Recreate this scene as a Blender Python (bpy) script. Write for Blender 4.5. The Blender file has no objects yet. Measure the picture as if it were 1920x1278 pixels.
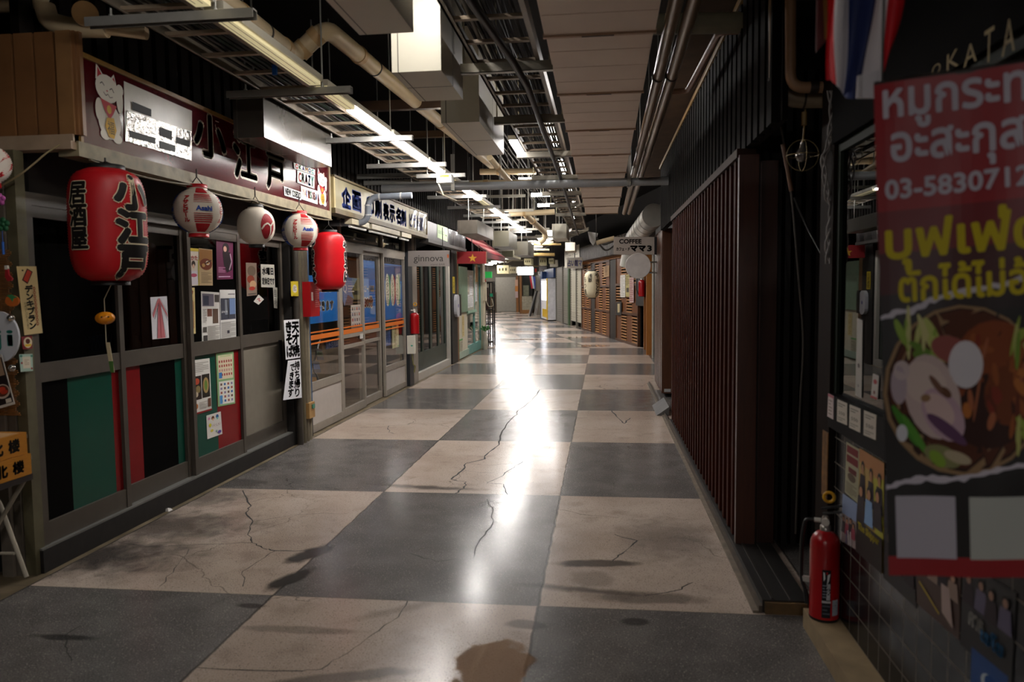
import bpy, math, random
from mathutils import Vector, Matrix
random.seed(7)
SC = bpy.context.scene
COL = SC.collection
V = Vector
PI = math.pi
# ---------------------------------------------------------------- camera
F_PX, YAW, PITCH, ROLL, EYE = 1414.3, .11982, .069975, -.0106876, V((0, 0, 1.45))
_cy, _sy, _cp, _sp, _cr, _sr = math.cos(YAW), math.sin(YAW), math.cos(PITCH), math.sin(PITCH), math.cos(ROLL), math.sin(ROLL)
FW = V((-_sy * _cp, _cy * _cp, -_sp))
_rt = V((_cy, _sy, 0))
_up = _rt.cross(FW)
RT = _rt * _cr + _up * _sr
UP = _up * _cr - _rt * _sr
cd = bpy.data.cameras.new('camera')
cam = bpy.data.objects.new('camera', cd)
COL.objects.link(cam)
cd.sensor_width = 36.0
cd.sensor_fit = 'HORIZONTAL'
cd.lens = F_PX / 1920 * 36
cd.clip_start = .05
cd.clip_end = 200
cd.dof.use_dof = True
cd.dof.focus_distance = 8.0
cd.dof.aperture_fstop = 2.6
cam.matrix_world = Matrix(((RT.x, UP.x, -FW.x, 0), (RT.y, UP.y, -FW.y, 0), (RT.z, UP.z, -FW.z, EYE.z), (0, 0, 0, 1)))
SC.camera = cam
SC.view_settings.view_transform = 'Standard'
SC.view_settings.look = 'None'
SC.view_settings.gamma = 1.0
SC.view_settings.use_curve_mapping = False
SC.view_settings.exposure = .22
LAMP = 92.0           # radiance of a lit fluorescent diffuser
LAMP_HIGH = 20.0       # the fixtures mounted above the right-hand tray and the pans
TUBE = 48.0           # radiance of a bare lit tube
w = bpy.data.worlds.new('world')
SC.world = w
w.use_nodes = True
w.node_tree.nodes['Background'].inputs[0].default_value = (.5, .5, .55, 1)
w.node_tree.nodes['Background'].inputs[1].default_value = .01


def ray(px, py):
    """direction in the place that the photograph's pixel looks along"""
    return FW + RT * ((px - 960) / F_PX) + UP * ((639 - py) / F_PX)


def on_x(px, py, X):
    d = ray(px, py)
    return EYE + d * (X / d.x)


def on_y(px, py, Y):
    d = ray(px, py)
    return EYE + d * (Y / d.y)


def on_z(px, py, Z=0.0):
    d = ray(px, py)
    return EYE + d * ((Z - EYE.z) / d.z)


def on_p(px, py, p0, n):
    d = ray(px, py)
    return EYE + d * ((p0 - EYE).dot(n) / d.dot(n))


# ---------------------------------------------------------------- materials
def lin(h):
    if not isinstance(h, str):
        return tuple(h)
    h = h.lstrip('#')
    o = []
    for i in (0, 2, 4):
        c = int(h[i:i + 2], 16) / 255
        o.append(c / 12.92 if c <= .04045 else ((c + .055) / 1.055) ** 2.4)
    return tuple(o)


_mats = {}


def M(h, rough=.55, metal=0., noise=.14, scale=9., emit=0., spec=.5, coat=0., stretch=None, bump=0.):
    key = (h, rough, metal, noise, scale, emit, spec, coat, stretch, bump)
    if key in _mats:
        return _mats[key]
    m = bpy.data.materials.new('mat_' + str(len(_mats)))
    m.use_nodes = True
    nt = m.node_tree
    b = nt.nodes['Principled BSDF']
    c = lin(h)
    b.inputs['Base Color'].default_value = (*c, 1)
    b.inputs['Roughness'].default_value = rough
    b.inputs['Metallic'].default_value = metal
    b.inputs['Specular IOR Level'].default_value = spec
    if coat:
        b.inputs['Coat Weight'].default_value = coat
        b.inputs['Coat Roughness'].default_value = .08
    if emit:
        b.inputs['Emission Color'].default_value = (*c, 1)
        b.inputs['Emission Strength'].default_value = emit
    if noise and not emit:
        tc = nt.nodes.new('ShaderNodeTexCoord')
        n = nt.nodes.new('ShaderNodeTexNoise')
        n.inputs['Scale'].default_value = scale
        n.inputs['Detail'].default_value = 5
        if stretch:
            mp = nt.nodes.new('ShaderNodeMapping')
            mp.inputs['Scale'].default_value = stretch
            nt.links.new(tc.outputs['Object'], mp.inputs[0])
            nt.links.new(mp.outputs[0], n.inputs['Vector'])
        else:
            nt.links.new(tc.outputs['Object'], n.inputs['Vector'])
        mx = nt.nodes.new('ShaderNodeMix')
        mx.data_type = 'RGBA'
        k = noise * 2
        mx.inputs[6].default_value = (*[max(0, x * (1 - k)) for x in c], 1)
        mx.inputs[7].default_value = (*[min(1, x * (1 + k)) for x in c], 1)
        nt.links.new(n.outputs['Fac'], mx.inputs[0])
        nt.links.new(mx.outputs[2], b.inputs['Base Color'])
        if bump:
            bp = nt.nodes.new('ShaderNodeBump')
            bp.inputs['Strength'].default_value = bump
            bp.inputs['Distance'].default_value = .01
            nt.links.new(n.outputs['Fac'], bp.inputs['Height'])
            nt.links.new(bp.outputs[0], b.inputs['Normal'])
    _mats[key] = m
    return m


def P(h):
    """printed paper or paint: no texture of its own"""
    return M(h, .6, noise=0, spec=.3)


def glass_mat(tint='#ffffff', refl=.9, rough=.02):
    key = ('glass', tint, refl, rough)
    if key in _mats:
        return _mats[key]
    m = bpy.data.materials.new('mat_glass')
    m.use_nodes = True
    nt = m.node_tree
    nt.nodes.clear()
    o = nt.nodes.new('ShaderNodeOutputMaterial')
    t = nt.nodes.new('ShaderNodeBsdfTransparent')
    t.inputs[0].default_value = (*lin(tint), 1)
    g = nt.nodes.new('ShaderNodeBsdfGlossy')
    g.inputs['Roughness'].default_value = rough
    g.inputs['Color'].default_value = (refl, refl, refl, 1)
    # Schlick reflectance, the same from both faces of the pane
    ge = nt.nodes.new('ShaderNodeNewGeometry')
    dp = nt.nodes.new('ShaderNodeVectorMath')
    dp.operation = 'DOT_PRODUCT'
    nt.links.new(ge.outputs['Normal'], dp.inputs[0])
    nt.links.new(ge.outputs['Incoming'], dp.inputs[1])
    prev = dp.outputs['Value']
    for op, v in (('ABSOLUTE', None), ('SUBTRACT', 1.), ('POWER', 5.), ('MULTIPLY_ADD', .96)):
        q = nt.nodes.new('ShaderNodeMath')
        q.operation = op
        if op == 'SUBTRACT':
            q.inputs[0].default_value = 1.
            nt.links.new(prev, q.inputs[1])
        else:
            nt.links.new(prev, q.inputs[0])
            if v is not None:
                q.inputs[1].default_value = v
            if op == 'MULTIPLY_ADD':
                q.inputs[2].default_value = .04
        prev = q.outputs[0]
    mx = nt.nodes.new('ShaderNodeMixShader')
    nt.links.new(prev, mx.inputs[0])
    nt.links.new(t.outputs[0], mx.inputs[1])
    nt.links.new(g.outputs[0], mx.inputs[2])
    nt.links.new(mx.outputs[0], o.inputs[0])
    _mats[key] = m
    return m


# ---------------------------------------------------------------- glyphs
_gl = {}


def glyph(txt):
    if txt in _gl:
        return _gl[txt]
    cu = bpy.data.curves.new('g', 'FONT')
    cu.body = txt
    cu.size = 1
    cu.resolution_u = 3
    ob = bpy.data.objects.new('g', cu)
    COL.objects.link(ob)
    dg = bpy.context.evaluated_depsgraph_get()
    me = bpy.data.meshes.new_from_object(ob.evaluated_get(dg))
    vs = [(v.co.x, v.co.y) for v in me.vertices]
    fs = [tuple(p.vertices) for p in me.polygons]
    bpy.data.objects.remove(ob)
    bpy.data.curves.remove(cu)
    bpy.data.meshes.remove(me)
    xs = [a for a, _ in vs] or [0, 1]
    ys = [b for _, b in vs] or [0, 1]
    _gl[txt] = (vs, fs, (min(xs), min(ys), max(xs), max(ys)))
    return _gl[txt]


_fine = {}


def fine(txt, lim):
    """the glyph cut into triangles narrow enough to follow a curved surface"""
    key = (txt, round(lim, 3))
    if key not in _fine:
        vs, fs, _ = glyph(txt)
        vs, st, out, mid = list(vs), [], [], {}
        for f in fs:
            st += [(f[0], f[i], f[i + 1]) for i in range(1, len(f) - 1)]
        while st:
            t = st.pop()
            e = [(abs(vs[t[i]][0] - vs[t[(i + 1) % 3]][0]), i) for i in range(3)]
            d, i = max(e)
            if d <= lim:
                out.append(t)
                continue
            a, b, c = t[i], t[(i + 1) % 3], t[(i + 2) % 3]
            k = (min(a, b), max(a, b))
            if k not in mid:
                mid[k] = len(vs)
                vs.append(((vs[a][0] + vs[b][0]) / 2, (vs[a][1] + vs[b][1]) / 2))
            st += [(a, mid[k], c), (mid[k], b, c)]
        _fine[key] = (vs, out)
    return _fine[key]


# ---------------------------------------------------------------- mesh builder
class MB:
    def __init__(self, mat=None):
        self.v, self.f, self.k, self.ms, self.sm = [], [], [], [], []
        self.mat = mat

    def slot(self, m):
        m = m or self.mat
        if m not in self.ms:
            self.ms.append(m)
        return self.ms.index(m)

    def face(self, pts, m=None, smooth=False):
        i = len(self.v)
        self.v += [V(p) for p in pts]
        self.f.append(tuple(range(i, i + len(pts))))
        self.k.append(self.slot(m))
        self.sm.append(smooth)
        return self

    def mesh(self, vs, fs, m=None, smooth=False):
        i = len(self.v)
        self.v += [V(p) for p in vs]
        s = self.slot(m)
        for f in fs:
            self.f.append(tuple(a + i for a in f))
            self.k.append(s)
            self.sm.append(smooth)
        return self

    def hexa(self, p, m=None):
        """p: 8 corners, bottom ring then top ring"""
        return self.mesh(p, [(0, 3, 2, 1), (4, 5, 6, 7), (0, 1, 5, 4), (1, 2, 6, 5), (2, 3, 7, 6), (3, 0, 4, 7)], m)

    def box(self, x0, y0, z0, x1, y1, z1, m=None):
        x0, x1 = sorted((x0, x1)); y0, y1 = sorted((y0, y1)); z0, z1 = sorted((z0, z1))
        return self.hexa([(x0, y0, z0), (x1, y0, z0), (x1, y1, z0), (x0, y1, z0), (x0, y0, z1), (x1, y0, z1), (x1, y1, z1), (x0, y1, z1)], m)

    def bar(self, a, b, w_, h, m=None, up=(0, 0, 1)):
        """a beam of section w_ x h from a to b"""
        a, b = V(a), V(b)
        d = (b - a).normalized()
        s = d.cross(V(up))
        if s.length < 1e-4:
            s = d.cross(V((0, 1, 0)))
        s = s.normalized() * w_ / 2
        u = s.cross(d).normalized() * h / 2
        return self.hexa([a - s - u, b - s - u, b + s - u, a + s - u, a - s + u, b - s + u, b + s + u, a + s + u], m)

    def prism(self, ring, d, m=None):
        n = len(ring)
        a = [V(p) for p in ring]
        b = [p + V(d) for p in a]
        return self.mesh(a + b, [tuple(range(n))[::-1], tuple(range(n, 2 * n))] + [(i, (i + 1) % n, n + (i + 1) % n, n + i) for i in range(n)], m)

    def tube(self, pts, r, m=None, n=12, caps=True, radii=None):
        pts = [V(p) for p in pts]
        rings, prev = [], None
        for i, p in enumerate(pts):
            d = (pts[min(i + 1, len(pts) - 1)] - pts[max(i - 1, 0)]).normalized()
            if prev is None:
                s = d.cross(V((0, 0, 1)))
                if s.length < 1e-3:
                    s = d.cross(V((1, 0, 0)))
            else:
                s = prev - d * prev.dot(d)
            s.normalize()
            prev = s
            t = d.cross(s)
            rr = radii[i] if radii else r
            rings.append([p + (s * math.cos(2 * PI * j / n) + t * math.sin(2 * PI * j / n)) * rr for j in range(n)])
        vs = [q for g in rings for q in g]
        fs = []
        for i in range(len(rings) - 1):
            for j in range(n):
                fs.append((i * n + j, i * n + (j + 1) % n, (i + 1) * n + (j + 1) % n, (i + 1) * n + j))
        self.mesh(vs, fs, m, True)
        if caps:
            self.face(rings[0][::-1], m)
            self.face(rings[-1], m)
        return self

    def lathe(self, c, prof, m=None, n=32, axis='z', smooth=True, mats=None):
        """prof: (radius, height) pairs from the bottom up"""
        c = V(c)
        vs = []
        for r, h in prof:
            for j in range(n):
                a = 2 * PI * j / n
                q = (r * math.cos(a), r * math.sin(a), h)
                if axis == 'y':
                    q = (q[0], q[2], q[1])
                if axis == 'x':
                    q = (q[2], q[0], q[1])
                vs.append(c + V(q))
        for i in range(len(prof) - 1):
            fs = [(i * n + j, i * n + (j + 1) % n, (i + 1) * n + (j + 1) % n, (i + 1) * n + j) for j in range(n)]
            if i == 0:
                base = len(self.v)
                self.v += vs
            s = self.slot(mats[i] if mats else m)
            for f in fs:
                self.f.append(tuple(a + base for a in f)); self.k.append(s); self.sm.append(smooth)
        for i, rev in ((0, True), (len(prof) - 1, False)):
            if prof[i][0] > 1e-4:
                g = vs[i * n:(i + 1) * n]
                self.face(g[::-1] if rev else g, (mats[min(i, len(mats) - 1)] if mats else m))
        return self

    def build(self, name, parent=None, origin=None, **kw):
        vs = self.v
        if parent is not None:
            o0 = wloc(parent)
        elif origin is not None:
            o0 = V(origin)
        else:
            xs = [p.x for p in vs]; ys = [p.y for p in vs]; zs = [p.z for p in vs]
            o0 = V(((min(xs) + max(xs)) / 2, (min(ys) + max(ys)) / 2, min(zs)))
        me = bpy.data.meshes.new(name)
        me.from_pydata([tuple(p - o0) for p in vs], [], self.f)
        for m in self.ms:
            me.materials.append(m)
        me.polygons.foreach_set('material_index', self.k)
        me.polygons.foreach_set('use_smooth', self.sm)
        me.update()
        ob = bpy.data.objects.new(name, me)
        COL.objects.link(ob)
        if parent is not None:
            ob.parent = parent
        else:
            ob.location = o0
        for k_, v_ in kw.items():
            ob[k_] = v_
        return ob


def wloc(o):
    p = V(o.location)
    while o.parent is not None:
        o = o.parent
        p += V(o.location)
    return p


def thing(name, label, cat, loc=(0, 0, 0), group=None, kind=None):
    o = bpy.data.objects.new(name, None)
    COL.objects.link(o)
    o.location = loc
    o.empty_display_size = .1
    o['label'] = label
    o['category'] = cat
    if group:
        o['group'] = group
    if kind:
        o['kind'] = kind
    return o


def T(mb, name, label, cat, group=None, origin=None):
    o = mb.build(name, origin=origin)
    o['label'] = label
    o['category'] = cat
    if group:
        o['group'] = group
    return o


def S(mb, name, parent=None):
    o = mb.build(name, parent)
    if parent is None:
        o['kind'] = 'structure'
    return o


def bmat(*ks):
    return ks


# ---------------------------------------------------------------- printed surfaces
def flat(tl, tr, br, bl):
    tl, tr, br, bl = V(tl), V(tr), V(br), V(bl)
    n = ((bl - tl).cross(tr - tl)).normalized()

    def f(u, v, e=0.):
        return (tl * (1 - u) + tr * u) * (1 - v) + (bl * (1 - u) + br * u) * v + n * e
    return f


def put_glyphs(mb, f, txt, u0, v0, u1, v1, m, e, du=0., dv=0., box=None, turn=False):
    vs, fs, bb = glyph(txt)
    if not fs:
        return
    x0, y0, x1, y1 = box or bb
    if CURVED:
        vs, fs = fine(txt, (x1 - x0) / max(abs(u1 - u0), 1e-6) * .07)
    out = []
    for x, y in vs:
        a = (x - x0) / max(x1 - x0, 1e-6)
        b = (y - y0) / max(y1 - y0, 1e-6)
        if turn:
            a, b = b, 1 - a
        out.append(f(u0 + (u1 - u0) * a + du, v1 - (v1 - v0) * b + dv, e))
    mb.mesh(out, fs, m)


def ring8(b, bv=None):
    bv = bv or b
    return [(b, 0), (-b, 0), (0, bv), (0, -bv), (b * .7, bv * .7), (-b * .7, bv * .7), (b * .7, -bv * .7), (-b * .7, -bv * .7)]


CURVED = False      # set while drawing on a curved or wavy surface


def _od(mb, f, items, e0=.0006, de=.00025, asp=1.0):
    """asp: width / height of the surface, so that strokes keep one thickness"""
    e = e0
    for it in items:
        e += de
        k = it[0]
        if k == 'r':
            _, u0, v0, u1, v1, c = it
            mb.face([f(u0, v0, e), f(u0, v1, e), f(u1, v1, e), f(u1, v0, e)], P(c))
        elif k == 'e':
            cu, cv, ru, rv, c = it[1:6]
            a0 = it[6] if len(it) > 6 else 0
            def at(k, j):
                a = 2 * PI * j / 20
                x, y = ru * k * math.cos(a), rv * k * math.sin(a)
                return f(cu + x * math.cos(a0) - y * math.sin(a0), cv + x * math.sin(a0) + y * math.cos(a0), e)
            if CURVED and ru > .05:
                vs = [f(cu, cv, e)] + [at(k / 6, j) for k in range(1, 7) for j in range(20)]
                fs = [(0, 1 + (j + 1) % 20, 1 + j) for j in range(20)]
                for k in range(5):
                    fs += [(1 + k * 20 + j, 1 + k * 20 + (j + 1) % 20, 21 + k * 20 + (j + 1) % 20, 21 + k * 20 + j) for j in range(20)]
                mb.mesh(vs, fs, P(c))
            else:
                mb.face([at(1, j) for j in range(20)][::-1], P(c))
        elif k == 'p':
            mb.face([f(u, v, e) for u, v in it[1]], P(it[2]))
        elif k == 'g':
            _, u0, v0, u1, v1, nu, nv, c = it
            for i in range(nu):
                for j in range(nv):
                    a0, a1 = u0 + (u1 - u0) * (i + .18) / nu, u0 + (u1 - u0) * (i + .72) / nu
                    b0, b1 = v0 + (v1 - v0) * (j + .2) / nv, v0 + (v1 - v0) * (j + .75) / nv
                    mb.face([f(a0, b0, e), f(a0, b1, e), f(a1, b1, e), f(a1, b0, e)], P(c[(i * 3 + j * 5) % len(c)]))
        elif k == 'l':
            _, u0, v0, u1, v1, n, c = it
            for j in range(n):
                a = v0 + (v1 - v0) * (j + .25) / n
                b = v0 + (v1 - v0) * (j + .65) / n
                ue = u1 - (u1 - u0) * (.35 * ((j * 7) % 4 == 3))
                mb.face([f(u0, a, e), f(u0, b, e), f(ue, b, e), f(ue, a, e)], P(c))
        elif k == 't':
            txt, u0, v0, u1, v1, c = it[1:7]
            b = it[7] if len(it) > 7 else 0
            oc = it[8] if len(it) > 8 else None
            ob = it[9] if len(it) > 9 else 0
            if oc:
                for du, dv in ring8(b + ob, (b + ob) * asp):
                    put_glyphs(mb, f, txt, u0, v0, u1, v1, P(oc), e, du, dv)
                e += de
            for du, dv in ([(0, 0)] + (ring8(b, b * asp) if b else [])):
                put_glyphs(mb, f, txt, u0, v0, u1, v1, P(c), e, du, dv)
        elif k == 'v':
            txt, uc, v0, v1, wd, c = it[1:7]
            b = it[7] if len(it) > 7 else 0
            oc = it[8] if len(it) > 8 else None
            ob = it[9] if len(it) > 9 else 0
            n = len(txt)
            full = glyph('国')[2]
            for q in ((1, 0) if oc else (0,)):
                for i, ch in enumerate(txt):
                    a, bb = v0 + (v1 - v0) * (i + .04) / n, v0 + (v1 - v0) * (i + .96) / n
                    cc = oc if q else c
                    rr = b + ob if q else b
                    for du, dv in ([(0, 0)] + (ring8(rr, rr * asp) if rr else [])):
                        if ch in 'ー':
                            put_glyphs(mb, f, ch, uc - wd * .06, a + (bb - a) * .08, uc + wd * .06, bb - (bb - a) * .08, P(cc), e, du, dv, None, True)
                        else:
                            put_glyphs(mb, f, ch, uc - wd / 2, a, uc + wd / 2, bb, P(cc), e, du, dv, full)
                if q:
                    e += de
        elif k == 's':
            pts, wd, c = it[1:4]
            for (a, b), (a2, b2) in zip(pts, pts[1:]):
                dx, dy = (a2 - a) * asp, b2 - b
                L = math.hypot(dx, dy) or 1
                nx, ny = -dy / L * wd / 2 / asp, dx / L * wd / 2
                mb.face([f(a + nx, b + ny, e), f(a2 + nx, b2 + ny, e), f(a2 - nx, b2 - ny, e), f(a - nx, b - ny, e)], P(c))


def draw(mb, f, items, e0=.0006, de=.00025, asp=1.0):
    out = []
    for it in items:
        if it[0] == 'R':
            _, u0, v0, u1, v1, c, nu, nv = it
            for i in range(nu):
                for j in range(nv):
                    out.append(('r', u0 + (u1 - u0) * i / nu, v0 + (v1 - v0) * j / nv, u0 + (u1 - u0) * (i + 1) / nu, v0 + (v1 - v0) * (j + 1) / nv, c))
        else:
            out.append(it)
    run = []
    e = e0
    # all the tiles of one subdivided field keep one height
    i = 0
    while i < len(out):
        if out[i][0] == 'r':
            j = i
            while j < len(out) and out[j][0] == 'r' and out[j][5] == out[i][5]:
                _od(mb, f, [out[j]], e, de, asp)
                j += 1
            e += de
            i = j
        else:
            _od(mb, f, [out[i]], e, de, asp)
            e += de * (2 if len(out[i]) > 8 else 1)
            i += 1


def sheet(q, items, paper='#e8e4da', th=.002, rough=.55, asp=None, edge=None, coat=0.):
    """a printed board or sheet of thickness th; q: its four corners TL TR BR BL"""
    f = flat(*q)
    mb = MB(M(paper, rough, noise=.04, scale=5, coat=coat))
    a = [f(0, 0), f(1, 0), f(1, 1), f(0, 1)]
    b = [f(0, 0, -th), f(1, 0, -th), f(1, 1, -th), f(0, 1, -th)]
    mb.face([a[0], a[3], a[2], a[1]])
    em = M(edge, .6) if edge else None
    mb.face(b, em)
    for i in range(4):
        j = (i + 1) % 4
        mb.face([a[i], a[j], b[j], b[i]], em)
    if asp is None:
        asp = (V(q[1]) - V(q[0])).length / max((V(q[3]) - V(q[0])).length, 1e-6)
    draw(mb, f, items, asp=asp)
    return mb


def pxq(fn, a, quad):
    return [fn(x, y, a) for x, y in quad]


def rect(l, t, r, b):
    return [(l, t), (r, t), (r, b), (l, b)]


def arc(c, r, a0, a1, n, ax, ay):
    c, ax, ay = V(c), V(ax), V(ay)
    return [c + ax * (r * math.cos(a0 + (a1 - a0) * i / n)) + ay * (r * math.sin(a0 + (a1 - a0) * i / n)) for i in range(n + 1)]


def bend(pts, r=.1, n=6):
    """round off the corners of a polyline"""
    pts = [V(p) for p in pts]
    out = [pts[0]]
    for i in range(1, len(pts) - 1):
        p, a, b = pts[i], pts[i - 1], pts[i + 1]
        da, db = (a - p), (b - p)
        ra = min(r, da.length * .45, db.length * .45)
        s, t = p + da.normalized() * ra, p + db.normalized() * ra
        for j in range(n + 1):
            k = j / n
            out.append(s * (1 - k) ** 2 + p * (2 * k * (1 - k)) + t * k ** 2)
    out.append(pts[-1])
    return out


def sag(a, b, d, n=10):
    a, b = V(a), V(b)
    return [a.lerp(b, i / n) - V((0, 0, d * 4 * (i / n) * (1 - i / n))) for i in range(n + 1)]


ORD = ['first', 'second', 'third', 'fourth', 'fifth', 'sixth', 'seventh', 'eighth', 'ninth', 'tenth', 'eleventh', 'twelfth', 'thirteenth', 'fourteenth', 'fifteenth', 'sixteenth', 'seventeenth', 'eighteenth']
ALU = M('#7d7468', .42, .0, .1, 14)
ALUL = M('#a39b90', .4, .0, .08, 14)
STEEL = M('#8a8a86', .38, .6, .12, 12)
DARK = M('#0d0b0a', .75, noise=.3)
BLACK = M('#0b0b0b', .5, noise=.2)
WHITE = M('#dcd8ca', .5, noise=.05)
CREAM = M('#cdbf98', .45, noise=.08)
GLASS = glass_mat()
GLASSD = glass_mat('#9a9a98')
# ---------------------------------------------------------------- floor
XA, TW, Y0, TD, YB, SH = -1.56426, 1.26974, 3.34451, 1.84094, 18.07, .2143


def floor_mat():
    m = bpy.data.materials.new('mat_floor')
    m.use_nodes = True
    nt = m.node_tree
    b = nt.nodes['Principled BSDF']
    L = nt.links.new

    def mth(op, a, b_=None, c=None):
        n = nt.nodes.new('ShaderNodeMath')
        n.operation = op
        for i, q in enumerate((a, b_, c)):
            if q is None:
                continue
            if isinstance(q, (int, float)):
                n.inputs[i].default_value = q
            else:
                L(q, n.inputs[i])
        return n.outputs[0]

    def rng(x, a, c, lo, hi):
        n = nt.nodes.new('ShaderNodeMapRange')
        n.interpolation_type = 'SMOOTHSTEP'
        L(x, n.inputs[0])
        for i, q in enumerate((a, c, lo, hi)):
            n.inputs[i + 1].default_value = q
        return n.outputs[0]

    def mix(f, a, c):
        n = nt.nodes.new('ShaderNodeMix')
        n.data_type = 'RGBA'
        if isinstance(f, (int, float)):
            n.inputs[0].default_value = f
        else:
            L(f, n.inputs[0])
        for i, q in ((6, a), (7, c)):
            if isinstance(q, tuple):
                n.inputs[i].default_value = (*q, 1)
            else:
                L(q, n.inputs[i])
        return n.outputs[2]

    geo = nt.nodes.new('ShaderNodeNewGeometry')
    sp = nt.nodes.new('ShaderNodeSeparateXYZ')
    L(geo.outputs['Position'], sp.inputs[0])
    x, y = sp.outputs[0], sp.outputs[1]

    def noise(s, det=4, dist=0., out='Fac'):
        n = nt.nodes.new('ShaderNodeTexNoise')
        n.inputs['Scale'].default_value = s
        n.inputs['Detail'].default_value = det
        n.inputs['Distortion'].default_value = dist
        L(geo.outputs['Position'], n.inputs['Vector'])
        return n.outputs[out]
    xs = mth('ADD', x, mth('MULTIPLY', mth('MAXIMUM', mth('SUBTRACT', y, YB), 0.), SH))
    wob = mth('MULTIPLY', mth('SUBTRACT', noise(7, 3), .5), .02)
    u = mth('DIVIDE', mth('SUBTRACT', mth('ADD', xs, wob), XA), TW)
    v = mth('DIVIDE', mth('SUBTRACT', y, Y0), TD)
    par = mth('MULTIPLY', mth('FRACT', mth('MULTIPLY', mth('ADD', mth('FLOOR', u), mth('FLOOR', v)), .5)), 2.)
    par = mth('GREATER_THAN', par, .5)
    fu, fv = mth('FRACT', u), mth('FRACT', v)
    du = mth('MULTIPLY', mth('MINIMUM', fu, mth('SUBTRACT', 1., fu)), TW)
    dv = mth('MULTIPLY', mth('MINIMUM', fv, mth('SUBTRACT', 1., fv)), TD)
    joint = mth('MAXIMUM', rng(du, .003, .009, 1, 0), mth('MULTIPLY', rng(dv, .002, .006, 1, 0), .5))
    big = noise(.9, 5)
    mid = noise(4.5, 6)
    grain = noise(160, 3)
    tan = mix(rng(big, .38, .66, 0, 1), (.57, .465, .39), (.42, .325, .26))
    tan = mix(mth('MULTIPLY', rng(mid, .52, .75, 0, 1), .5), tan, (.22, .16, .125))
    drk = mix(rng(mid, .35, .7, 0, 1), (.092, .087, .085), (.135, .126, .121))
    col = mix(par, drk, tan)
    vo = nt.nodes.new('ShaderNodeTexVoronoi')
    vo.inputs['Scale'].default_value = 125
    L(geo.outputs['Position'], vo.inputs['Vector'])
    sv = nt.nodes.new('ShaderNodeSeparateColor')
    L(vo.outputs['Color'], sv.inputs[0])
    chip = rng(vo.outputs['Distance'], .25, .42, 1, 0)
    lightchip = mth('MULTIPLY', chip, mth('GREATER_THAN', sv.outputs[0], .82))
    darkchip = mth('MULTIPLY', chip, mth('LESS_THAN', sv.outputs[1], .22))
    col = mix(mth('MULTIPLY', lightchip, .45), col, (.6, .52, .46))
    col = mix(mth('MULTIPLY', darkchip, mth('ADD', mth('MULTIPLY', par, .45), .25)), col, (.04, .035, .03))
    col = mix(rng(grain, .35, .65, 0, 1), mix(.22, col, (.01, .009, .008)), mix(.10, col, (.75, .66, .58)))
    # hairline crazing
    ve = nt.nodes.new('ShaderNodeTexVoronoi')
    ve.feature = 'DISTANCE_TO_EDGE'
    ve.inputs['Scale'].default_value = 1.1
    vm = nt.nodes.new('ShaderNodeVectorMath')
    vm.operation = 'MULTIPLY_ADD'
    L(noise(5, 4, 0, 'Color'), vm.inputs[0])
    vm.inputs[1].default_value = (.25, .25, 0)
    L(geo.outputs['Position'], vm.inputs[2])
    L(vm.outputs[0], ve.inputs['Vector'])
    hair = mth('MULTIPLY', rng(ve.outputs['Distance'], .0015, .005, 1, 0), rng(noise(.7, 2), .5, .62, 0, 1))
    col = mix(mth('MULTIPLY', hair, .55), col, (.05, .04, .035))
    wn = mth('MULTIPLY', mth('SUBTRACT', noise(9, 5, .4), .5), 1.1)

    def blob(cx, cy, rx, ry, soft=.6, rot=0., wk=1.):
        ax, ay = mth('SUBTRACT', x, cx), mth('SUBTRACT', y, cy)
        c_, s_ = math.cos(rot), math.sin(rot)
        bx = mth('DIVIDE', mth('ADD', mth('MULTIPLY', ax, c_), mth('MULTIPLY', ay, s_)), rx)
        by = mth('DIVIDE', mth('SUBTRACT', mth('MULTIPLY', ay, c_), mth('MULTIPLY', ax, s_)), ry)
        d = mth('SQRT', mth('ADD', mth('MULTIPLY', bx, bx), mth('MULTIPLY', by, by)))
        return rng(mth('ADD', d, mth('MULTIPLY', wn, wk)), 1 - soft, 1.12, 1, 0)
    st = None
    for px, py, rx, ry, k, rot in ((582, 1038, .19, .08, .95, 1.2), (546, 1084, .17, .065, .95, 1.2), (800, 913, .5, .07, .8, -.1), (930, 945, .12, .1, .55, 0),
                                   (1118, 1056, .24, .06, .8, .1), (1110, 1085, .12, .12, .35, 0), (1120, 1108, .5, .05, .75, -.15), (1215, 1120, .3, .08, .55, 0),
                                   (170, 1040, .75, .42, .9, 0), (300, 985, .8, .42, .75, 0), (380, 930, .5, .4, .65, 0), (470, 870, .35, .4, .5, 0), (985, 1170, .1, .05, .6, 0), (560, 1180, .3, .04, .4, 0), (1255, 1010, .35, .5, .45, 0),  # wide left blobs: dirt plus painted-in weaker light along the shop front
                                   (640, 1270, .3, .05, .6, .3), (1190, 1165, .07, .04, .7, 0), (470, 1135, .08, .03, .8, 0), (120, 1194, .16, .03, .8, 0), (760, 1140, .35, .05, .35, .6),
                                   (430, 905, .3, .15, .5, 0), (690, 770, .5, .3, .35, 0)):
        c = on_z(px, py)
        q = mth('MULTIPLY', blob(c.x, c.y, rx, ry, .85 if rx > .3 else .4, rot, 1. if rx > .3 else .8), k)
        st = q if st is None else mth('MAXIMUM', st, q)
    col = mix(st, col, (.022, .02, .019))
    kerb = mth('LESS_THAN', xs, -2.834)
    col = mix(kerb, col, mix(rng(mid, .35, .7, 0, 1), (.11, .085, .05), (.2, .155, .1)))
    col = mix(mth('MULTIPLY', joint, .8), col, (.03, .027, .025))
    pd = None
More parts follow.
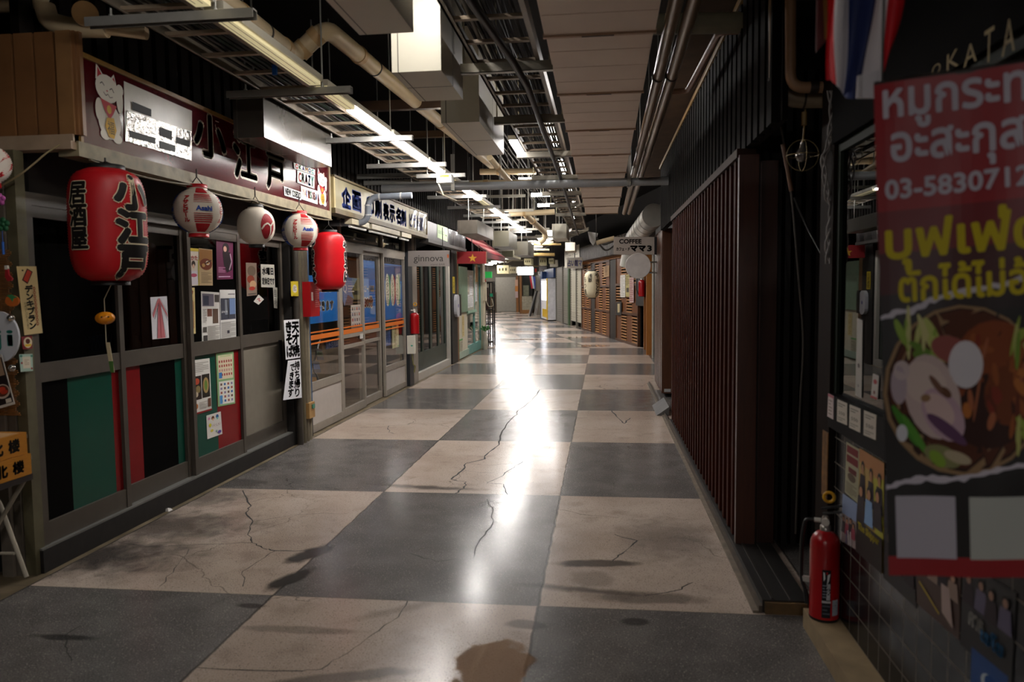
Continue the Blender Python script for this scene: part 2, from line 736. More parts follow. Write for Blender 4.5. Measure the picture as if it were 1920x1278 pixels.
    for px, py, rx, ry in ((925, 1252, .145, .22), (1012, 622, .9, .12), (965, 621, .5, .08), (1000, 636, .9, .15), (1110, 648, .4, .35), (1090, 632, .5, .3)):
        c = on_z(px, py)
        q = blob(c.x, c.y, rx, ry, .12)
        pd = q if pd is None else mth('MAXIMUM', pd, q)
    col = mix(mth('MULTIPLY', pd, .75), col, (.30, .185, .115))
    L(col, b.inputs['Base Color'])
    ro = mth('ADD', rng(big, .3, .7, .17, .215), mth('MULTIPLY', mid, .04))
    ro = mth('ADD', ro, mth('MULTIPLY', kerb, .3))
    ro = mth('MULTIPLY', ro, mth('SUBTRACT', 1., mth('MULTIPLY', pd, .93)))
    L(ro, b.inputs['Roughness'])
    b.inputs['Specular IOR Level'].default_value = .2
    bp = nt.nodes.new('ShaderNodeBump')
    bp.inputs['Strength'].default_value = .05
    bp.inputs['Distance'].default_value = .004
    L(mth('MULTIPLY', mth('SUBTRACT', noise(24, 4), mth('MULTIPLY', joint, .6)), mth('SUBTRACT', 1., pd)), bp.inputs['Height'])
    L(bp.outputs[0], b.inputs['Normal'])
    return m


fl = MB(floor_mat())
fl.face([(-14, -5, 0), (4, -5, 0), (4, 52, 0), (-14, 52, 0)])
CR = M('#15110f', .8, noise=.2)
for line, wd in (([(455, 919), (471, 948), (462, 964), (474, 977), (467, 996), (473, 1017), (492, 1027), (516, 1032), (584, 1032)], .008),
                 ([(516, 1032), (491, 1048), (455, 1070), (455, 1099)], .006), ([(474, 977), (550, 965), (600, 962), (653, 962)], .003), ([(473, 1017), (378, 1020), (299, 1025), (223, 1017)], .004),
                 ([(354, 1029), (327, 1065), (299, 1099)], .003), ([(371, 1251), (550, 1257), (602, 1254), (653, 1223), (698, 1189), (747, 1156), (764, 1126)], .004),
                 ([(1013, 729), (997, 751), (970, 770), (968, 778), (954, 790), (940, 813), (936, 833), (913, 851), (909, 860), (874, 868), (866, 882), (846, 898), (874, 903), (870, 915), (852, 925)], .011),
                 ([(981, 864), (964, 876), (933, 896), (913, 905), (944, 907), (952, 927)], .006), ([(913, 935), (925, 954), (923, 982), (901, 1009), (888, 1046), (819, 1052), (768, 1037)], .006),
                 ([(1152, 1001), (1195, 1013), (1167, 1037), (1148, 1052)], .007), ([(1042, 954), (1109, 966), (1160, 970)], .004), ([(1146, 768), (1161, 785), (1170, 794), (1182, 783)], .012),
                 ([(776, 790), (764, 796), (729, 798), (729, 810), (741, 813)], .007), ([(86, 1196), (119, 1196), (151, 1173)], .006), ([(119, 1196), (126, 1215), (134, 1239)], .004),
                 ([(1210, 1115), (1265, 1107), (1300, 1091)], .006), ([(874, 868), (920, 872), (960, 868)], .003), ([(866, 882), (900, 886), (940, 885)], .003)):
    pts = []
    for a, b in zip(line, line[1:]):
        for t in (0, .25, .5, .75):
            q = on_z(a[0] + (b[0] - a[0]) * t, a[1] + (b[1] - a[1]) * t, .0006)
            q += V((random.uniform(-1, 1), random.uniform(-1, 1), 0)) * (.012 if t else .0)
            pts.append(q)
    pts.append(on_z(*line[-1], .0006))
    sd = []
    for i, p in enumerate(pts):
        d = (pts[min(i + 1, len(pts) - 1)] - pts[max(0, i - 1)]).normalized()
        n = V((-d.y, d.x, 0)) * wd * random.uniform(.25, .8)
        sd.append((p + n, p - n))
    for (a, b), (c, d) in zip(sd, sd[1:]):
        fl.face([a, b, d, c], CR)
S(fl, 'floor')

# ---------------------------------------------------------------- shell
SOOT = M('#0b0806', .9, noise=.35, scale=3, spec=.08)
ce = MB(SOOT)
ce.box(-14, -5, 3.7, 4, 52, 3.8)
S(ce, 'ceiling')
wl = MB(M('#0f0c0a', .85, noise=.3, scale=3))
wl.box(-5.6, -5, 0, -5.5, 18.7, 3.7)
S(wl, 'wall_left')
wl = MB(M('#3a352c', .8, noise=.3, scale=3))
wl.hexa([(-3.25, 18.7, 0), (-9.3, 46.6, 0), (-9.4, 46.6, 0), (-3.35, 18.7, 0), (-3.25, 18.7, 3.7), (-9.3, 46.6, 3.7), (-9.4, 46.6, 3.7), (-3.35, 18.7, 3.7)])
S(wl, 'wall_left_bend')
wb = MB(M('#1a1714', .8, noise=.3, scale=3))
wb.box(-14, -5, 0, 4, -4.9, 3.7)
S(wb, 'wall_back')
wr = MB(M('#15100d', .8, noise=.3, scale=3))
wr.box(2.9, -5, 0, 3, 52, 3.7)
S(wr, 'wall_right')
NR = V((1, .2, 0)).normalized()         # the right-hand front after the corridor's bend
PR = V((.93, 18.1, 0))
ND = V((-.2, 1, 0)).normalized()
NL = PR + ND * 0
# masonry behind the shop fronts on the right after the bend
wr2 = MB(M('#110c09', .9, noise=.3, scale=3))
a, b = PR + NR * .25 - ND * 2.6, PR + NR * .25 + ND * 24
wr2.hexa([a, b, b + NR * .1, a + NR * .1, a + V((0, 0, 3.7)), b + V((0, 0, 3.7)), b + NR * .1 + V((0, 0, 3.7)), a + NR * .1 + V((0, 0, 3.7))])
S(wr2, 'wall_right_bend')
wf = MB(M('#6d665a', .7, noise=.2, scale=2))
wf.box(-14, 46.6, 0, 4, 46.8, 3.7)
S(wf, 'wall_far')
# partition walls between the shops on the left: without them one would see through
pw = MB(M('#14100d', .8, noise=.3, scale=3))
pw.box(-5.5, 6.86, 0, -3.0, 6.96, 3.7)
S(pw, 'wall_partition')
pw = MB(M('#3a352d', .8, noise=.2, scale=3))
pw.box(-5.5, 11.02, 0, -2.98, 11.1, 3.7)
S(pw, 'wall_partition_mid')
pw = MB(M('#14100d', .8, noise=.3, scale=3))
pw.box(-5.5, 14.2, 0, -3.0, 14.28, 3.7)
S(pw, 'wall_partition_deep')
pw = MB(M('#171310', .8, noise=.3, scale=3))
pw.box(-5.5, 18.6, 0, -3.2, 18.7, 3.7)
S(pw, 'wall_partition_far')

# ribbed dark cladding over the shop fronts on the left
RIB = M('#0f0905', .7, noise=.25, scale=5, spec=.12)
rb = MB(RIB)
y = 3.6
while y < 18.4:
    rb.box(-2.98, y, 2.62, -2.93, y + .1, 3.7)
    rb.box(-2.98, y + .1, 2.62, -2.965, y + .15, 3.7)
    y += .15
S(rb, 'wall_left_cladding')
# return of the cladding that faces the corridor's near end
RIBL = M('#7a5433', .4, noise=.2, scale=4)
rb = MB(RIBL)
x = -4.2
while x < -2.62:
    rb.box(x, 3.56, 2.24, x + .1, 3.60, 2.75)
    rb.box(x + .1, 3.575, 2.24, x + .115, 3.60, 2.75)
    x += .115
rb.box(-2.70, 3.55, 2.2, -2.62, 3.6, 2.75, M('#8a6540', .4, noise=.15))
S(rb, 'wall_left_return')
tr = MB(M('#a58f78', .5, noise=.15))
tr.box(-4.2, 3.52, 2.165, -2.62, 3.6, 2.205)
tr.box(-4.2, 3.535, 2.205, -2.62, 3.6, 2.24)
S(tr, 'trim_1')

# ---------------------------------------------------------------- left shop: four sliding doors
DX = -2.92
GRN, RED, BLK = M('#084638', .3, noise=.06, spec=.35), M('#7c0b12', .3, noise=.06, spec=.35), M('#020202', .4, noise=.2, spec=.05)
BEI = M('#7d766a', .45, noise=.1)
door_y = [3.54, 4.283, 5.03, 5.812, 6.68]
panels = [[(3.60, 3.80, BLK), (3.80, 4.175, GRN), (4.175, 4.245, RED)], [(4.325, 4.50, RED), (4.50, 4.90, BLK), (4.90, 4.985, GRN)],
          [(5.075, 5.40, GRN), (5.40, 5.765, RED)], [(5.86, 6.63, BEI)]]
FRM = M('#4a433b', .5, noise=.12, scale=12)
for i in range(4):
    a, b = door_y[i], door_y[i + 1]
    x = DX - (.03 if i % 2 else 0)
    d = thing('door_%d' % (i + 1), ['sliding shop door with black, green and narrow red lower bands, behind the largest lantern', 'sliding shop door with red and wide black lower panel, drawing taped to its glass',
              'sliding shop door with half green half red lower panel and many posters', 'sliding shop door with plain grey-beige lower panel, beside the striped pipes column'][i], 'door', (x, (a + b) / 2, 0), None, 'structure')
    f = MB(FRM)
    f.box(x - .02, a, .13, x + .02, a + .042, 1.9)
    f.box(x - .02, b - .042, .13, x + .02, b, 1.9)
    f.box(x - .018, a + .042, .13, x + .016, b - .042, .245)
    f.box(x - .018, a + .042, .985, x + .016, b - .042, 1.085)
    f.box(x - .018, a + .042, 1.84, x + .016, b - .042, 1.9)
    if i == 0:
        f.box(x - .05, 3.72, 1.085, x - .022, 3.80, 1.8)
        f.box(x - .05, 3.58, 1.76, x - .022, 3.72, 1.8)
    f.build('frame', d)
    g = MB(GLASSD)
    g.box(x - .004, a + .042, 1.085, x, b - .042, 1.84)
    g.build('glass_pane', d)
    for ya, yb, m in panels[i]:
        q = MB(m)
        q.box(x - .012, ya, .245, x - .002, yb, .985)
        q.build('lower_panel', d)
    if i == 3:
        q = MB(BLACK)
        q.box(x + .016, 6.56, .62, x + .03, 6.60, 1.0)
        q.build('pull_handle', d)
bs = MB(M('#1b1612', .8, noise=.5, scale=14))
bs.box(-3.0, 3.5, 0, -2.875, 6.75, .12)
bs.box(-2.98, 3.5, .12, -2.88, 6.75, .13, STEEL)
S(bs, 'baseboard_left')
tm = MB(M('#1c1713', .7, noise=.3))
tm.box(-2.97, 3.54, 1.9, -2.9, 6.75, 1.965, FRM)
tm.box(-2.97, 3.605, 1.965, -2.93, 6.75, 2.64)
tm.box(-2.93, 3.58, 2.60, -2.66, 7.1, 2.64)
S(tm, 'trim_2')
# corner post of that shop
cp = MB(M('#6f665b', .6, noise=.25, scale=9))
cp.box(-3.06, 3.44, 0, -3.0, 3.53, 2.16)
cp.box(-2.995, 3.46, 0, -2.955, 3.53, 2.16, M('#5d554b', .6, noise=.25))
cp.box(-2.95, 3.47, 0, -2.895, 3.535, 2.16, M('#5c5640', .55, noise=.25))
S(cp, 'trim_3')
# boards and bamboo on the return wall
bd = MB(M('#3b3128', .75, noise=.3))
z = .02
while z < 1.0:
    bd.box(-4.3, 3.54, z, -3.06, 3.57, z + .085)
    z += .105
S(bd, 'wall_left_boards')
# interior backing of the shop: shelf and dark wall
iw = MB(M('#0d0b09', .8, noise=.3))
iw.box(-5.5, 3.5, 0, -3.06, 3.56, 2.2)
S(iw, 'wall_left_inside')

# ---------------------------------------------------------------- the izakaya's fascia board
SX = -2.62
sg = thing('fascia_sign', 'long glossy maroon shop board with brush lettering and a cat at each end', 'sign', (SX, 5.3, 2.2))
MAR = M('#4a0812', .13, noise=.08, spec=.35)
b = MB(MAR)
b.box(SX - .06, 3.6, 2.21, SX, 7.1, 2.64)
f = flat((SX, 3.6, 2.64), (SX, 7.1, 2.64), (SX, 7.1, 2.21), (SX, 3.6, 2.21))


def suv(px, py):
    p = on_x(px, py, SX)
    return ((p.y - 3.6) / 3.5, (2.64 - p.z) / .43)


def spoly(pts):
    return [suv(*p) for p in pts]


BLKP, OUT = '#15130f', '#d8d2c0'


def sbox(l, t, r, bt):
    """u0 v0 u1 v1 on the board for a box in the photograph measured at its middle column"""
    u0, _ = suv(l, (t + bt) / 2)
    u1, _ = suv(r, (t + bt) / 2)
    _, v0 = suv((l + r) / 2, t)
    _, v1 = suv((l + r) / 2, bt)
    return u0, v0, u1, v1


draw(b, f, [('t', 'こ', *sbox(403, 227, 411, 241), OUT), ('t', 'え', *sbox(455, 252, 463, 266), OUT)], asp=8.1)
for ch, bx in (('小', (364, 218, 422, 294)), ('江', (438, 252, 480, 336)), ('戸', (500, 288, 532, 356))):
    draw(b, f, [('t', ch, *sbox(*bx), BLKP, .0016, OUT, .0042)], asp=8.1)
b.build('board', sg)


def lucky_cat(l, t, r, bt, nm):
    """a beckoning cat cut-out on the board"""
    u0, v0, u1, v1 = sbox(l, t, r, bt)
    g = MB(P('#d9d3c6'))

    def q(u, v, e=0.):
        return f(u0 + (u1 - u0) * u, v0 + (v1 - v0) * v, .004 + e)
    W_, R_, G_ = '#d9d3c6', '#b01722', '#c79a1c'
    draw(g, q, [('e', .5, .74, .40, .25, W_), ('e', .32, .94, .17, .07, W_), ('e', .74, .95, .17, .07, W_), ('e', .88, .38, .12, .20, W_), ('e', .9, .25, .13, .08, W_), ('e', .15, .62, .14, .16, W_),
                ('p', [(.10, .0), (.06, .22), (.38, .16)], W_), ('p', [(.14, .04), (.12, .19), (.3, .14)], R_), ('p', [(.70, .06), (.52, .17), (.80, .24)], W_), ('p', [(.69, .10), (.6, .17), (.76, .21)], R_),
                ('e', .44, .30, .40, .19, W_), ('s', [(.2, .26), (.27, .23), (.34, .27)], .012, '#3a3030'), ('s', [(.52, .30), (.6, .27), (.67, .32)], .012, '#3a3030'), ('e', .43, .33, .03, .012, '#c06060'),
                ('s', [(.30, .36), (.38, .40), (.45, .37), (.52, .41), (.62, .39)], .010, '#5a4545'), ('p', [(.18, .46), (.74, .5), (.62, .62), (.48, .72), (.3, .6)], R_), ('e', .47, .58, .08, .06, G_),
                ('p', [(.38, .70), (.62, .68), (.70, .84), (.60, .97), (.42, .96), (.30, .82)], G_), ('t', '福', .38, .74, .62, .92, '#3a2a08')], asp=.5, e0=0.)
    g.build(nm, sg)


lucky_cat(176, 128, 229, 262, 'cat_cutout')
lucky_cat(594, 318, 612, 384, 'cat_cutout')
# the white sheet that hides part of the board
cv = MB(M('#b9b4a6', .35, noise=.1))
q = [suv(231, 152), suv(359, 208), suv(358, 300), suv(233, 263)]
qq = [f(*p, .004) for p in q]
cv.face([qq[0], qq[3], qq[2], qq[1]])
cv.build('cover_sheet', sg)
fo = MB(M('#8d8b87', .16, .85, noise=.35, scale=30, bump=.8))
qq = [f(*suv(*p), .007) for p in ((236, 207), (358, 247), (357, 301), (233, 264))]
fo.face([qq[0], qq[3], qq[2], qq[1]])
fo.build('foil_patch', sg)
bk = MB(P('#16161a'))
for p4 in (((245, 190), (281, 205), (281, 219), (246, 206)), ((240, 244), (289, 259), (289, 270), (241, 257)), ((296, 238), (320, 246), (320, 262), (297, 254)), ((297, 264), (326, 273), (326, 285), (297, 278)), ((328, 256), (354, 265), (354, 276), (328, 268))):
    qq = [f(*suv(*p), .009) for p in p4]
    bk.face([qq[0], qq[3], qq[2], qq[1]])
bk.build('black_tape', sg)
t = MB(M('#857a60', .6, noise=.35, scale=14))
t.box(SX - .1, 3.56, 2.135, SX + .012, 7.12, 2.21)
t.build('lower_trim', sg)
t = MB(M('#8b6a35', .45, noise=.2))
t.box(SX - .06, 3.58, 2.64, SX + .012, 7.12, 2.665)
t.box(SX - .06, 3.58, 2.21, SX + .012, 3.6, 2.64)
t.box(SX - .06, 7.1, 2.21, SX + .012, 7.12, 2.64, M('#a8997c', .5))
t.build('upper_trim', sg)


def onsign(nm, label, quad, items, paper='#e6e4de'):
    qq = [f(*suv(*p), .008) for p in quad]
    T(sheet(qq, items, paper, .004), nm, label, 'sign', 'paper signs on the maroon board')


C5 = ['#d8402f', '#4a9a4a', '#6a50b0', '#e08a20', '#2a70b8', '#3aa59a']


def rainbow(txt, cols, v0=.15, v1=.85, b=.006):
    n = len(txt)
    return [('t', ch, .05 + .9 * (i + .12) / n, v0, .05 + .9 * (i + .88) / n, v1, cols[i % len(cols)], b) for i, ch in enumerate(txt)]


onsign('paper_sign', 'small white sign with multicoloured letters just above the CRAZY one on the maroon board', [(549, 304), (589, 318), (589, 328), (550, 316)], rainbow('OKAMOCHA'[:6], C5))
onsign('paper_sign', 'white sign reading CRAZY in coloured letters on the maroon board', [(556, 319), (588, 329), (588, 354), (556, 342)], rainbow('CRAZY', ['#d8402f', '#5a6a5a', '#c03a80', '#2a60a8', '#2a8a80'], b=.012))
onsign('paper_sign', 'white sign reading NEW COEDO in black letters on the maroon board', [(531, 349), (563, 360), (563, 375), (532, 366)], [('t', 'NEW', .05, .15, .38, .85, '#1a1a1a', .01), ('t', 'COEDO', .45, .15, .96, .85, '#1a1a1a', .01)])
onsign('paper_sign', 'white sign reading YAKISOBA in coloured letters on the maroon board', [(563, 348), (594, 358), (594, 383), (564, 373)], rainbow('YAKISOBA', ['#e08a60', '#e0a070', '#8a60c0', '#e06040', '#50a070', '#e8a0a0', '#c04040', '#2a60a8'], .2, .75))
# ---------------------------------------------------------------- lanterns
def lantern(name, label, c, R, h, ex, body, ring, items=(), ribs=34, turn=0., group=None, ringr=.45, hang=.06, amp=.0026, ringh=.022, cat='lantern', e0=.0045):
    c = V(c)
    t = thing(name, label, cat, (c.x, c.y, c.z - h / 2), group)
    d = V((-c.x, -c.y, 0)).normalized()
    rt = (-d).cross(V((0, 0, 1))).normalized()

    def rad(s):
        s = min(abs(s), .985)
        return R * max(ringr * .98, (1 - s ** ex) ** (1 / ex))

    def f(u, v, e=0.):
        s = 1 - 2 * v
        r = rad(s) + e
        return c + (d * math.cos(u) + rt * math.sin(u)) * r + V((0, 0, s * h / 2))
    prof = []
    n = ribs * 2
    for i in range(n + 1):
        s = -1 + 2 * i / n
        prof.append((rad(s) + (amp if i % 2 else -amp), s * h / 2))
    b = MB(body)
    b.lathe(c, prof, body, 40)
    global CURVED
    CURVED = True
    draw(b, f, list(items), e0=e0, de=.0004, asp=R / h)
    CURVED = False
    b.build('paper_body', t)
    for z0, z1, nm in ((h / 2, h / 2 + ringh, 'top_ring'), (-h / 2 - ringh, -h / 2, 'bottom_ring')):
        r = MB(ring)
        r.lathe(c, [(R * ringr, z0), (R * ringr, z1), (R * ringr * .8, z1), (R * ringr * .8, z0)], ring, 28)
        r.build(nm, t)
    if hang:
        r = MB(M('#2a2420', .7))
        z = c.z + h / 2 + ringh
        r.tube([c + V((-R * ringr * .8, 0, h / 2 + ringh * .5)), V((c.x, c.y, z + hang * .5)), c + V((R * ringr * .8, 0, h / 2 + ringh * .5))], .004, n=6)
        r.tube([V((c.x, c.y, z + hang * .5)), V((c.x, c.y, z + hang))], .005, n=6)
        r.build('hanger', t)
    return t, f




REDP = M('#b3141c', .42, noise=.06, spec=.4)
CRM = '#dccfae'
K = '#14100f'
LX = -2.58
cB = V((LX, 3.72, 1.80))
lantern('paper_lantern', 'largest lantern, a tall red barrel with bold black cream-edged tavern characters, nearest the crates', cB, .186, .58, 4.2, REDP, M('#0d0b0b', .5),
        [('v', '居酒屋', -.80, .14, .73, .50, K, .026, CRM, .024), ('v', '小江戸', .72, .08, .985, .92, K, .058, CRM, .026)], 42, group=None, hang=.04, ringr=.5)
ASA = []
RR, BB = '#a8141c', '#1c3f96'


def beer(tn):
    it = []
    for k, col, tcol in ((0, RR, BB), (-1.75, BB, RR), (1.75, BB, RR)):
        a, b2 = -.16 + k + tn, .62 + k + tn
        it.append(('R', a + .05, .02, b2 - .05, .14, col, 5, 4))
        for j in range(5):
            it.append(('R', a, .17 + j * .042, b2, .17 + j * .042 + .026 - j * .004, col, 5, 1))
        it.append(('t', 'Asahi', a + .1, .43, b2 - .05, .53, tcol if k == 0 else col, .012))
        for j in range(5):
            it.append(('R', a, .585 + j * .042, b2, .585 + j * .042 + .010 + j * .004, col, 5, 1))
        it.append(('R', a + .03, .80, b2 - .03, .97, col, 5, 5))
    for k in (-.48, 1.08):
        it.append(('v', 'アサヒビール', k + tn, .20, .78, .22, RR, .012))
    return it


WHT = M('#d6ccbc', .5, noise=.05)
lantern('paper_lantern', 'round striped beer lantern hanging next to the largest red barrel lantern', (LX, 4.62, 1.965), .148, .29, 2.1, WHT, M('#b3141c', .4), beer(0.), 26, group='striped beer lanterns', hang=.1, ringr=.42)
em = [('e', .66, .53, .42, .34, '#8f1620')] + [('s', [(a[0] + (b[0] - a[0]) * t, a[1] + (b[1] - a[1]) * t), (a[0] + (b[0] - a[0]) * (t + .34), a[1] + (b[1] - a[1]) * (t + .34))], .04, '#d6ccbc') for a, b in (((.28, .62), (.44, .50)), ((.44, .50), (.62, .45)), ((.62, .45), (.80, .52)), ((.80, .52), (.82, .70)), ((.82, .70), (.78, .86)), ((.80, .52), (.96, .42)), ((.96, .42), (1.05, .40))) for t in (0, .33, .66)]
lantern('paper_lantern', 'round white lantern with one dark red whorl crest on its right cheek', (LX, 5.44, 1.935), .135, .275, 2.3, WHT, M('#141211', .5), em, 26, hang=.13, ringr=.42)
lantern('paper_lantern', 'round striped beer lantern hanging next to the plain-faced red barrel lantern', (LX, 6.27, 1.96), .148, .29, 2.1, WHT, M('#b3141c', .4), beer(.22), 26, group='striped beer lanterns', hang=.12, ringr=.42)
lantern('paper_lantern', 'plain-faced red barrel lantern in front of the glass shop with blue posters', (LX, 6.96, 1.725), .158, .54, 4.2, M('#c4141d', .38, noise=.05, spec=.45), M('#0d0b0b', .5),
        [('v', 'やきそば', 1.30, .16, .86, .6, K, .05, '#e6dcd2', .05), ('v', 'やきそば', -1.28, .10, .9, .6, K, .05, '#e6dcd2', .05)], 42, hang=.1, ringr=.5)
# candy-striped paper lantern cut by the frame
lantern('paper_lantern', 'red and white candy striped ball lantern cut by the left edge', on_y(-18, 308, 3.25), .085, .17, 2.1, M('#d8cfc4', .5, noise=.05), M('#b3141c', .4),
        [('p', [(-.3, .62), (.05, .42), (.5, .22), (1.1, .1), (1.2, .3), (.6, .42), (.2, .62), (-.2, .8)], '#b3141c'), ('p', [(.2, .95), (.5, .75), (1.0, .52), (1.3, .45), (1.2, .62), (.7, .85)], '#b3141c')], 20, hang=.12)

# pumpkin charm under the largest lantern
pc = on_y(197, 596, 3.72)
pk = thing('pumpkin_ornament', 'small glossy orange pumpkin charm hanging on a string under the largest red lantern', 'ornament', (pc.x, pc.y, pc.z - .03))
m = MB(M('#e08a17', .25, noise=.12))
vs, fs = [], []
for i in range(13):
    th = PI * i / 12
    for j in range(32):
        a = 2 * PI * j / 32
        r = .045 * math.sin(th) * (1 + .08 * abs(math.cos(a * 4)))
        vs.append(pc + V((r * math.cos(a), r * math.sin(a), .034 * math.cos(th))))
for i in range(12):
    for j in range(32):
        fs.append((i * 32 + j, i * 32 + (j + 1) % 32, (i + 1) * 32 + (j + 1) % 32, (i + 1) * 32 + j))
m.mesh(vs, fs, None, True)
m.build('pumpkin', pk)
m = MB(P('#2a1c10'))
dcam = (EYE - pc).normalized()
sd = dcam.cross(V((0, 0, 1))).normalized()
for k in (-.016, .016):
    q = pc + dcam * .047 - sd * k + V((0, 0, .006))
    m.lathe(q, [(0, -.004), (.004, -.002), (.005, 0), (.004, .002), (0, .004)], None, 10)
m.build('eye_spots', pk)
m = MB(M('#c9bfa0', .7))
m.tube([pc + V((0, 0, .03)), pc + V((0, 0, .10)), V((LX, 3.72, 1.49))], .0022, n=6)
m.tube([pc - V((0, 0, .03)), pc - V((0, 0, .13))], .002, n=6)
m.build('string', pk)
m = MB(M('#c8b996', .6))
tl, tr_ = pc + V((-.004, 0, -.13)), pc + V((.018, 0, -.13))
m.hexa([tl + V((.02, 0, -.16)), tr_ + V((.02, 0, -.16)), tr_ + V((.02, .004, -.16)), tl + V((.02, .004, -.16)), tl, tr_, tr_ + V((0, .004, 0)), tl + V((0, .004, 0))])
m.face([tl + V((.021, -.001, -.16)), tr_ + V((.019, -.001, -.16)), tr_ + V((.017, -.001, -.10)), tl + V((.013, -.001, -.10))], P('#4f7a3a'))
m.build('paper_tail', pk)

# cords along the eave
m = MB(M('#9a8a66', .6))
m.tube(bend([on_y(0, 350, 3.42), on_y(40, 326, 3.42), on_y(66, 305, 3.45), on_y(85, 288, 3.47), on_y(112, 271, 3.49)], .05), .0045, n=8)
T(m, 'power_cord', 'pale cord slanting down from the corner of the brown ribbed panels to the left edge', 'cord')
m = MB(M('#6a5f48', .6))
pts = []
for a, b in zip((3.6, 4.55, 5.4, 6.2), (4.55, 5.4, 6.2, 7.05)):
    pts += sag((LX - .0, a, 2.122), (LX, b, 2.122), .022, 8)[:-1]
pts.append(V((LX, 7.05, 2.122)))
m.tube(pts, .006, n=7)
T(m, 'lantern_cable', 'thin cable looping along the eave above the row of paper lanterns', 'cord')

# ---------------------------------------------------------------- papers on the left shop
PX = -2.895


def paper(name, label, cat, quad, items, bg='#dedad0', X=None, group=None, th=.0015, **kw):
    if X is None:      # stuck on the pane of the sliding door it is seen on
        X = DX + .002 if on_x(*quad[0], DX).y < 4.28 or 5.03 < on_x(*quad[0], DX).y < 5.80 else DX - .028
    return T(sheet(pxq(on_x, X, quad), items, bg, th, **kw), name, label, cat, group)


GR = 'posters and papers taped to the left shop'
DK = [('e', .27, .06, .05, .012, '#1a1410'), ('p', [(.5, .03), (.78, .08), (.45, .26), (.18, .2)], '#3a1a14'), ('p', [(.52, .05), (.72, .085), (.45, .235), (.25, .195)], '#b03a24'),
      ('v', 'デンキブラン', .47, .28, .93, .36, '#1d1a12', .018), ('v', 'のめばしびれるうまさ', .22, .52, .92, .13, '#4a4230'), ('v', '○○○○○○○○○○', .76, .3, .88, .13, '#b03a24', .008)]
paper('wall_plaque', 'long yellowed plaque with bold katakana, curling on the corner post above the crates', 'sign', [(31, 499), (68, 499), (80, 624), (46, 628)], DK, '#c9b27e', X=-2.885)
paper('sticker', 'small dark red sticker with a face badge, under the long yellowed plaque', 'sticker', [(40, 631), (60, 629), (61, 653), (43, 655)],
      [('e', .55, .5, .42, .42, '#d8c9a8'), ('e', .55, .4, .22, .2, '#5a2a1a'), ('r', .25, .62, .85, .8, '#d9b02a')], '#7d1216', X=-2.885)
paper('greeting_card', 'small pale green card with a white centre and berries, lowest on the corner post', 'card', [(36, 664), (61, 663), (62, 695), (39, 697)],
      [('r', .2, .15, .82, .82, '#d8cfba'), ('l', .32, .3, .7, .65, 4, '#b09a80'), ('e', .12, .5, .07, .06, '#a04040'), ('e', .88, .85, .07, .06, '#a04040'), ('e', .1, .1, .1, .07, '#4f8a78'), ('e', .9, .12, .1, .07, '#4f8a78')], '#a9c4b4', X=-2.885)
paper('taped_drawing', 'white drawing of a red and black plaited strand taped to the second door glass', 'poster', [(282, 557), (313, 555), (317, 633), (286, 636)],
      [('p', [(.45, .04), (.55, .04), (.78, .99), (.3, .99)], '#b96a70'), ('p', [(.42, .06), (.48, .10), (.12, .5), (.06, .42)], '#b96a70'), ('p', [(.55, .06), (.95, .42), (.98, .52), (.56, .16)], '#b96a70'),
       ('s', [(.42, .05), (.06, .40)], .01, '#2a2a3a'), ('s', [(.44, .2), (.18, .52)], .016, '#1d1d2a'), ('s', [(.42, .15), (.34, .55), (.28, .99)], .016, '#1d1d2a'), ('s', [(.56, .15), (.68, .6), (.82, .99)], .008, '#2a2a3a'),
       ('s', [(.56, .05), (.98, .40)], .008, '#2a2a3a'), ('s', [(.6, .2), (.95, .58)], .008, '#2a2a3a'), ('s', [(.5, .1), (.52, .98)], .02, '#a04048')], '#d3d2d8')
FOOD1 = [('r', 0, 0, 1, .08, '#c9b13a'), ('t', 'ゆかた', .1, .2, .9, .32, '#b03a3a', .01), ('e', .55, .42, .16, .09, '#3a2a26'), ('e', .55, .48, .10, .06, '#d9b49a'), ('p', [(.25, .6), (.85, .6), (.95, .97), (.2, .97)], '#d9d4da'), ('e', .55, .72, .28, .05, '#b8506a'), ('r', .93, .3, 1, 1, '#c8b83a')]
paper('poster', 'tall poster of a woman in a white robe, left of the ramen poster', 'poster', [(349, 464), (372, 466), (373, 535), (351, 536)], FOOD1, '#d9cfc0', group=GR)
paper('poster', 'brownish ramen poster with a boiled egg, right of the robe poster on the third door', 'poster', [(373, 465), (398, 468), (399, 535), (374, 535)],
      [('r', .02, .02, .98, .4, '#a8743a'), ('e', .5, .42, .46, .16, '#7d3a1c'), ('e', .62, .38, .15, .06, '#e3d8c0'), ('e', .64, .38, .07, .03, '#d98a1c'), ('s', [(.1, .48), (.9, .3)], .04, '#5a3418'), ('e', .3, .45, .12, .05, '#c99a5a'), ('l', .12, .64, .9, .94, 7, '#9a8468')], '#cfb488', group=GR)
paper('poster', 'dark purple concert poster with a dancing figure, high on the third door', 'poster', [(405, 431), (437, 438), (437, 523), (407, 524)],
      [('t', 'OKAY', .1, .04, .9, .13, '#c98a5a', .01), ('e', .55, .34, .2, .11, '#1d1016'), ('e', .5, .36, .1, .06, '#c89a88'), ('p', [(.35, .42), (.8, .42), (.92, .8), (.6, .86), (.42, .7)], '#1d1218'), ('s', [(.8, .45), (.9, .62), (.75, .8)], .04, '#b8a0b0'), ('l', .08, .74, .5, .86, 4, '#c98ab0'), ('l', .08, .92, .8, .97, 1, '#d0b0c8')], '#5e1440', group=GR)
paper('poster', 'narrow yellow plaque with katakana on the third door glass, below the robe poster', 'poster', [(351, 539), (365, 539), (367, 625), (353, 627)], DK[1:4] + DK[5:], '#cdb97e', group=GR)
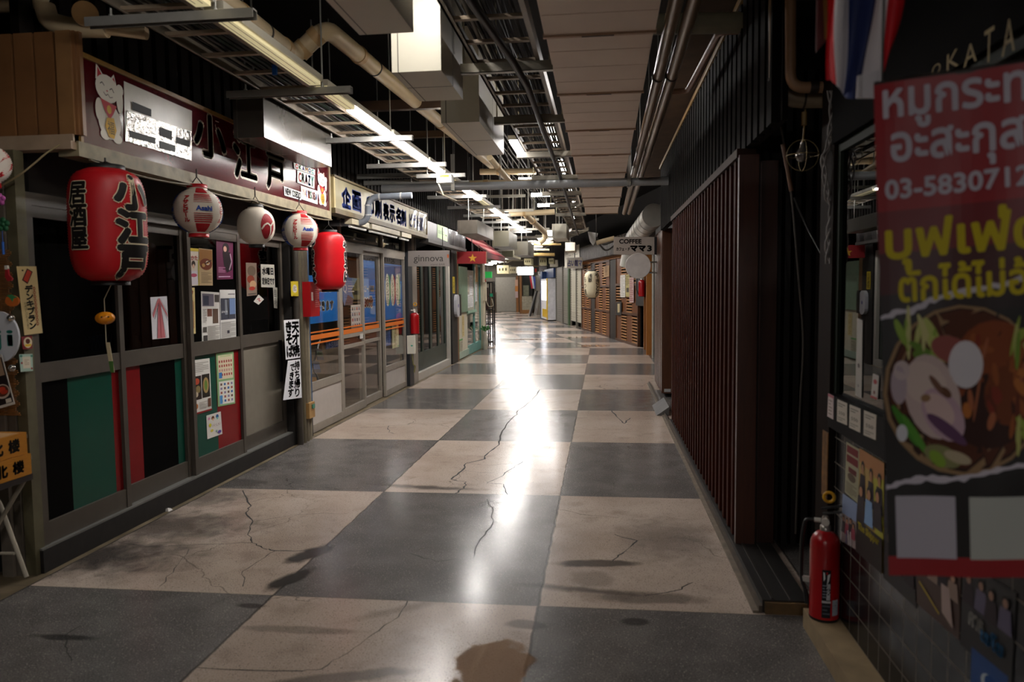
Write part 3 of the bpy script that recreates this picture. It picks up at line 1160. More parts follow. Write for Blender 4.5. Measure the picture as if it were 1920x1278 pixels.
paper('clipping', 'left page of the magazine clipping with small photos, on the third door glass', 'poster', [(377, 546), (411, 548), (413, 640), (379, 645)],
      [('r', .05, .04, .68, .28, '#6a6470'), ('r', .1, .08, .4, .26, '#35384a'), ('r', .72, .05, .98, .2, '#4a4440'), ('r', .3, .33, .56, .48, '#6a4030'), ('r', .6, .33, .9, .62, '#5a4638'), ('l', .06, .33, .26, .6, 10, '#8a8680'), ('l', .3, .66, .95, .95, 14, '#9a968e'), ('r', .05, .68, .25, .78, '#4a4640'), ('r', .06, .84, .28, .95, '#3a3634')], '#d9d6d0', group=GR)
paper('clipping', 'right page of the magazine clipping with a large street photo, on the third door glass', 'poster', [(412, 543), (441, 543), (443, 633), (414, 638)],
      [('r', .03, .17, .98, .6, '#3a3c48'), ('r', .6, .18, .98, .5, '#6a80a8'), ('r', .3, .2, .5, .5, '#7a8088'), ('s', [(.45, .18), (.5, .58)], .03, '#15151a'), ('t', '浅草地下街', .06, .42, .45, .46, '#dcdcdc'), ('l', .5, .07, .95, .11, 1, '#44424a'), ('l', .05, .64, .95, .96, 14, '#a09c96'), ('r', .4, .82, .55, .88, '#3a3640')], '#d6d4d0', group=GR)
paper('sticker', 'small oval white sticker with a yellow foot, lowest on the third door glass', 'sticker', [(354, 637), (361, 637), (362, 652), (354, 653)], [('e', .5, .5, .45, .46, '#d9cfb8'), ('e', .5, .42, .22, .2, '#8a2a20'), ('r', .2, .65, .8, .85, '#d9b02a')], '#6a1a16', group=GR)
paper('poster', 'narrow photo poster of a meal on the fourth door glass beside the closing-day note', 'poster', [(461, 492), (481, 493), (482, 553), (463, 555)],
      [('e', .5, .25, .4, .16, '#6a5a4a'), ('e', .4, .5, .35, .12, '#8a3a24'), ('e', .6, .66, .32, .12, '#c9a07a'), ('e', .5, .78, .3, .06, '#b03a2a'), ('l', .1, .92, .9, .97, 1, '#3a3a3a')], '#8a7868', group=GR)
paper('handwritten_note', 'white handwritten closing-day note on the fourth door glass', 'sign', [(489, 495), (514, 496), (516, 539), (490, 538)], [('t', '水曜日', .08, .14, .9, .45, '#2a2a2a', .012), ('t', '定休日です', .06, .58, .95, .88, '#2a2a2a', .01)], '#c9c7ba', group=GR)
paper('sticker', 'small tilted white tag with a red squiggle on the fourth door glass', 'sticker', [(485, 552), (495, 561), (485, 571), (476, 565)], [('s', [(.2, .6), (.4, .3), (.6, .6), (.8, .4)], .1, '#a02a2a')], '#d6d2c8', group=GR)
paper('handwritten_note', 'narrow white slip at the right edge of the fourth door glass', 'sign', [(512, 538), (520, 539), (520, 578), (514, 577)], [('v', '臨時', .5, .1, .9, .6, '#4a4a4a')], '#b8b5aa', group=GR)
paper('poster', 'tall white poster with two food photos on the green half of the third door', 'poster', [(358, 676), (393, 671), (397, 768), (362, 778)],
      [('l', .08, .05, .92, .24, 6, '#9a968e'), ('r', .06, .3, .48, .74, '#2a1c16'), ('r', .52, .29, .94, .73, '#241c14'), ('e', .25, .4, .14, .06, '#b84a30'), ('e', .3, .55, .13, .07, '#8a7a50'), ('e', .2, .64, .1, .05, '#c9b8a0'), ('e', .72, .5, .16, .15, '#a88a5a'), ('e', .72, .5, .08, .1, '#6a8a3a'), ('e', .18, .86, .08, .05, '#b8703a'), ('l', .32, .79, .75, .93, 5, '#a8a49c'), ('r', .8, .76, .96, .92, '#6a4434'), ('r', 0, .97, 1, 1, '#8a1a1a')], '#dedbd4', group=GR)
paper('calendar', 'green edged calendar sheet with red stamps on the red half of the third door', 'poster', [(405, 662), (438, 658), (441, 756), (409, 762)],
      [('r', .08, .05, .92, .5, '#dccfb0'), ('l', .2, .05, .8, .1, 1, '#b8c890'), ('g', .1, .13, .9, .46, 6, 4, ['#a03030', '#c08a80', '#a84038']), ('r', .1, .37, .28, .48, '#3a78b8'), ('r', .08, .54, .94, .97, '#e2e0d6'), ('g', .12, .56, .92, .95, 4, 5, ['#6a4a3a', '#8a80a0', '#a05a4a', '#3a6aa8']), ('r', .1, .8, .25, .96, '#4a90c8')], '#88b078', group=GR)
paper('taped_drawing', "small white card with a child's coloured drawing, low on the third door", 'poster', [(387, 779), (414, 771), (417, 813), (389, 823)],
      [('e', .42, .18, .1, .09, '#6a3a20'), ('e', .72, .16, .1, .09, '#2a5a90'), ('e', .42, .24, .06, .05, '#e0b890'), ('e', .72, .24, .06, .05, '#80c0b0'), ('e', .15, .16, .08, .06, '#d890b0'), ('t', 'いらっしゃい', .35, .42, .9, .58, '#7a2430'), ('e', .2, .45, .09, .08, '#c9c030'), ('e', .3, .7, .1, .06, '#d0c050'), ('e', .8, .85, .12, .07, '#5a4a98'), ('e', .6, .78, .06, .05, '#8ab0a0')], '#ddd9d2', group=GR)
paper('handwritten_sign', 'upper white sheet with brush characters on the striped pipes column', 'sign', [(532, 600), (561, 598), (563, 670), (536, 674)],
      [('v', '天才焼', .72, .05, .96, .42, '#141212', .02), ('v', 'きそば', .28, .04, .96, .40, '#141212', .02)], '#dddee2', X=-2.797)
paper('handwritten_sign', 'lower white sheet with brush characters and a cut corner on the striped pipes column', 'sign', [(540, 676), (563, 673), (566, 745), (531, 750)],
      [('v', '持ち帰り', .74, .04, .97, .34, '#141212', .014), ('v', 'できます', .36, .08, .95, .30, '#141212', .014)], '#dddee2', X=-2.797)
paper('sticker', 'scalloped yellow badge high on the striped pipes column', 'sticker', [(545, 527), (559, 527), (560, 555), (546, 555)], [('e', .5, .5, .46, .42, '#c9b42a'), ('e', .5, .5, .3, .28, '#c9c0b0'), ('l', .3, .35, .7, .65, 3, '#4a4a80')], '#b8a428', X=-2.797)
# litter
lp = on_z(312, 957)
m = MB(M('#d4d2cc', .5))
m.hexa([lp + V(q) for q in ((-.03, -.018, .001), (.03, -.022, .001), (.035, .018, .001), (-.028, .02, .001), (-.02, -.012, .016), (.018, -.014, .02), (.024, .012, .014), (-.02, .014, .018))])
T(m, 'crumpled_paper', 'small white scrap of crumpled paper on the floor before the sliding doors', 'litter')

# things seen inside the shop's glass
def inside(name, label, cat, mb):
    T(mb, name, label, cat)


p = on_x(254, 655, -3.1)
m = MB(M('#6b6a66', .4))
p.z = 1.067
m.lathe((p.x, p.y, p.z - .11), [(.04, 0), (.046, .02), (.046, .12), (.03, .16), (.02, .18), (.02, .2)], None, 20)
m.tube([V((p.x, p.y - .045, p.z + .0)), V((p.x, p.y - .075, p.z - .02)), V((p.x, p.y - .075, p.z - .07)), V((p.x, p.y - .045, p.z - .09))], .007, n=8)
inside('jug', 'grey jug behind the second door glass under the taped drawing', 'jug', m)
def stand(q, z=.957):
    q = [V(p) for p in q]
    q[2].z = q[3].z = z
    return q


sh = MB(M('#2a2018', .7, noise=.3))
sh.box(-3.4, 3.56, .93, -3.0, 6.7, .955)
T(sh, 'counter_board', 'dark counter board running behind the glass of the left shop doors', 'counter')
m = MB(M('#1e3f74', .6))
q = stand(pxq(on_x, -3.06, [(166, 630), (200, 626), (201, 660), (168, 666)]))
T(sheet(q, [('s', [(i / 5 - .2, 1), (i / 5 + .3, 0)], .03, '#7a90b8') for i in range(6)] + [('s', [(i / 5 - .2, 0), (i / 5 + .3, 1)], .03, '#7a90b8') for i in range(6)], '#1e3f74', .004), 'lattice_basket', 'blue lattice tray leaning inside the first door glass', 'basket')
T(sheet(stand(pxq(on_x, -3.05, [(166, 660), (200, 659), (201, 682), (167, 684)])), [('t', '唐揚', .4, .2, .9, .9, '#34303a', .01)], '#77736e', .003), 'menu_card', 'grey handwritten card standing inside the first door glass', 'sign')
T(sheet(stand(pxq(on_x, -3.05, [(116, 637), (164, 636), (160, 660), (120, 662)])), [('g', .02, .05, .98, .8, 12, 4, ['#8a8a88'])], '#5d5d5c', .003), 'lace_cloth', 'grey lace edged cloth inside the first door glass', 'cloth')
T(sheet(stand(pxq(on_x, -3.05, [(232, 652), (256, 652), (260, 668), (230, 672)])), [('e', .5, .45, .3, .25, '#3a3632')], '#77716a', .003), 'paper_bag', 'grey paper bag low inside the second door glass', 'bag')
# ---------------------------------------------------------------- crates and folding table at the left edge
ct = thing('folding_table', 'small folding table with white metal legs under the yellow crates at the left edge', 'table', (-3.0, 3.1, 0))
m = MB(M('#241f1e', .45, noise=.15))
m.box(-3.25, 2.75, .545, -2.76, 3.32, .575)
m.build('table_top', ct)
WM = M('#b9b09e', .4, noise=.1)
for a, b in (((-2.80, 3.31, .02), (-2.93, 3.2, .54)), ((-3.16, 3.31, .02), (-2.80, 3.31, .54)), ((-2.80, 2.8, .02), (-3.16, 2.8, .54)), ((-3.16, 2.8, .02), (-2.80, 2.8, .54))):
    m = MB(WM)
    if a[0] > -2.81 and a[1] > 3.3:
        pts = bend([on_y(50, 1081, 3.33), on_y(0, 944, 3.33), on_y(-12, 925, 3.33), on_y(16, 893, 3.33)], .03)
        m.tube(pts, .0105, n=10)
    else:
        m.tube([a, b], .0105, n=10)
    m.build('leg', ct)
m = MB(WM)
m.tube([on_y(-25, 1037, 3.33), on_y(27, 1037, 3.33)], .008, n=8)
m.build('crossbar', ct)
for i, (z0, z1, dy) in enumerate(((.576, .676, .01), (.678, .782, 0))):
    c = thing('wooden_crate', ['ochre wooden noodle crate with black characters, lower of the two on the folding table', 'ochre wooden noodle crate with black characters, upper of the two, its pale top showing'][i], 'crate', (-2.99, 3.05, z0), 'crates stacked on the folding table')
    YE = M('#b5761a', .5, noise=.18, stretch=(6, 2, 40))
    m = MB(YE)
    x0, x1, y0, y1 = -3.24, -2.765 + .008 * (1 - i), 2.7, 3.30 + dy
    m.box(x0, y0, z0, x1, y0 + .014, z1)
    m.box(x0, y1 - .014, z0, x1, y1, z1)
    m.box(x0, y0 + .014, z0, x0 + .014, y1 - .014, z1)
    m.box(x1 - .014, y0 + .014, z0, x1, y1 - .014, z1)
    f = flat((x1, y0, z1), (x1, y1, z1), (x1, y1, z0), (x1, y0, z0))
    L_ = y1 - y0
    draw(m, f, [('t', '北', 1 - .215 / L_, .22, 1 - .15 / L_, .78, '#1c140c', .006), ('t', '楼', 1 - .115 / L_, .22, 1 - .05 / L_, .78, '#1c140c', .006)], asp=L_ / (z1 - z0))
    m.build('side_boards', c)
    m = MB(M('#c79c6c', .6, noise=.15, stretch=(40, 4, 4)))
    m.box(x0 + .014, y0 + .014, z1 - .012, x1 - .014, y1 - .014, z1 - .002)
    m.build('lid', c)
    m = MB(STEEL)
    m.box(x1 - .02, y1, z1 - .03, x1 + .002, y1 + .003, z1 - .012)
    m.build('corner_bracket', c)

# decorations round the corner post
DY = 3.36
bb = MB(M('#8a5a28', .6, noise=.3, stretch=(4, 4, 60)))
a, b2 = on_y(-40, 470, DY + .05), on_y(17, 470, DY + .05)
z = a.z
n = 0
while z > 0.84:
    bb.tube([V((a.x, DY + .05, z)), V((b2.x + .012 * math.sin(n), DY + .05, z))], .003, n=5)
    z -= .0085
    n += 1
T(bb, 'bamboo_blind', 'brown bamboo slat blind hanging at the far left edge behind the ornaments', 'blind')


def disc(mb, c, ru, rv, d=.012, m=None, n=24):
    """a flat oval board facing the corridor's near end"""
    c = V(c)
    ring = [c + V((ru * math.cos(2 * PI * i / n), 0, rv * math.sin(2 * PI * i / n))) for i in range(n)]
    mb.prism(ring, (0, d, 0), m)


p = on_y(-2, 631, DY)
m = MB(M('#cdd0d6', .4, noise=.04))
disc(m, p, .105, .125)
f = flat(p + V((-.105, -.0005, .125)), p + V((.105, -.0005, .125)), p + V((.105, -.0005, -.125)), p + V((-.105, -.0005, -.125)))
draw(m, f, [('t', 'ji', .34, .38, .85, .78, '#2f8a7c', .012)], asp=.84)
T(m, 'oval_sign', 'white oval board with green letters, cut by the left edge above the menu photo', 'sign')
p = on_y(22, 564, DY)
m = MB(M('#c96a2a', .45, noise=.15))
disc(m, p, .036, .027, .01)
m.prism([p + V(q) for q in ((-.024, -.002, .027), (0, -.002, .031), (.03, -.002, .018), (.012, -.002, .012), (.004, -.002, -.004), (-.006, -.002, .012))], (0, .004, 0), M('#3d8a55', .5))
T(m, 'persimmon_ornament', 'orange persimmon cut-out with green leaves beside the yellowed plaque', 'ornament')
p = on_y(13, 515, DY)
m = MB(M('#a8242a', .5))
m.prism([p + V(q) for q in ((-.008, 0, .03), (.006, 0, .03), (.008, 0, .0), (.026, 0, -.018), (.02, 0, -.03), (0, 0, -.03), (-.012, 0, -.01))], (0, .01, 0))
m.prism([p + V(q) for q in ((-.010, -.001, .045), (.004, -.001, .045), (.006, -.001, .026), (-.010, -.001, .026))], (0, .012, 0), WHITE)
T(m, 'stocking_ornament', 'tiny red stocking ornament with a white cuff near the left edge', 'ornament')
for nm, lab, px, py, col, r in (('flower_ornament', 'pink flower ornament high on the left edge', 0, 374, '#c05aa8', .022), ('leaf_ornament', 'dark green leafy ornament just under the pink flower ornament', 6, 421, '#1d5a38', .026)):
    p = on_y(px, py, DY)
    m = MB(M(col, .5, noise=.15))
    for k in range(5):
        a = 2 * PI * k / 5 + .3
        m.lathe(p + V((r * .8 * math.cos(a), 0, r * .8 * math.sin(a))), [(0, -.006), (r * .5, -.004), (r * .62, 0), (r * .5, .004), (0, .006)], None, 10, axis='y')
    m.lathe(p, [(0, -.008), (r * .5, -.004), (r * .5, .004), (0, .008)], None, 10, axis='y')
    T(m, nm, lab, 'ornament')
p = on_y(6, 465, DY)
m = MB(M('#2a62b8', .5))
m.tube([p + V((0, 0, .03)), p - V((0, 0, .03))], .006, n=8)
m.tube([p + V((0, 0, .09)), p + V((0, 0, .03))], .0015, n=6)
T(m, 'blue_ornament', 'small blue hanging bead ornament under the green leafy one', 'ornament')
for lab, px, py in (('silver jingle bell above the white oval board', 20, 596), ('silver bell beside the tilted menu photo on the corner post', 22, 690)):
    p = on_y(px, py, DY)
    m = MB(M('#bcb8b0', .2, .9, .1))
    m.lathe(p, [(0, -.018), (.012, -.014), (.018, 0), (.016, .009), (.008, .016), (0, .018)], None, 18)
    T(m, 'bell_ornament', lab, 'bell')
q = [on_y(-30, 672, DY - .03), on_y(3, 664, DY - .03), on_y(28, 757, DY - .03), on_y(-16, 770, DY - .03)]
T(sheet(q, [('r', .04, .05, .96, .95, '#241a1a'), ('r', .08, .06, .9, .4, '#a88a70'), ('e', .62, .7, .34, .14, '#c9b8a8'), ('e', .62, .69, .28, .11, '#5a3020'), ('e', .6, .66, .18, .05, '#c9432a'), ('e', .7, .72, .16, .04, '#b83a24'), ('r', .68, .86, .92, .94, '#ddd6c8')], '#d2ccc4', .002), 'menu_photo', 'tilted laminated menu photo of red sausages on a plate at the left edge', 'poster')

# ---------------------------------------------------------------- pipes column between the first two shops
CB = MB(M('#1a1613', .7, noise=.3))
CB.box(-3.0, 6.7, 0, -2.87, 7.16, 2.2)
S(CB, 'trim_4')
for i, (y, r, col, lab) in enumerate(((6.74, .03, '#3a342d', 'brown-grey downpipe nearest the plain grey door panel'), (6.825, .026, '#5a5240', 'narrow olive downpipe behind the two handwritten sheets'), (6.91, .022, '#6e6452', 'pale thin downpipe on the column, left of the blue strip'), (6.985, .02, '#8a806c', 'palest downpipe on the column, beside the blue strip'))):
    m = MB(M(col, .5, noise=.25, scale=10))
    m.tube([(-2.83, y, 0), (-2.83, y, .02), (-2.83, y, 1.98), (-2.83, y, 2.13)], r, n=14)
    T(m, 'downpipe', lab, 'pipe', 'downpipes on the column')
m = MB(M('#1f4a70', .45, noise=.2))
m.box(-2.87, 7.05, .3, -2.855, 7.13, 1.93)
T(m, 'blue_strip', 'dark blue vertical panel strip at the left edge of the glass shop', 'panel')
rb = thing('fire_sign', 'red upright fire hose marker box below the barrel lantern of the glass shop', 'sign', (-2.79, 6.98, 1.2))
m = MB(M('#b2141c', .35, noise=.05))
m.box(-2.84, 6.86, 1.2, -2.74, 7.09, 1.53)
f = flat((-2.74, 6.86, 1.53), (-2.74, 7.09, 1.53), (-2.74, 7.09, 1.2), (-2.74, 6.86, 1.2))
draw(m, f, [('l', .5, .2, .95, .75, 9, '#d88a84'), ('r', .1, .3, .3, .55, '#d8d0c8')], asp=.7)
m.build('box', rb)
eb = thing('switch_box', 'small tan electrical box with a green button low beside the glass shop', 'switch box', (-2.8, 6.96, .25))
m = MB(M('#a8824e', .5, noise=.15))
m.box(-2.86, 6.88, .22, -2.79, 7.02, .37)
m.build('box', eb)
m = MB(M('#3a7a64', .4))
m.box(-2.79, 6.94, .31, -2.78, 7.0, .35)
m.build('button', eb)

# ---------------------------------------------------------------- glass shop with blue posters
GX = -2.9
FR2 = M('#8d857a', .38, .0, .1, 14)


def glazed(name, lab, y0, y1, zb, rails, z1=1.93, fw=.045, glass=GLASS, bottom=None, x=GX, thick=.035, mat=None, kind='structure', handle=None):
    d = thing(name, lab, 'door' if 'door' in name else 'window', (x, (y0 + y1) / 2, 0), None, kind)
    m = MB(mat or FR2)
    m.box(x - thick, y0, 0.01, x, y0 + fw, z1)
    m.box(x - thick, y1 - fw, 0.01, x, y1, z1)
    m.box(x - thick, y0 + fw, 0.01, x, y1 - fw, .01 + zb)
    m.box(x - thick, y0 + fw, z1 - fw, x, y1 - fw, z1)
    for a, b in rails:
        m.box(x - thick * .9, y0 + fw, a, x - .002, y1 - fw, b)
    m.build('frame', d)
    lo = rails[0][1] if bottom else .01 + zb
    if bottom:
        q = MB(bottom)
        q.box(x - .02, y0 + fw, .01 + zb, x - .012, y1 - fw, rails[0][0])
        q.build('lower_panel', d)
    g = MB(glass)
    g.box(x - .02, y0 + fw, lo, x - .016, y1 - fw, z1 - fw)
    g.build('glass_pane', d)
    return d


PAL = M('#b4ada6', .42, noise=.06)
glazed('window_1', 'left side window of the glass shop with a pale lower panel', 7.14, 8.16, .08, [(.44, .52)], bottom=PAL)
glazed('door_5', 'left sliding glass door of the glass shop with a wall calendar behind', 8.16, 8.98, .09, [(.78, .82), (.90, .94)])
glazed('door_6', 'right sliding glass door of the glass shop with a tall blue poster', 8.95, 9.80, .09, [(.78, .82), (.90, .94)], x=GX - .04)
glazed('window_2', 'right side window of the glass shop with three skewer shapes on blue', 9.82, 10.92, .08, [(.34, .41)], bottom=PAL)
m = MB(M('#4a1f12', .5, noise=.2))
m.box(GX - .03, 8.2, .82, GX - .022, 8.94, .90)
m.box(GX - .07, 9.0, .82, GX - .062, 9.76, .90)
S(m, 'trim_5')
m = MB(FR2)
m.box(GX - .05, 7.14, 1.93, GX, 10.95, 2.0)
for y in (7.14, 8.16, 9.78, 10.9):
    m.box(GX - .05, y, 2.0, GX, y + .05, 2.25)
S(m, 'trim_6')
m = MB(GLASSD)
m.box(GX - .03, 7.19, 2.0, GX - .026, 10.9, 2.25)
S(m, 'window_3')
GB = '#0f66b0'


def gsheet(name, label, y0, z1, y1, z0, items, paper_, x=GX - .028, cat='poster', group='blue posters in the glass shop', th=.002):
    return T(sheet([(x, y0, z1), (x, y1, z1), (x, y1, z0), (x, y0, z0)], items, paper_, th, .4), name, label, cat, group)


W2 = '#e6ded0'
gsheet('window_poster', 'large blue poster with white characters behind the barrel lantern and red marker box', 7.2, 1.60, 8.11, 1.11, [('t', 'できます', .33, .54, .86, .74, W2, .010), ('t', '全国配送', .2, .1, .8, .34, W2, .01)], GB)
gsheet('window_poster', 'tall blue poster with two rows of pale lettering on the right sliding door', 9.02, 1.82, 9.66, 1.02, [('r', 0, .12, 1, .3, '#2a5f94'), ('t', 'スピード印刷', .18, .40, .92, .50, '#d8c9b4', .01), ('t', '30分', .28, .58, .82, .74, '#a83a30', .012, '#e0d0bc', .02)], GB, x=GX - .068)
gsheet('window_poster', 'blue poster with three pale upright skewer shapes on the right side window', 9.9, 1.80, 10.86, 1.02,
       [('r', 0, .02, 1, .3, '#41507a')] + sum([[('e', .20 + k * .26 + .06, .46, .10, .27, c), ('e', .20 + k * .26, .46, .105, .29, '#d8d0b8'), ('v', s, .20 + k * .26, .22, .72, .13, '#3a2a20')] for k, (c, s) in enumerate((('#2f8a4a', 'スタンプ印'), ('#b02a2a', 'いろいろ印'), ('#2f8a4a', 'できあがり')))], []), GB)
m = MB(P('#20507a'))
st = [on_x(px, py, GX - .03) for px, py in ((647, 498), (654, 520), (670, 522), (659, 545), (664, 560), (652, 552), (646, 574), (641, 555), (638, 530), (642, 520))]
m.prism([V(q) for q in st], (-.002, 0, 0))
f = flat(on_x(640, 515, GX - .029), on_x(668, 515, GX - .029), on_x(668, 560, GX - .029), on_x(640, 560, GX - .029))
draw(m, f, [('t', 'Q', .10, .40, .34, .78, '#b8b0a0'), ('l', .42, .42, .85, .75, 3, '#9a9a90')], e0=.002)
T(m, 'star_poster', 'blue star shaped notice with a pale letter Q on the left sliding door', 'poster')
gsheet('wall_calendar', 'white calendar sheet hanging behind the left sliding door', 8.56, 1.27, 8.92, .98, [('g', .05, .05, .95, .95, 4, 4, ['#5a4a48', '#6a6a80', '#a04a4a', '#8a8a88'])], '#c9c4bc', group=None, cat='calendar')
m = MB(P('#c8691e'))
for a, b, x in ((7.19, 8.11, GX - .0145), (8.21, 8.93, GX - .0145), (9.0, 9.75, GX - .0545), (9.87, 10.87, GX - .0145)):
    for z0, z1 in ((1.015, 1.03), (.945, .995), (.90, .918)):
        m.box(x, a, z0, x + .0008, b, z1)
T(m, 'glass_stripes', 'band of three orange stripes across all panes of the glass shop', 'decal')
gsheet('notice', 'small dark blue strip notice with pale writing, low on the left side window', 7.72, .90, 8.1, .82, [('t', '回ト名刺印', .04, .1, .96, .9, '#a8a8b8', .01)], '#1c2a58', group=None, cat='sign')
gsheet('notice', 'small blue green-edged upright notice on the right side window', 9.92, .93, 10.2, .68, [('r', 0, 0, 1, .06, '#4a9a4a'), ('r', 0, 0, .07, 1, '#4a9a4a'), ('v', '営業中です', .35, .1, .9, .3, '#a0b8d8', .01), ('v', 'お入り', .72, .15, .8, .25, '#a0b8d8', .01)], '#1c4f9a', group=None, cat='sign')
gsheet('notice', 'long pale yellow strip notice on the right side window', 10.28, .98, 10.62, .62, [('v', '年末年始休み', .5, .06, .92, .4, '#8a5a2a')], '#cfc998', group=None, cat='sign')
gsheet('notice', 'tiny white card on the door rail of the glass shop', 8.78, .92, 8.9, .86, [], '#c8c6c0', x=GX + .0005, group=None, cat='sign')
# inside the glass shop
m = MB(M('#4d4a44', .7, noise=.15))
m.box(-4.9, 6.98, 0, -4.86, 11.0, 3.0)
S(m, 'wall_left_shop')
m = MB(M('#55524c', .6, noise=.15))
m.box(-4.86, 6.98, 2.6, -2.96, 11.0, 2.64)
S(m, 'ceiling_shop')
rk = thing('leaflet_rack', 'tilted wire rack of pictured leaflets inside the left side window of the glass shop', 'rack', (-3.2, 7.75, 0))
m = MB(STEEL)
for x in (-3.3, -3.08):
    m.tube([(x, 7.5, .02), (x, 7.62, .5), (x, 8.0, .98)], .012, n=8)
    m.tube([(x, 8.3, .02), (x, 7.75, .6)], .012, n=8)
m.tube([(-3.08, 7.55, .3), (-3.08, 8.1, .3)], .008, n=8)
m.build('stand', rk)
for i, (t0, col) in enumerate(((.05, '#c08a3a'), (.3, '#5a7ab0'), (.55, '#6a8a58'))):
    a = V((-3.06, 7.55, .42)).lerp(V((-3.06, 7.95, .93)), t0)
    b = V((-3.06, 7.55, .42)).lerp(V((-3.06, 7.95, .93)), t0 + .2)
    q = [a + V((.0, .0, .13)), b + V((0, .10, .0)), b + V((.01, .13, -.12)), a + V((.01, .02, .0))]
    sheet(q, [('g', .02, .1, .98, .9, 5, 1, [col, '#c8c0b0', '#b89a60'])], '#4a4a4c', .004).build('leaflet_tray', rk)
m = MB(M('#7c6a4c', .6, noise=.2))
m.box(-4.0, 8.3, 0, -3.4, 9.6, .72)
T(m, 'shop_counter', 'wooden counter inside the glass shop behind its sliding doors', 'counter')
m = MB(M('#3d3a36', .6))
m.box(-4.8, 10.1, 0, -3.6, 10.9, 1.2)
T(m, 'office_cabinet', 'dark cabinet inside the right end of the glass shop', 'cabinet')
# cream board above
s2 = thing('fascia_sign', 'grimy cream shop board with blue characters over the glass shop, partly behind crinkled plastic', 'sign', (-2.6, 9.1, 2.24))
m = MB(M('#857d62', .4, noise=.22, scale=4))
m.box(-2.68, 7.2, 2.25, -2.6, 11.06, 2.55)
f = flat((-2.6, 7.2, 2.55), (-2.6, 11.06, 2.55), (-2.6, 11.06, 2.25), (-2.6, 7.2, 2.25))
BLU = '#1c357e'
draw(m, f, [('t', c, u0, .22, u1, .86, BLU, .004) for c, u0, u1 in (('企', .055, .125), ('画', .14, .21), ('印', .265, .33), ('刷', .345, .41), ('表', .43, .49), ('示', .50, .56), ('名', .575, .635), ('刺', .64, .70))] +
     [('t', 'ビ', .75, .25, .79, .8, BLU, .003), ('t', 'ラ', .80, .25, .84, .8, BLU, .003), ('t', '伝票', .855, .25, .955, .85, BLU, .003)], asp=12.8)
m.build('board', s2)
m = MB(M('#584b30', .5, noise=.3))
m.box(-2.72, 7.16, 2.20, -2.58, 11.08, 2.25)
m.box(-2.68, 7.16, 2.55, -2.58, 11.08, 2.57)
m.box(-2.68, 7.16, 2.25, -2.59, 7.2, 2.55, M('#a8976a', .5))
m.box(-2.68, 11.06, 2.25, -2.58, 11.08, 2.55)
m.build('frame', s2)
m = MB(glass_mat('#e8e8e8', .9, .12))
for k in range(10):
    y0, y1 = 10.0 + k * .1, 10.1 + k * .1
    m.face([(-2.590 + .006 * (k % 2), y0, 2.26), (-2.590 + .006 * ((k + 1) % 2), y1, 2.26), (-2.582 + .008 * ((k + 1) % 3), y1, 2.54), (-2.582 + .008 * (k % 3), y0, 2.54)])
m.build('plastic_wrap', s2)
# strip lights hanging below it, switched off
for i, (a, b) in enumerate(((7.65, 8.24), (8.34, 9.52), (9.62, 10.1))):
    t = thing('strip_light', ['short bare tube light under the left end of the cream board', 'longest bare tube light under the middle of the cream board', 'short bare tube light under the right end of the cream board'][i], 'light fixture', (-2.62, (a + b) / 2, 2.1))
    m = MB(M('#a8a088', .4, noise=.15))
    m.box(-2.66, a, 2.135, -2.58, b, 2.19)
    m.build('housing', t)
    m = MB(M('#e4e2dc', .3, noise=0))
    m.tube([(-2.62, a + .03, 2.112), (-2.62, b - .03, 2.112)], .014, n=12)
    m.build('tube', t)
# grey conduit with an S bend
m = MB(M('#6a7078', .35, noise=.12))
Yc = 7.9
pts = bend([on_y(618, 418, Yc), on_y(690, 418, Yc), on_y(690, 370, Yc), on_y(772, 366, Yc)], .12)
m.tube(pts, .034, n=14)
cn = thing('conduit_pipe', 'thick grey conduit making a step in front of the cream board', 'pipe', tuple(pts[0]))
m.build('pipe', cn)
for q in (on_y(640, 418, Yc), on_y(712, 369, Yc), on_y(752, 367, Yc)):
    m = MB(M('#a8a8a4', .4))
    m.lathe(q, [(.037, -.008), (.037, .008)], None, 14, axis='x')
    m.build('clip', cn)
for q in (on_y(690, 403, Yc), on_y(690, 385, Yc)):
    m = MB(M('#a8a8a4', .4))
    m.lathe(q, [(.037, -.006), (.037, .006)], None, 14, axis='z')
    m.build('clip', cn)
# ---------------------------------------------------------------- post, extinguisher and tag box
m = MB(M('#23262b', .5, noise=.25))
m.box(-2.95, 10.96, 0, -2.86, 11.2, 2.3)
m.box(-2.9, 11.2, 0, -2.87, 11.52, 2.3, M('#8d857a', .45))
S(m, 'trim_7')


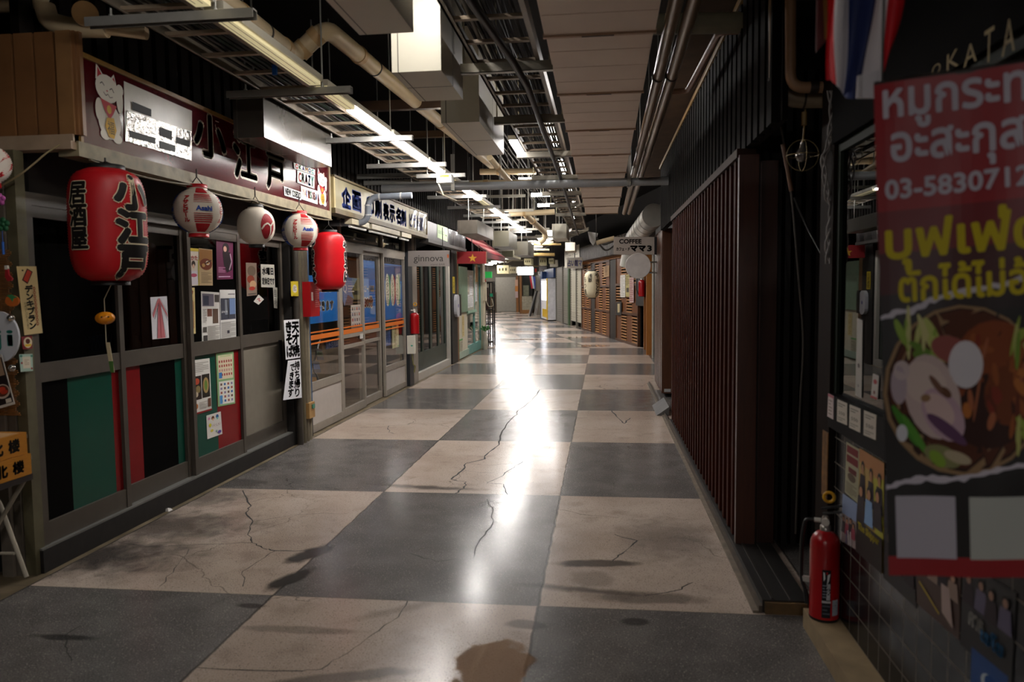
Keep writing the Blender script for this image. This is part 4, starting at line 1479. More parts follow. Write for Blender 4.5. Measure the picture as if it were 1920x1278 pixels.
def extinguisher(name, lab, c, h, r, gauge=True, big=True):
    c = V(c)
    t = thing(name, lab, 'fire extinguisher', tuple(c))
    R_ = M('#a80f16', .28, noise=.05, spec=.6)
    k = h / .48
    m = MB(R_)
    m.lathe(c, [(r * .97, 0), (r, .012 * k), (r, .30 * k), (r * .97, .325 * k), (r * .85, .345 * k), (r * .6, .362 * k), (r * .34, .37 * k)], None, 32)
    m.build('cylinder', t)
    m = MB(M('#0b0b0b', .5))
    m.lathe(c, [(r * .99, 0), (r * 1.01, .004 * k), (r * 1.01, .010 * k)], None, 32)
    m.build('base_ring', t)
    m = MB(M('#b0aca4', .3, .8, .1))
    m.lathe(c + V((0, 0, .37 * k)), [(r * .36, 0), (r * .36, .02 * k), (r * .26, .022 * k), (r * .26, .05 * k), (r * .2, .06 * k)], None, 20)
    m.build('valve', t)
    d = V((-c.x, -c.y, 0)).normalized()
    s = V((0, 0, 1)).cross(d).normalized()    # the viewer's right
    v = c + V((0, 0, .41 * k))
    m = MB(M('#cfcac0', .35))
    for q in ((-.55 * r, 0),):
        m.tube([v + s * (-.75 * r), v + s * (-.3 * r)], r * .16, n=10)
    rg = [v + d * (r * .3) + (s * math.cos(a) + V((0, 0, 1)) * math.sin(a)) * r * .27 for a in [2 * PI * i / 16 for i in range(16)]]
    m.prism(rg[::-1], d * .008)
    m.build('gauge', t)
    m = MB(M('#1a1a1c', .4))
    m.bar(v + V((0, 0, .05 * k)) - s * (r * .3), v + V((0, 0, .075 * k)) + s * (r * 1.5), .016, .008)
    m.build('lever', t)
    m = MB(M('#2a2a2a', .4))
    m.bar(v + V((0, 0, .03 * k)) - s * (r * .2), v + V((0, 0, .045 * k)) + s * (r * 1.3), .016, .006)
    m.build('carry_handle', t)
    m = MB(M('#d9a116', .4))
    cc = v + V((0, 0, .10 * k)) + s * (r * .2)
    m.tube([cc + (s * math.cos(2 * PI * i / 18) + V((0, 0, 1)) * math.sin(2 * PI * i / 18)) * r * .34 for i in range(19)], r * .11, n=8, caps=False)
    m.build('safety_ring', t)
    m = MB(M('#101011', .5))
    m.tube(bend([v - s * (r * .7), v - s * (r * 1.3) + V((0, 0, .0)), v - s * (r * 1.55) - V((0, 0, .08 * k)), v - s * (r * 1.55) - V((0, 0, .26 * k)), c - s * (r * 1.2) + V((0, 0, .10 * k))], .05 * k), r * .13, n=8)
    m.tube([c - s * (r * 1.25) + V((0, 0, .11 * k)), c - s * (r * 1.1) + V((0, 0, .05 * k))], r * .17, n=8)
    m.build('hose', t)
    if big:
        def f(u, vv, e=0.):
            return c + (d * math.cos(u) + s * math.sin(u)) * (r + e) + V((0, 0, (1 - vv) * .3 * k))
        m = MB(P('#14161c'))
        draw(m, f, [('R', -.15, .26, .42, .93, '#14161c', 6, 1), ('p', [(-.08, .29), (.02, .30), (.05, .38), (-.04, .42)], '#dcdcdc'), ('p', [(.2, .33), (.36, .31), (.30, .40), (.16, .47)], '#dcdcdc'), ('e', .16, .305, .06, .02, '#b01820'),
                    ('v', '消火器', .26, .45, .68, .22, '#c8c8cc', .012), ('l', -.1, .46, .1, .66, 5, '#7a7e88'), ('R', -.14, .69, .42, .72, '#b8b8b8', 6, 1), ('l', -.1, .74, .38, .9, 3, '#4a4e58')], e0=.0012, asp=r / .3)
        m.build('black_label', t)
        m = MB(P('#9aa0a8'))
        draw(m, f, [('R', .55, .68, 1.05, .9, '#9aa0a8', 5, 1), ('l', .6, .7, .95, .86, 4, '#5a5e66')], e0=.0012, asp=r / .3)
        m.build('grey_label', t)
        m = MB(M('#b8b4ac', .4))
        m.bar(c - s * (r * 1.0) + V((0, 0, .155 * k)), c - s * (r * 1.5) + V((0, 0, .155 * k)), .012, .022)
        m.build('hose_clip', t)
    return t


# ---------------------------------------------------------------- dark glass bar with white frame
WFR = M('#b8b3aa', .4, noise=.06)
DGR = M('#2c3a33', .4, noise=.15)
d = thing('door_7', 'dark green folding glass door inside a white frame, under the grey hanging bar board', 'door', (-2.9, 12.85, 0), None, 'structure')
m = MB(WFR)
m.box(-2.95, 11.52, 0, -2.89, 11.60, 2.05)
m.box(-2.95, 14.08, 0, -2.89, 14.18, 2.05)
m.box(-2.95, 11.6, 0, -2.89, 14.08, .12)
m.box(-2.95, 11.6, 1.98, -2.89, 14.08, 2.05)
m.build('frame', d)
m = MB(DGR)
for y in (11.6, 12.2, 12.82, 13.44):
    m.box(-2.99, y, .12, -2.955, y + .07, 1.98)
    m.box(-2.99, y + .07, .12, -2.955, y + .55, .42)
    m.box(-2.99, y + .07, 1.9, -2.955, y + .55, 1.98)
    m.box(-2.99, y + .55, .12, -2.955, y + .62, 1.98)
m.build('green_leaf', d)
m = MB(glass_mat('#767a76'))
m.box(-2.975, 11.65, .42, -2.971, 14.05, 1.9)
m.build('glass_pane', d)
m = MB(M('#b08a3a', .3, .8))
for z in (1.52, 1.0):
    m.tube([(-2.95, 11.66, z), (-2.92, 11.66, z)], .018, n=10)
m.build('knob', d)
m = MB(M('#2c2a26', .6, noise=.2))
m.box(-5.4, 11.12, 0, -5.36, 14.18, 3)
S(m, 'wall_left_bar')
s3 = thing('fascia_board', 'grey metal fascia wrapped in crinkled plastic above the dark glass bar', 'sign', (-2.6, 12.9, 2.16))
m = MB(M('#1f1b1a', .4, .2, .25, 5, bump=.5))
m.box(-2.7, 11.12, 2.2, -2.6, 14.3, 2.47)
m.build('panel', s3)
m = MB(M('#2c2826', .5))
m.box(-2.72, 11.12, 2.15, -2.58, 14.3, 2.2)
m.build('lower_trim', s3)
m = MB(glass_mat('#d0d0d4', .9, .15))
for k in range(18):
    y0, y1 = 12.75 + k * .085, 12.835 + k * .085
    j = lambda q: .012 * math.sin(q * 2.7)
    m.face([(-2.588 + j(k), y0, 2.2), (-2.588 + j(k + 1), y1, 2.2), (-2.588 + j(k + 2.3), y1, 2.46), (-2.588 + j(k + 1.3), y0, 2.46)])
m.build('plastic_wrap', s3)
T(sheet(pxq(on_x, -2.595, [(820, 420), (839, 427), (839, 453), (820, 445)]), [('l', .08, .4, .7, .66, 4, '#6a8a5a'), ('e', .85, .6, .1, .06, '#6a8a5a')], '#bcd6a4', .003), 'notice', 'pale green square notice on the grey plastic-wrapped fascia', 'sign')
# hanging bar board
hb = thing('hanging_sign', 'grey hanging board with thin lower case lettering, facing the corridor above the white framed door', 'sign', (-2.5, 11.0, 1.77))
q = pxq(on_y, 10.97, [(765, 470), (842, 469), (842, 499), (765, 499)])
sheet(q, [('t', 'ginnova', .14, .30, .86, .82, '#3a3634'), ('t', 'stand BAR', .55, .82, .90, .94, '#5a5452')], '#8d8580', .05, edge='#77706a').build('board', hb)
m = MB(M('#2a2826', .5))
for x in (q[0].x + .1, q[1].x - .1):
    m.tube([(x, 10.995, q[0].z), (x, 10.995, 2.35)], .006, n=6)
m.build('hanger', hb)
m = MB(P('#c0653a'))
m.box(q[1].x - .03, 10.967, q[1].z - .11, q[1].x - .005, 10.9695, q[1].z - .06)
m.build('orange_tab', hb)
# red star flag board
sb = thing('hanging_sign', 'red hanging box board with one gold star, beyond the grey hanging bar board', 'sign', (-2.4, 14.4, 1.9))
q = pxq(on_y, 14.4, [(857, 471), (911, 471), (911, 494), (857, 494)])


def star(cx, cy, r, asp, inner=.4):
    return [(cx + r * (inner if i % 2 else 1) * math.sin(PI * i / 5) / asp, cy - r * (inner if i % 2 else 1) * math.cos(PI * i / 5)) for i in range(10)]


mb = sheet(q, [], '#7c1216', .12, edge='#8a5a44')
f = flat(*q)
pts = star(.54, .56, .36, 2.3)
for i in range(10):
    mb.face([f(.54, .56, .001), f(*pts[(i + 1) % 10], .001), f(*pts[i], .001)], P('#b88a2a'))
mb.build('board', sb)
m = MB(M('#2a2826', .5))
m.tube([((q[0].x + q[1].x) / 2, 14.46, q[0].z), ((q[0].x + q[1].x) / 2, 14.46, 3.7)], .008, n=6)
m.build('hanger', sb)
aw = thing('awning', 'faded red striped shop awning beyond the star board', 'awning', (-2.6, 17.3, 2.2))
m = MB(M('#8a2a30', .5, noise=.15))
for k in range(6):
    x0, x1 = -2.9 + k * .09, -2.9 + (k + 1) * .09
    z0, z1 = 2.62 - k * .07, 2.62 - (k + 1) * .07
    m.hexa([(x0, 15.0, z0 - .01), (x0, 18.4, z0 - .01), (x1, 18.4, z1 - .01), (x1, 15.0, z1 - .01), (x0, 15.0, z0), (x0, 18.4, z0), (x1, 18.4, z1), (x1, 15.0, z1)], M('#8f2b33', .5) if k % 2 else M('#c98a86', .5))
m.build('cloth', aw)
m = MB(M('#5a1a20', .5))
m.box(-2.37, 15.0, 2.08, -2.36, 18.4, 2.2)
m.build('valance', aw)
extinguisher('fire_extinguisher', 'red fire extinguisher mounted on the dark post by the white framed door', on_y(774, 626, 11.1) + V((0.03, 0, 0)), .42, .068, big=False)
m = MB(WHITE)
p = on_y(773.5, 662, 11.02)
m.box(p.x - .055, 10.92, p.z, p.x + .055, 11.0, p.z + .27)
f = flat((p.x - .055, 10.92, p.z + .27), (p.x + .055, 10.92, p.z + .27), (p.x + .055, 10.92, p.z), (p.x - .055, 10.92, p.z))
draw(m, f, [('e', .65, .55, .16, .04, '#4aa88a')], asp=.4)
T(m, 'dispenser_box', 'white wall box below the extinguisher on the dark post', 'box')
m = MB(M('#8a845a', .5))
m.tube(bend([(-2.84, 11.0, .55), (-2.82, 11.0, .32), (-2.80, 11.05, .30), (-2.82, 11.05, .2)], .04), .012, n=8)
T(m, 'water_tap', 'small brass pipe stub low on the dark post', 'tap')

# ---------------------------------------------------------------- green shop with notices
m = MB(M('#1a1816', .6, noise=.2))
m.box(-2.95, 14.2, 0, -2.86, 14.75, 2.2)
m.box(-2.9, 14.75, 0, -2.88, 15.0, 2.2, M('#7a5a3a', .6))
S(m, 'trim_8')
t = thing('intercom', 'pale oval wall telephone with a blue dot on the dark post before the green boards', 'phone', (-2.84, 14.6, .9))
m = MB(M('#b4b4ba', .4, noise=.05))
cz = on_x(854, 573, -2.86)
m.prism([V((-2.80, cz.y + .16 * math.cos(a), cz.z + .22 * (1 if math.sin(a) > 0 else -1) * abs(math.sin(a)) ** .5)) for a in [2 * PI * i / 24 for i in range(24)]], (-.07, 0, 0))
m.build('body', t)
m = MB(P('#5a5a9a'))
m.prism([V((-2.798, cz.y - .0 + .035 * math.cos(a), cz.z + .035 * math.sin(a))) for a in [2 * PI * i / 14 for i in range(14)]], (-.004, 0, 0))
m.build('dot', t)
m = MB(M('#1c1c1e', .4))
m.box(-2.86, cz.y + .13, cz.z - .2, -2.79, cz.y + .26, cz.z + .22)
m.build('side', t)
T(sheet([(-2.855, 14.3, 1.68), (-2.855, 14.5, 1.68), (-2.855, 14.5, 1.36), (-2.855, 14.3, 1.36)], [('v', '火気厳禁', .5, .05, .95, .7, '#2a2418')], '#c0a828', .003), 'notice', 'narrow yellow strip notice on the dark post above the wall telephone', 'sign')
m = MB(M('#7f9a82', .5, noise=.12))
m.box(-2.93, 15.0, .96, -2.86, 15.92, 1.9)
T(m, 'green_board', 'faded sage green board cabinet beside the notice board', 'cabinet')
nb = thing('notice_board', 'pale notice board pinned with white sheets, right of the sage green board', 'board', (-2.9, 16.4, .96))
m = MB(M('#a8a294', .6, noise=.1))
m.box(-2.93, 15.95, .97, -2.90, 16.95, 1.85)
m.build('board', nb)
m = MB(M('#8ab09a', .5))
m.box(-2.95, 15.92, .92, -2.85, 17.0, .97)
m.build('ledge', nb)
for i, (y0, z1, y1, z0, lab) in enumerate(((16.0, 1.7, 16.3, 1.38, 'cream sheet, upper left on the notice board'), (16.36, 1.74, 16.75, 1.3, 'white sheet, upper right on the notice board'), (16.06, 1.32, 16.35, 1.03, 'white sheet, lower left on the notice board'), (16.4, 1.28, 16.8, 1.04, 'white sheet, lower right on the notice board'))):
    T(sheet([(-2.895, y0, z1), (-2.895, y1, z1), (-2.895, y1, z0), (-2.895, y0, z0)], [('l', .1, .1, .9, .9, 9, '#a8a8ac')], '#dcdcdc' if i else '#d0c8b0', .002), 'pinned_sheet', lab, 'paper', 'sheets on the notice board')
m = MB(M('#d0cbb8', .5, noise=.1))
m.box(-2.93, 15.0, .16, -2.89, 16.0, .95)
m.box(-2.93, 15.0, .02, -2.88, 16.1, .16, M('#9fb5a6', .5, noise=.15))
S(m, 'wall_left_panel')
T(sheet([(-2.885, 15.35, .9), (-2.885, 15.6, .9), (-2.885, 15.6, .45), (-2.885, 15.35, .45)], [('v', 'お知らせ', .5, .05, .95, .6, '#a88a3a')], '#d3c592', .002), 'notice', 'pale gold strip of writing on the cream panel under the sage green board', 'sign')
T(sheet([(-2.885, 15.02, .42), (-2.885, 15.4, .42), (-2.885, 15.4, .1), (-2.885, 15.02, .1)], [('r', .0, .0, 1, .1, '#6ab06a'), ('r', 0, 0, .1, 1, '#6ab06a'), ('l', .2, .2, .9, .9, 8, '#8a8878')], '#b8b4a0', .002), 'notice', 'small printed sheet with green tape edges low on the cream panel', 'sign')
TEAL = M('#6aa39a', .45, noise=.1)
glazed('door_8', 'teal framed glass door left of its pair beyond the notice board', 16.02, 17.0, .2, [], z1=.92, mat=TEAL, x=-2.9)
glazed('door_9', 'teal framed tall glass door at the corridor bend', 17.0, 17.9, .2, [], z1=2.0, mat=TEAL, x=-2.9)
m = MB(M('#cfc7ae', .5, noise=.1))
m.box(-2.95, 17.9, 0, -2.85, 18.3, 2.2)
S(m, 'trim_9')
T(sheet([(-2.885, 17.05, 1.55), (-2.885, 17.3, 1.55), (-2.885, 17.3, 1.15), (-2.885, 17.05, 1.15)], [('l', .1, .1, .9, .9, 9, '#a0a4ac')], '#d8d8dc', .002), 'notice', 'tall white sheet on the teal framed tall door', 'sign')
T(sheet([(-2.885, 17.1, 2.0), (-2.885, 17.4, 2.0), (-2.885, 17.4, 1.6), (-2.885, 17.1, 1.6)], [('v', '割引', .5, .1, .9, .7, '#a02020')], '#c89a20', .002), 'pennant', 'yellow pennant above the white sheet on the teal framed tall door', 'sign')
t = thing('wall_telephone', 'cream wall telephone with a coiled cord on the pale post at the corridor bend', 'phone', (-2.85, 18.1, 1.1))
m = MB(M('#cfc6b0', .4))
m.box(-2.85, 18.0, 1.15, -2.79, 18.16, 1.6)
m.build('body', t)
m = MB(M('#b8b09c', .5))
m.tube(bend([(-2.80, 18.1, 1.15), (-2.74, 18.1, 1.0), (-2.62, 18.1, 1.02), (-2.66, 18.1, 1.2)], .1), .012, n=6)
m.build('cord', t)
t = thing('flower_vase', 'small vase of green leaves at the foot of the pale post', 'vase', (-2.78, 17.9, 0))
m = MB(M('#c9c2b0', .4))
m.lathe((-2.78, 17.75, 0), [(.05, 0), (.07, .1), (.05, .3), (.03, .42)], None, 16)
m.build('vase', t)
m = MB(M('#3a7a3a', .5, noise=.2))
for k in range(9):
    a = k * 2.4
    tip = V((-2.78 + .1 * math.cos(a), 17.75 + .1 * math.sin(a), .52 + .02 * (k % 4)))
    m.prism([V((-2.78, 17.75, .42)), tip + V((.02, .02, -.03)), tip, tip + V((-.02, -.02, -.03))], (.002, .002, 0))
m.build('leaves', t)
# tall black rack standing in the corridor
bk = thing('open_rack', 'tall narrow black open rack with a brown upper panel, standing at the corridor bend', 'rack', (-2.76, 18.95, 0))
m = MB(BLACK)
a, b = on_z(908, 648).x, on_z(925, 648).x
for x in (a, (a + b) / 2, b):
    for y in (18.8, 19.1):
        m.box(x - .016, y - .016, 0, x + .016, y + .016, 1.62)
m.build('posts', bk)
for z in (.1, .55, .92, 1.25, 1.6):
    m = MB(M('#26211e', .5))
    m.box(a, 18.78, z - .015, b, 19.12, z + .015)
    m.build('shelf', bk)
m = MB(M('#3a201c', .5, noise=.2))
m.box(a + .01, 18.775, .93, (a + b) / 2 + .02, 18.79, 1.5)
m.build('brown_panel', bk)
m = MB(P('#35b890'))
m.box(b - .06, 18.76, 1.24, b + .01, 18.775, 1.32)
m.build('green_tag', bk)
m = MB(P('#b8b4ac'))
m.box(a + .08, 18.76, 1.47, a + .14, 18.775, 1.56)
m.build('pale_tag', bk)
# ---------------------------------------------------------------- overhead: strip lights, support channels, trays
LITM = M('#fdf8f4', .5, noise=0, emit=LAMP)
LITF = M('#fdf8f4', .5, noise=0, emit=LAMP * .5)
LITH = M('#fdf8f4', .5, noise=0, emit=LAMP_HIGH)
GLOW_COVER = M('#d2c497', .4, noise=0, emit=.55)   # yellowed covers with a glow added to make them bright


def fixture(name, label, x0, x1, y0, y1, z, lit, group=None, drop=.0):
    t = thing(name, label, 'light fixture', ((x0 + x1) / 2, (y0 + y1) / 2, z), group)
    m = MB(M('#b8b2a2', .35, .2, .08))
    m.box(x0, y0, z + .022, x1, y1, z + .06)
    m.build('housing', t)
    m = MB((LITH if z > 3.08 or 'squeezed' in label else LITF if 'past the bend' in label else LITM) if lit else GLOW_COVER)
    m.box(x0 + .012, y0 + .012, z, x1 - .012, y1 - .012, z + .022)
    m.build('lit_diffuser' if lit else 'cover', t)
    if not lit:
        m = MB(M('#4a4030', .5))
        for x in (x0 + .03, x1 - .03):
            m.box(x - .0015, y0 + .05, z - .001, x + .0015, y1 - .05, z)
        m.build('seam', t)
    return t


BY = [3.35, 4.68, 6.22, 7.57, 8.32, 8.9, 10.25, 11.6, 12.95, 14.3, 15.6, 16.9]
CH = M('#85837e', .4, .35, .12, 14)
for i, y in enumerate(BY):
    x0, x1 = (-2.38, -1.56) if i != 4 else (-2.05, -1.5)
    t = thing('support_channel', '%s grey cross channel under the left light strip, counted from the near end' % ORD[i], 'channel', ((x0 + x1) / 2, y, 2.68), 'cross channels under the light strip')
    m = MB(CH)
    m.box(x0, y - .022, 2.68, x1, y - .018, 2.722)
    m.box(x0, y + .018, 2.68, x1, y + .022, 2.722)
    m.box(x0, y - .018, 2.716, x1, y + .018, 2.722)
    m.build('channel', t)
    for x in (x0 + .12, -1.75):
        m = MB(M('#9a9a94', .4, .5, .1))
        m.tube([(x, y, 2.70), (x, y, 3.7)], .0055, n=6)
        m.lathe((x, y, 2.722), [(.011, 0), (.011, .012)], None, 6)
        m.build('hanger_rod', t)
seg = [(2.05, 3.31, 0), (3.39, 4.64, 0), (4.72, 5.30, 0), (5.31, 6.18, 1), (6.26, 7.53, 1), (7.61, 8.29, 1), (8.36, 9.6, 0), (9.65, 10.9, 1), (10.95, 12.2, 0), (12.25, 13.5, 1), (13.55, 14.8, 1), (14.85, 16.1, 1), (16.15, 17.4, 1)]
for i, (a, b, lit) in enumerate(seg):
    fixture('ceiling_light', ('lit' if lit else 'cream covered (glow added)') + ' %s fluorescent fixture of the left light strip, counted from behind the camera' % ORD[i], -1.825, -1.73, a, b, 2.725, lit, 'left light strip')
# second row, above the cable tray on the right of the white boxes
for i, (a, b, x, z) in enumerate(((7.9, 9.1, -.55, 3.12), (10.1, 11.3, -.55, 3.12), (12.4, 13.6, -.55, 3.12), (14.8, 16.0, -.55, 3.12), (17.4, 18.6, -.7, 3.12))):
    fixture('ceiling_light', '%s lit fluorescent fixture above the right-hand cable tray, counted from the near end' % ORD[i], x - .04, x + .04, a, b, z, 1, 'lights above the right cable tray')
fixture('ceiling_light', 'short unseen light added between the two nearest white steel boxes', -1.04, -.91, 3.44, 3.66, 3.05, 1)  # unseen lamp added to brighten the second box's near face
t = thing('tube_light', 'bare lit tube light hung left of the nearest white steel box', 'light fixture', (-1.5, 2.4, 2.66))
m = MB(M('#b8b2a2', .35, .2, .08))
m.box(-1.54, 1.85, 2.70, -1.46, 2.93, 2.75)
m.build('housing', t)
m = MB(M('#fdf8f4', .5, noise=0, emit=TUBE))
m.tube([(-1.5, 1.9, 2.665), (-1.5, 2.88, 2.665)], .018, n=10)
m.build('lit_tube', t)
for y in (2.0, 2.7):
    m = MB(STEEL)
    m.tube([(-1.5, y, 2.75), (-1.5, y, 3.7)], .005, n=6)
    m.build('hanger_rod', t)
for i in (0, 1):
    fixture('ceiling_light', ['left', 'right'][i] + ' added fill light far behind the camera over the corridor', -1.0 + i * 1.1, -.85 + i * 1.1, -3.9, -2.7, 2.72, 1)  # unseen lamps added to light the banner and other near faces
fixture('ceiling_light', 'lit fluorescent fixture squeezed between the white boxes and the right-hand cable tray', -.83, -.735, 6.75, 7.5, 2.74, 1)
for i, (a, b) in enumerate(((6.0, 7.2), (11.2, 12.4))):
    fixture('ceiling_light', ['nearer', 'farther'][i] + ' lit fixture hidden above the row of beige drip pans', -.05, .1, a, b, 3.2, 1, 'lights above the drip pans')
for i, (y, dx) in enumerate(((19.0, -.2), (21, -.6), (23, -1.0), (25, -1.45), (27, -1.9), (29.3, -2.4), (31.6, -2.9), (34, -3.4), (36.5, -3.95), (39, -4.5), (41.5, -5.0), (44, -5.6))):
    fixture('ceiling_light', '%s lit ceiling fixture past the bend of the corridor' % ORD[i], -1.25 + dx, -1.0 + dx, y, y + 1.5, 2.85, 1, 'lights past the bend')


def tray(name, label, x0, x1, y0, y1, z, seed, ncab):
    rnd = random.Random(seed)
    t = thing(name, label, 'cable tray', ((x0 + x1) / 2, y0, z))
    RM = M('#7c7264', .45, .15, .12)
    for x in (x0, x1):
        m = MB(RM)
        m.box(x - .006, y0, z, x + .006, y1, z + .07)
        m.box(x - .006, y0, z, x + (.02 if x == x0 else -.02), y1, z + .005)
        m.build('side_rail', t)
    y = y0 + .1
    while y < y1:
        m = MB(M('#8a7a66', .5, .1, .15))
        m.box(x0, y - .016, z + .006, x1, y + .016, z + .024)
        m.build('rung', t)
        y += .36
    m = MB(BLACK)
    cols = [M('#0a0a0a', .5, noise=0, spec=.25)] * 12 + [M('#77776f', .5, noise=0, spec=.2), M('#22221f', .5, noise=0, spec=.2), M('#12251b', .5, noise=0, spec=.2)]
    for k in range(ncab):
        x = x0 + .03 + (x1 - x0 - .06) * (k + .5) / ncab
        r = rnd.uniform(.005, .012)
        zz = z + .028 + r + rnd.uniform(0, .03)
        pts = [V((x + rnd.uniform(-.012, .012), y0 + (y1 - y0) * i / 22, zz + rnd.uniform(-.004, .008))) for i in range(23)]
        m.tube(pts, r, rnd.choice(cols), n=6)
    o = m.build('cables', t)
    o['kind'] = 'stuff'
    return t


tray('cable_tray', 'left ladder cable tray full of black wires beside the light strip', -2.24, -1.87, 1.5, 14.3, 2.76, 3, 15)
tray('cable_tray', 'right ladder cable tray full of black wires beside the beige drip pans', -.74, -.36, 1.5, 17.2, 2.76, 5, 16)
for i, y in enumerate((4.45, 5.83, 7.36, 8.9, 10.4, 11.9, 13.4)):
    t = thing('tray_support', '%s cross channel under the right-hand cable tray, counted from the near end' % ORD[i], 'channel', (-.53, y, 2.69), 'cross channels under the right cable tray')
    m = MB(M('#8f897c', .4, .3, .12))
    m.box(-.82, y - .022, 2.70, -.28, y - .018, 2.755)
    m.box(-.82, y - .022, 2.70, -.28, y + .02, 2.704)
    m.box(-.82, y - .018, 2.751, -.28, y + .02, 2.755)
    m.build('channel', t)
    for x in (-.80, -.30):
        m = MB(M('#b0a88c', .4, .4, .1))
        m.tube([(x, y, 2.72), (x, y, 3.7)], .006, n=6)
        m.build('hanger_rod', t)
m = MB(BLACK)
m.tube([on_z(px, py, 2.70) for px, py in ((850, -50), (885, 5), (925, 62), (962, 115), (988, 160), (1003, 200), (1017, 240), (1030, 275), (1048, 325), (1058, 355), (1070, 395), (1084, 440))], .021, n=10)
T(m, 'black_cable', 'thick black cable drooping along beneath the right-hand cable tray', 'cord')
bt = on_z(517, 137, 2.755)
m = MB(P('#1f6ad0'))
m.box(bt.x - .014, bt.y - .02, 2.742, bt.x + .014, bt.y - .004, 2.80)
T(m, 'blue_tag', 'tiny blue tag clipped to a rung of the left cable tray', 'tag')
# loose pale wires between the strip and the beige pipe
for i in range(6):
    rnd = random.Random(i + 20)
    m = MB(M(['#8e8c86', '#b5b1a4', '#2a2a2a', '#9a968a', '#6a675e', '#3a3a38'][i], .4, noise=0))
    x = -1.48 + .06 * i
    m.tube([V((x + rnd.uniform(-.02, .02), 2.0 + k * 1.2, 3.32 + rnd.uniform(-.04, .04))) for k in range(13)], .007 + .002 * (i % 3), n=6)
    T(m, 'loose_wire', ['grey loose wire nearest the light strip, over the cross channels', 'pale loose wire second from the light strip', 'black loose wire in the middle of the loose wires', 'pale grey loose wire fourth from the light strip', 'dark grey loose wire next to the beige pipe', 'charcoal loose wire closest to the white boxes'][i], 'cord', 'loose wires over the corridor')

# ---------------------------------------------------------------- painted steel boxes hanging overhead
WB = M('#d2cdbb', .4, noise=.04, scale=4)


def duct(label, x0, x1, y0, y1, z0, z1, mat=None, seam=True, group='hanging steel boxes'):
    t = thing('duct_box', label, 'box', ((x0 + x1) / 2, (y0 + y1) / 2, z0), group)
    m = MB(mat or WB)
    m.box(x0, y0, z0, x1, y1, z1)
    cas = m.build('casing', t)
    if seam:
        m = MB(M('#5a5448', .5))
        xs = x0 + (x1 - x0) * .13
        m.box(xs - .0025, y0 - .001, z0, xs + .0025, y0, z1)
        m.box(xs - .0025, y0, z0 - .001, xs + .0025, y1, z0)
        ym = (y0 + y1) / 2
        m.box(x0, ym - .002, z0 - .001, x1, ym + .002, z0)
        m.box(x1, ym - .002, z0, x1 + .001, ym + .002, z1)
        m.build('seam', cas)
    for y in (y0 + .1, y1 - .1):
        m = MB(M('#8a8a84', .4, .5))
        m.tube([((x0 + x1) / 2, y, z1), ((x0 + x1) / 2, y, 3.7)], .007, n=6)
        m.build('hanger_rod', t)
    return t


GRAYB = M('#45413b', .25, noise=.05)
duct('nearest hanging white steel box, cut by the top of the frame', -1.09, -.84, 1.9, 3.4, 2.6, 3.25)
duct('brightest hanging white steel box, second from the near end of the right-hand row', -1.11, -.843, 4.0, 4.63, 2.6, 3.3)
duct('long hanging cream steel box, third from the near end of the right-hand row', -1.113, -.843, 5.25, 6.56, 2.6, 3.25)
duct('grey hanging steel box in front of the maroon board', -2.52, -2.30, 5.02, 6.32, 2.5, 2.79, GRAYB)


def duct_px(label, l, t, r, b, Y, ln, mat=None):
    p, q = on_y(l, b, Y), on_y(r, t, Y)
    return duct(label, p.x, q.x, Y, Y + ln, p.z, q.z, mat)


duct_px('distant white steel box under the bright lamp, just left of the drooping black cable', 1035, 419, 1062, 446, 15.5, 1.3)
duct_px('small distant cream steel box below and right of the distant white one', 1060, 454, 1078, 470, 20.5, 1.2)
duct_px('cream steel box over the red awning at the left', 923, 432, 954, 462, 14.6, 1.4, M('#454132', .4, noise=.06))
duct_px('olive grey steel box beyond the red awning', 964, 452, 990, 478, 17.2, 1.5, M('#403c2f', .4, noise=.06))
duct_px('silvery crinkled duct section over the grey fascia', 858, 412, 895, 438, 10.8, 1.6, M('#5a544c', .3, .5, .15))
duct_px('low cream steel box past the bend, left of the white lit sign', 941, 470, 962, 482, 21.5, 2.0, M('#575341', .4, noise=.06))

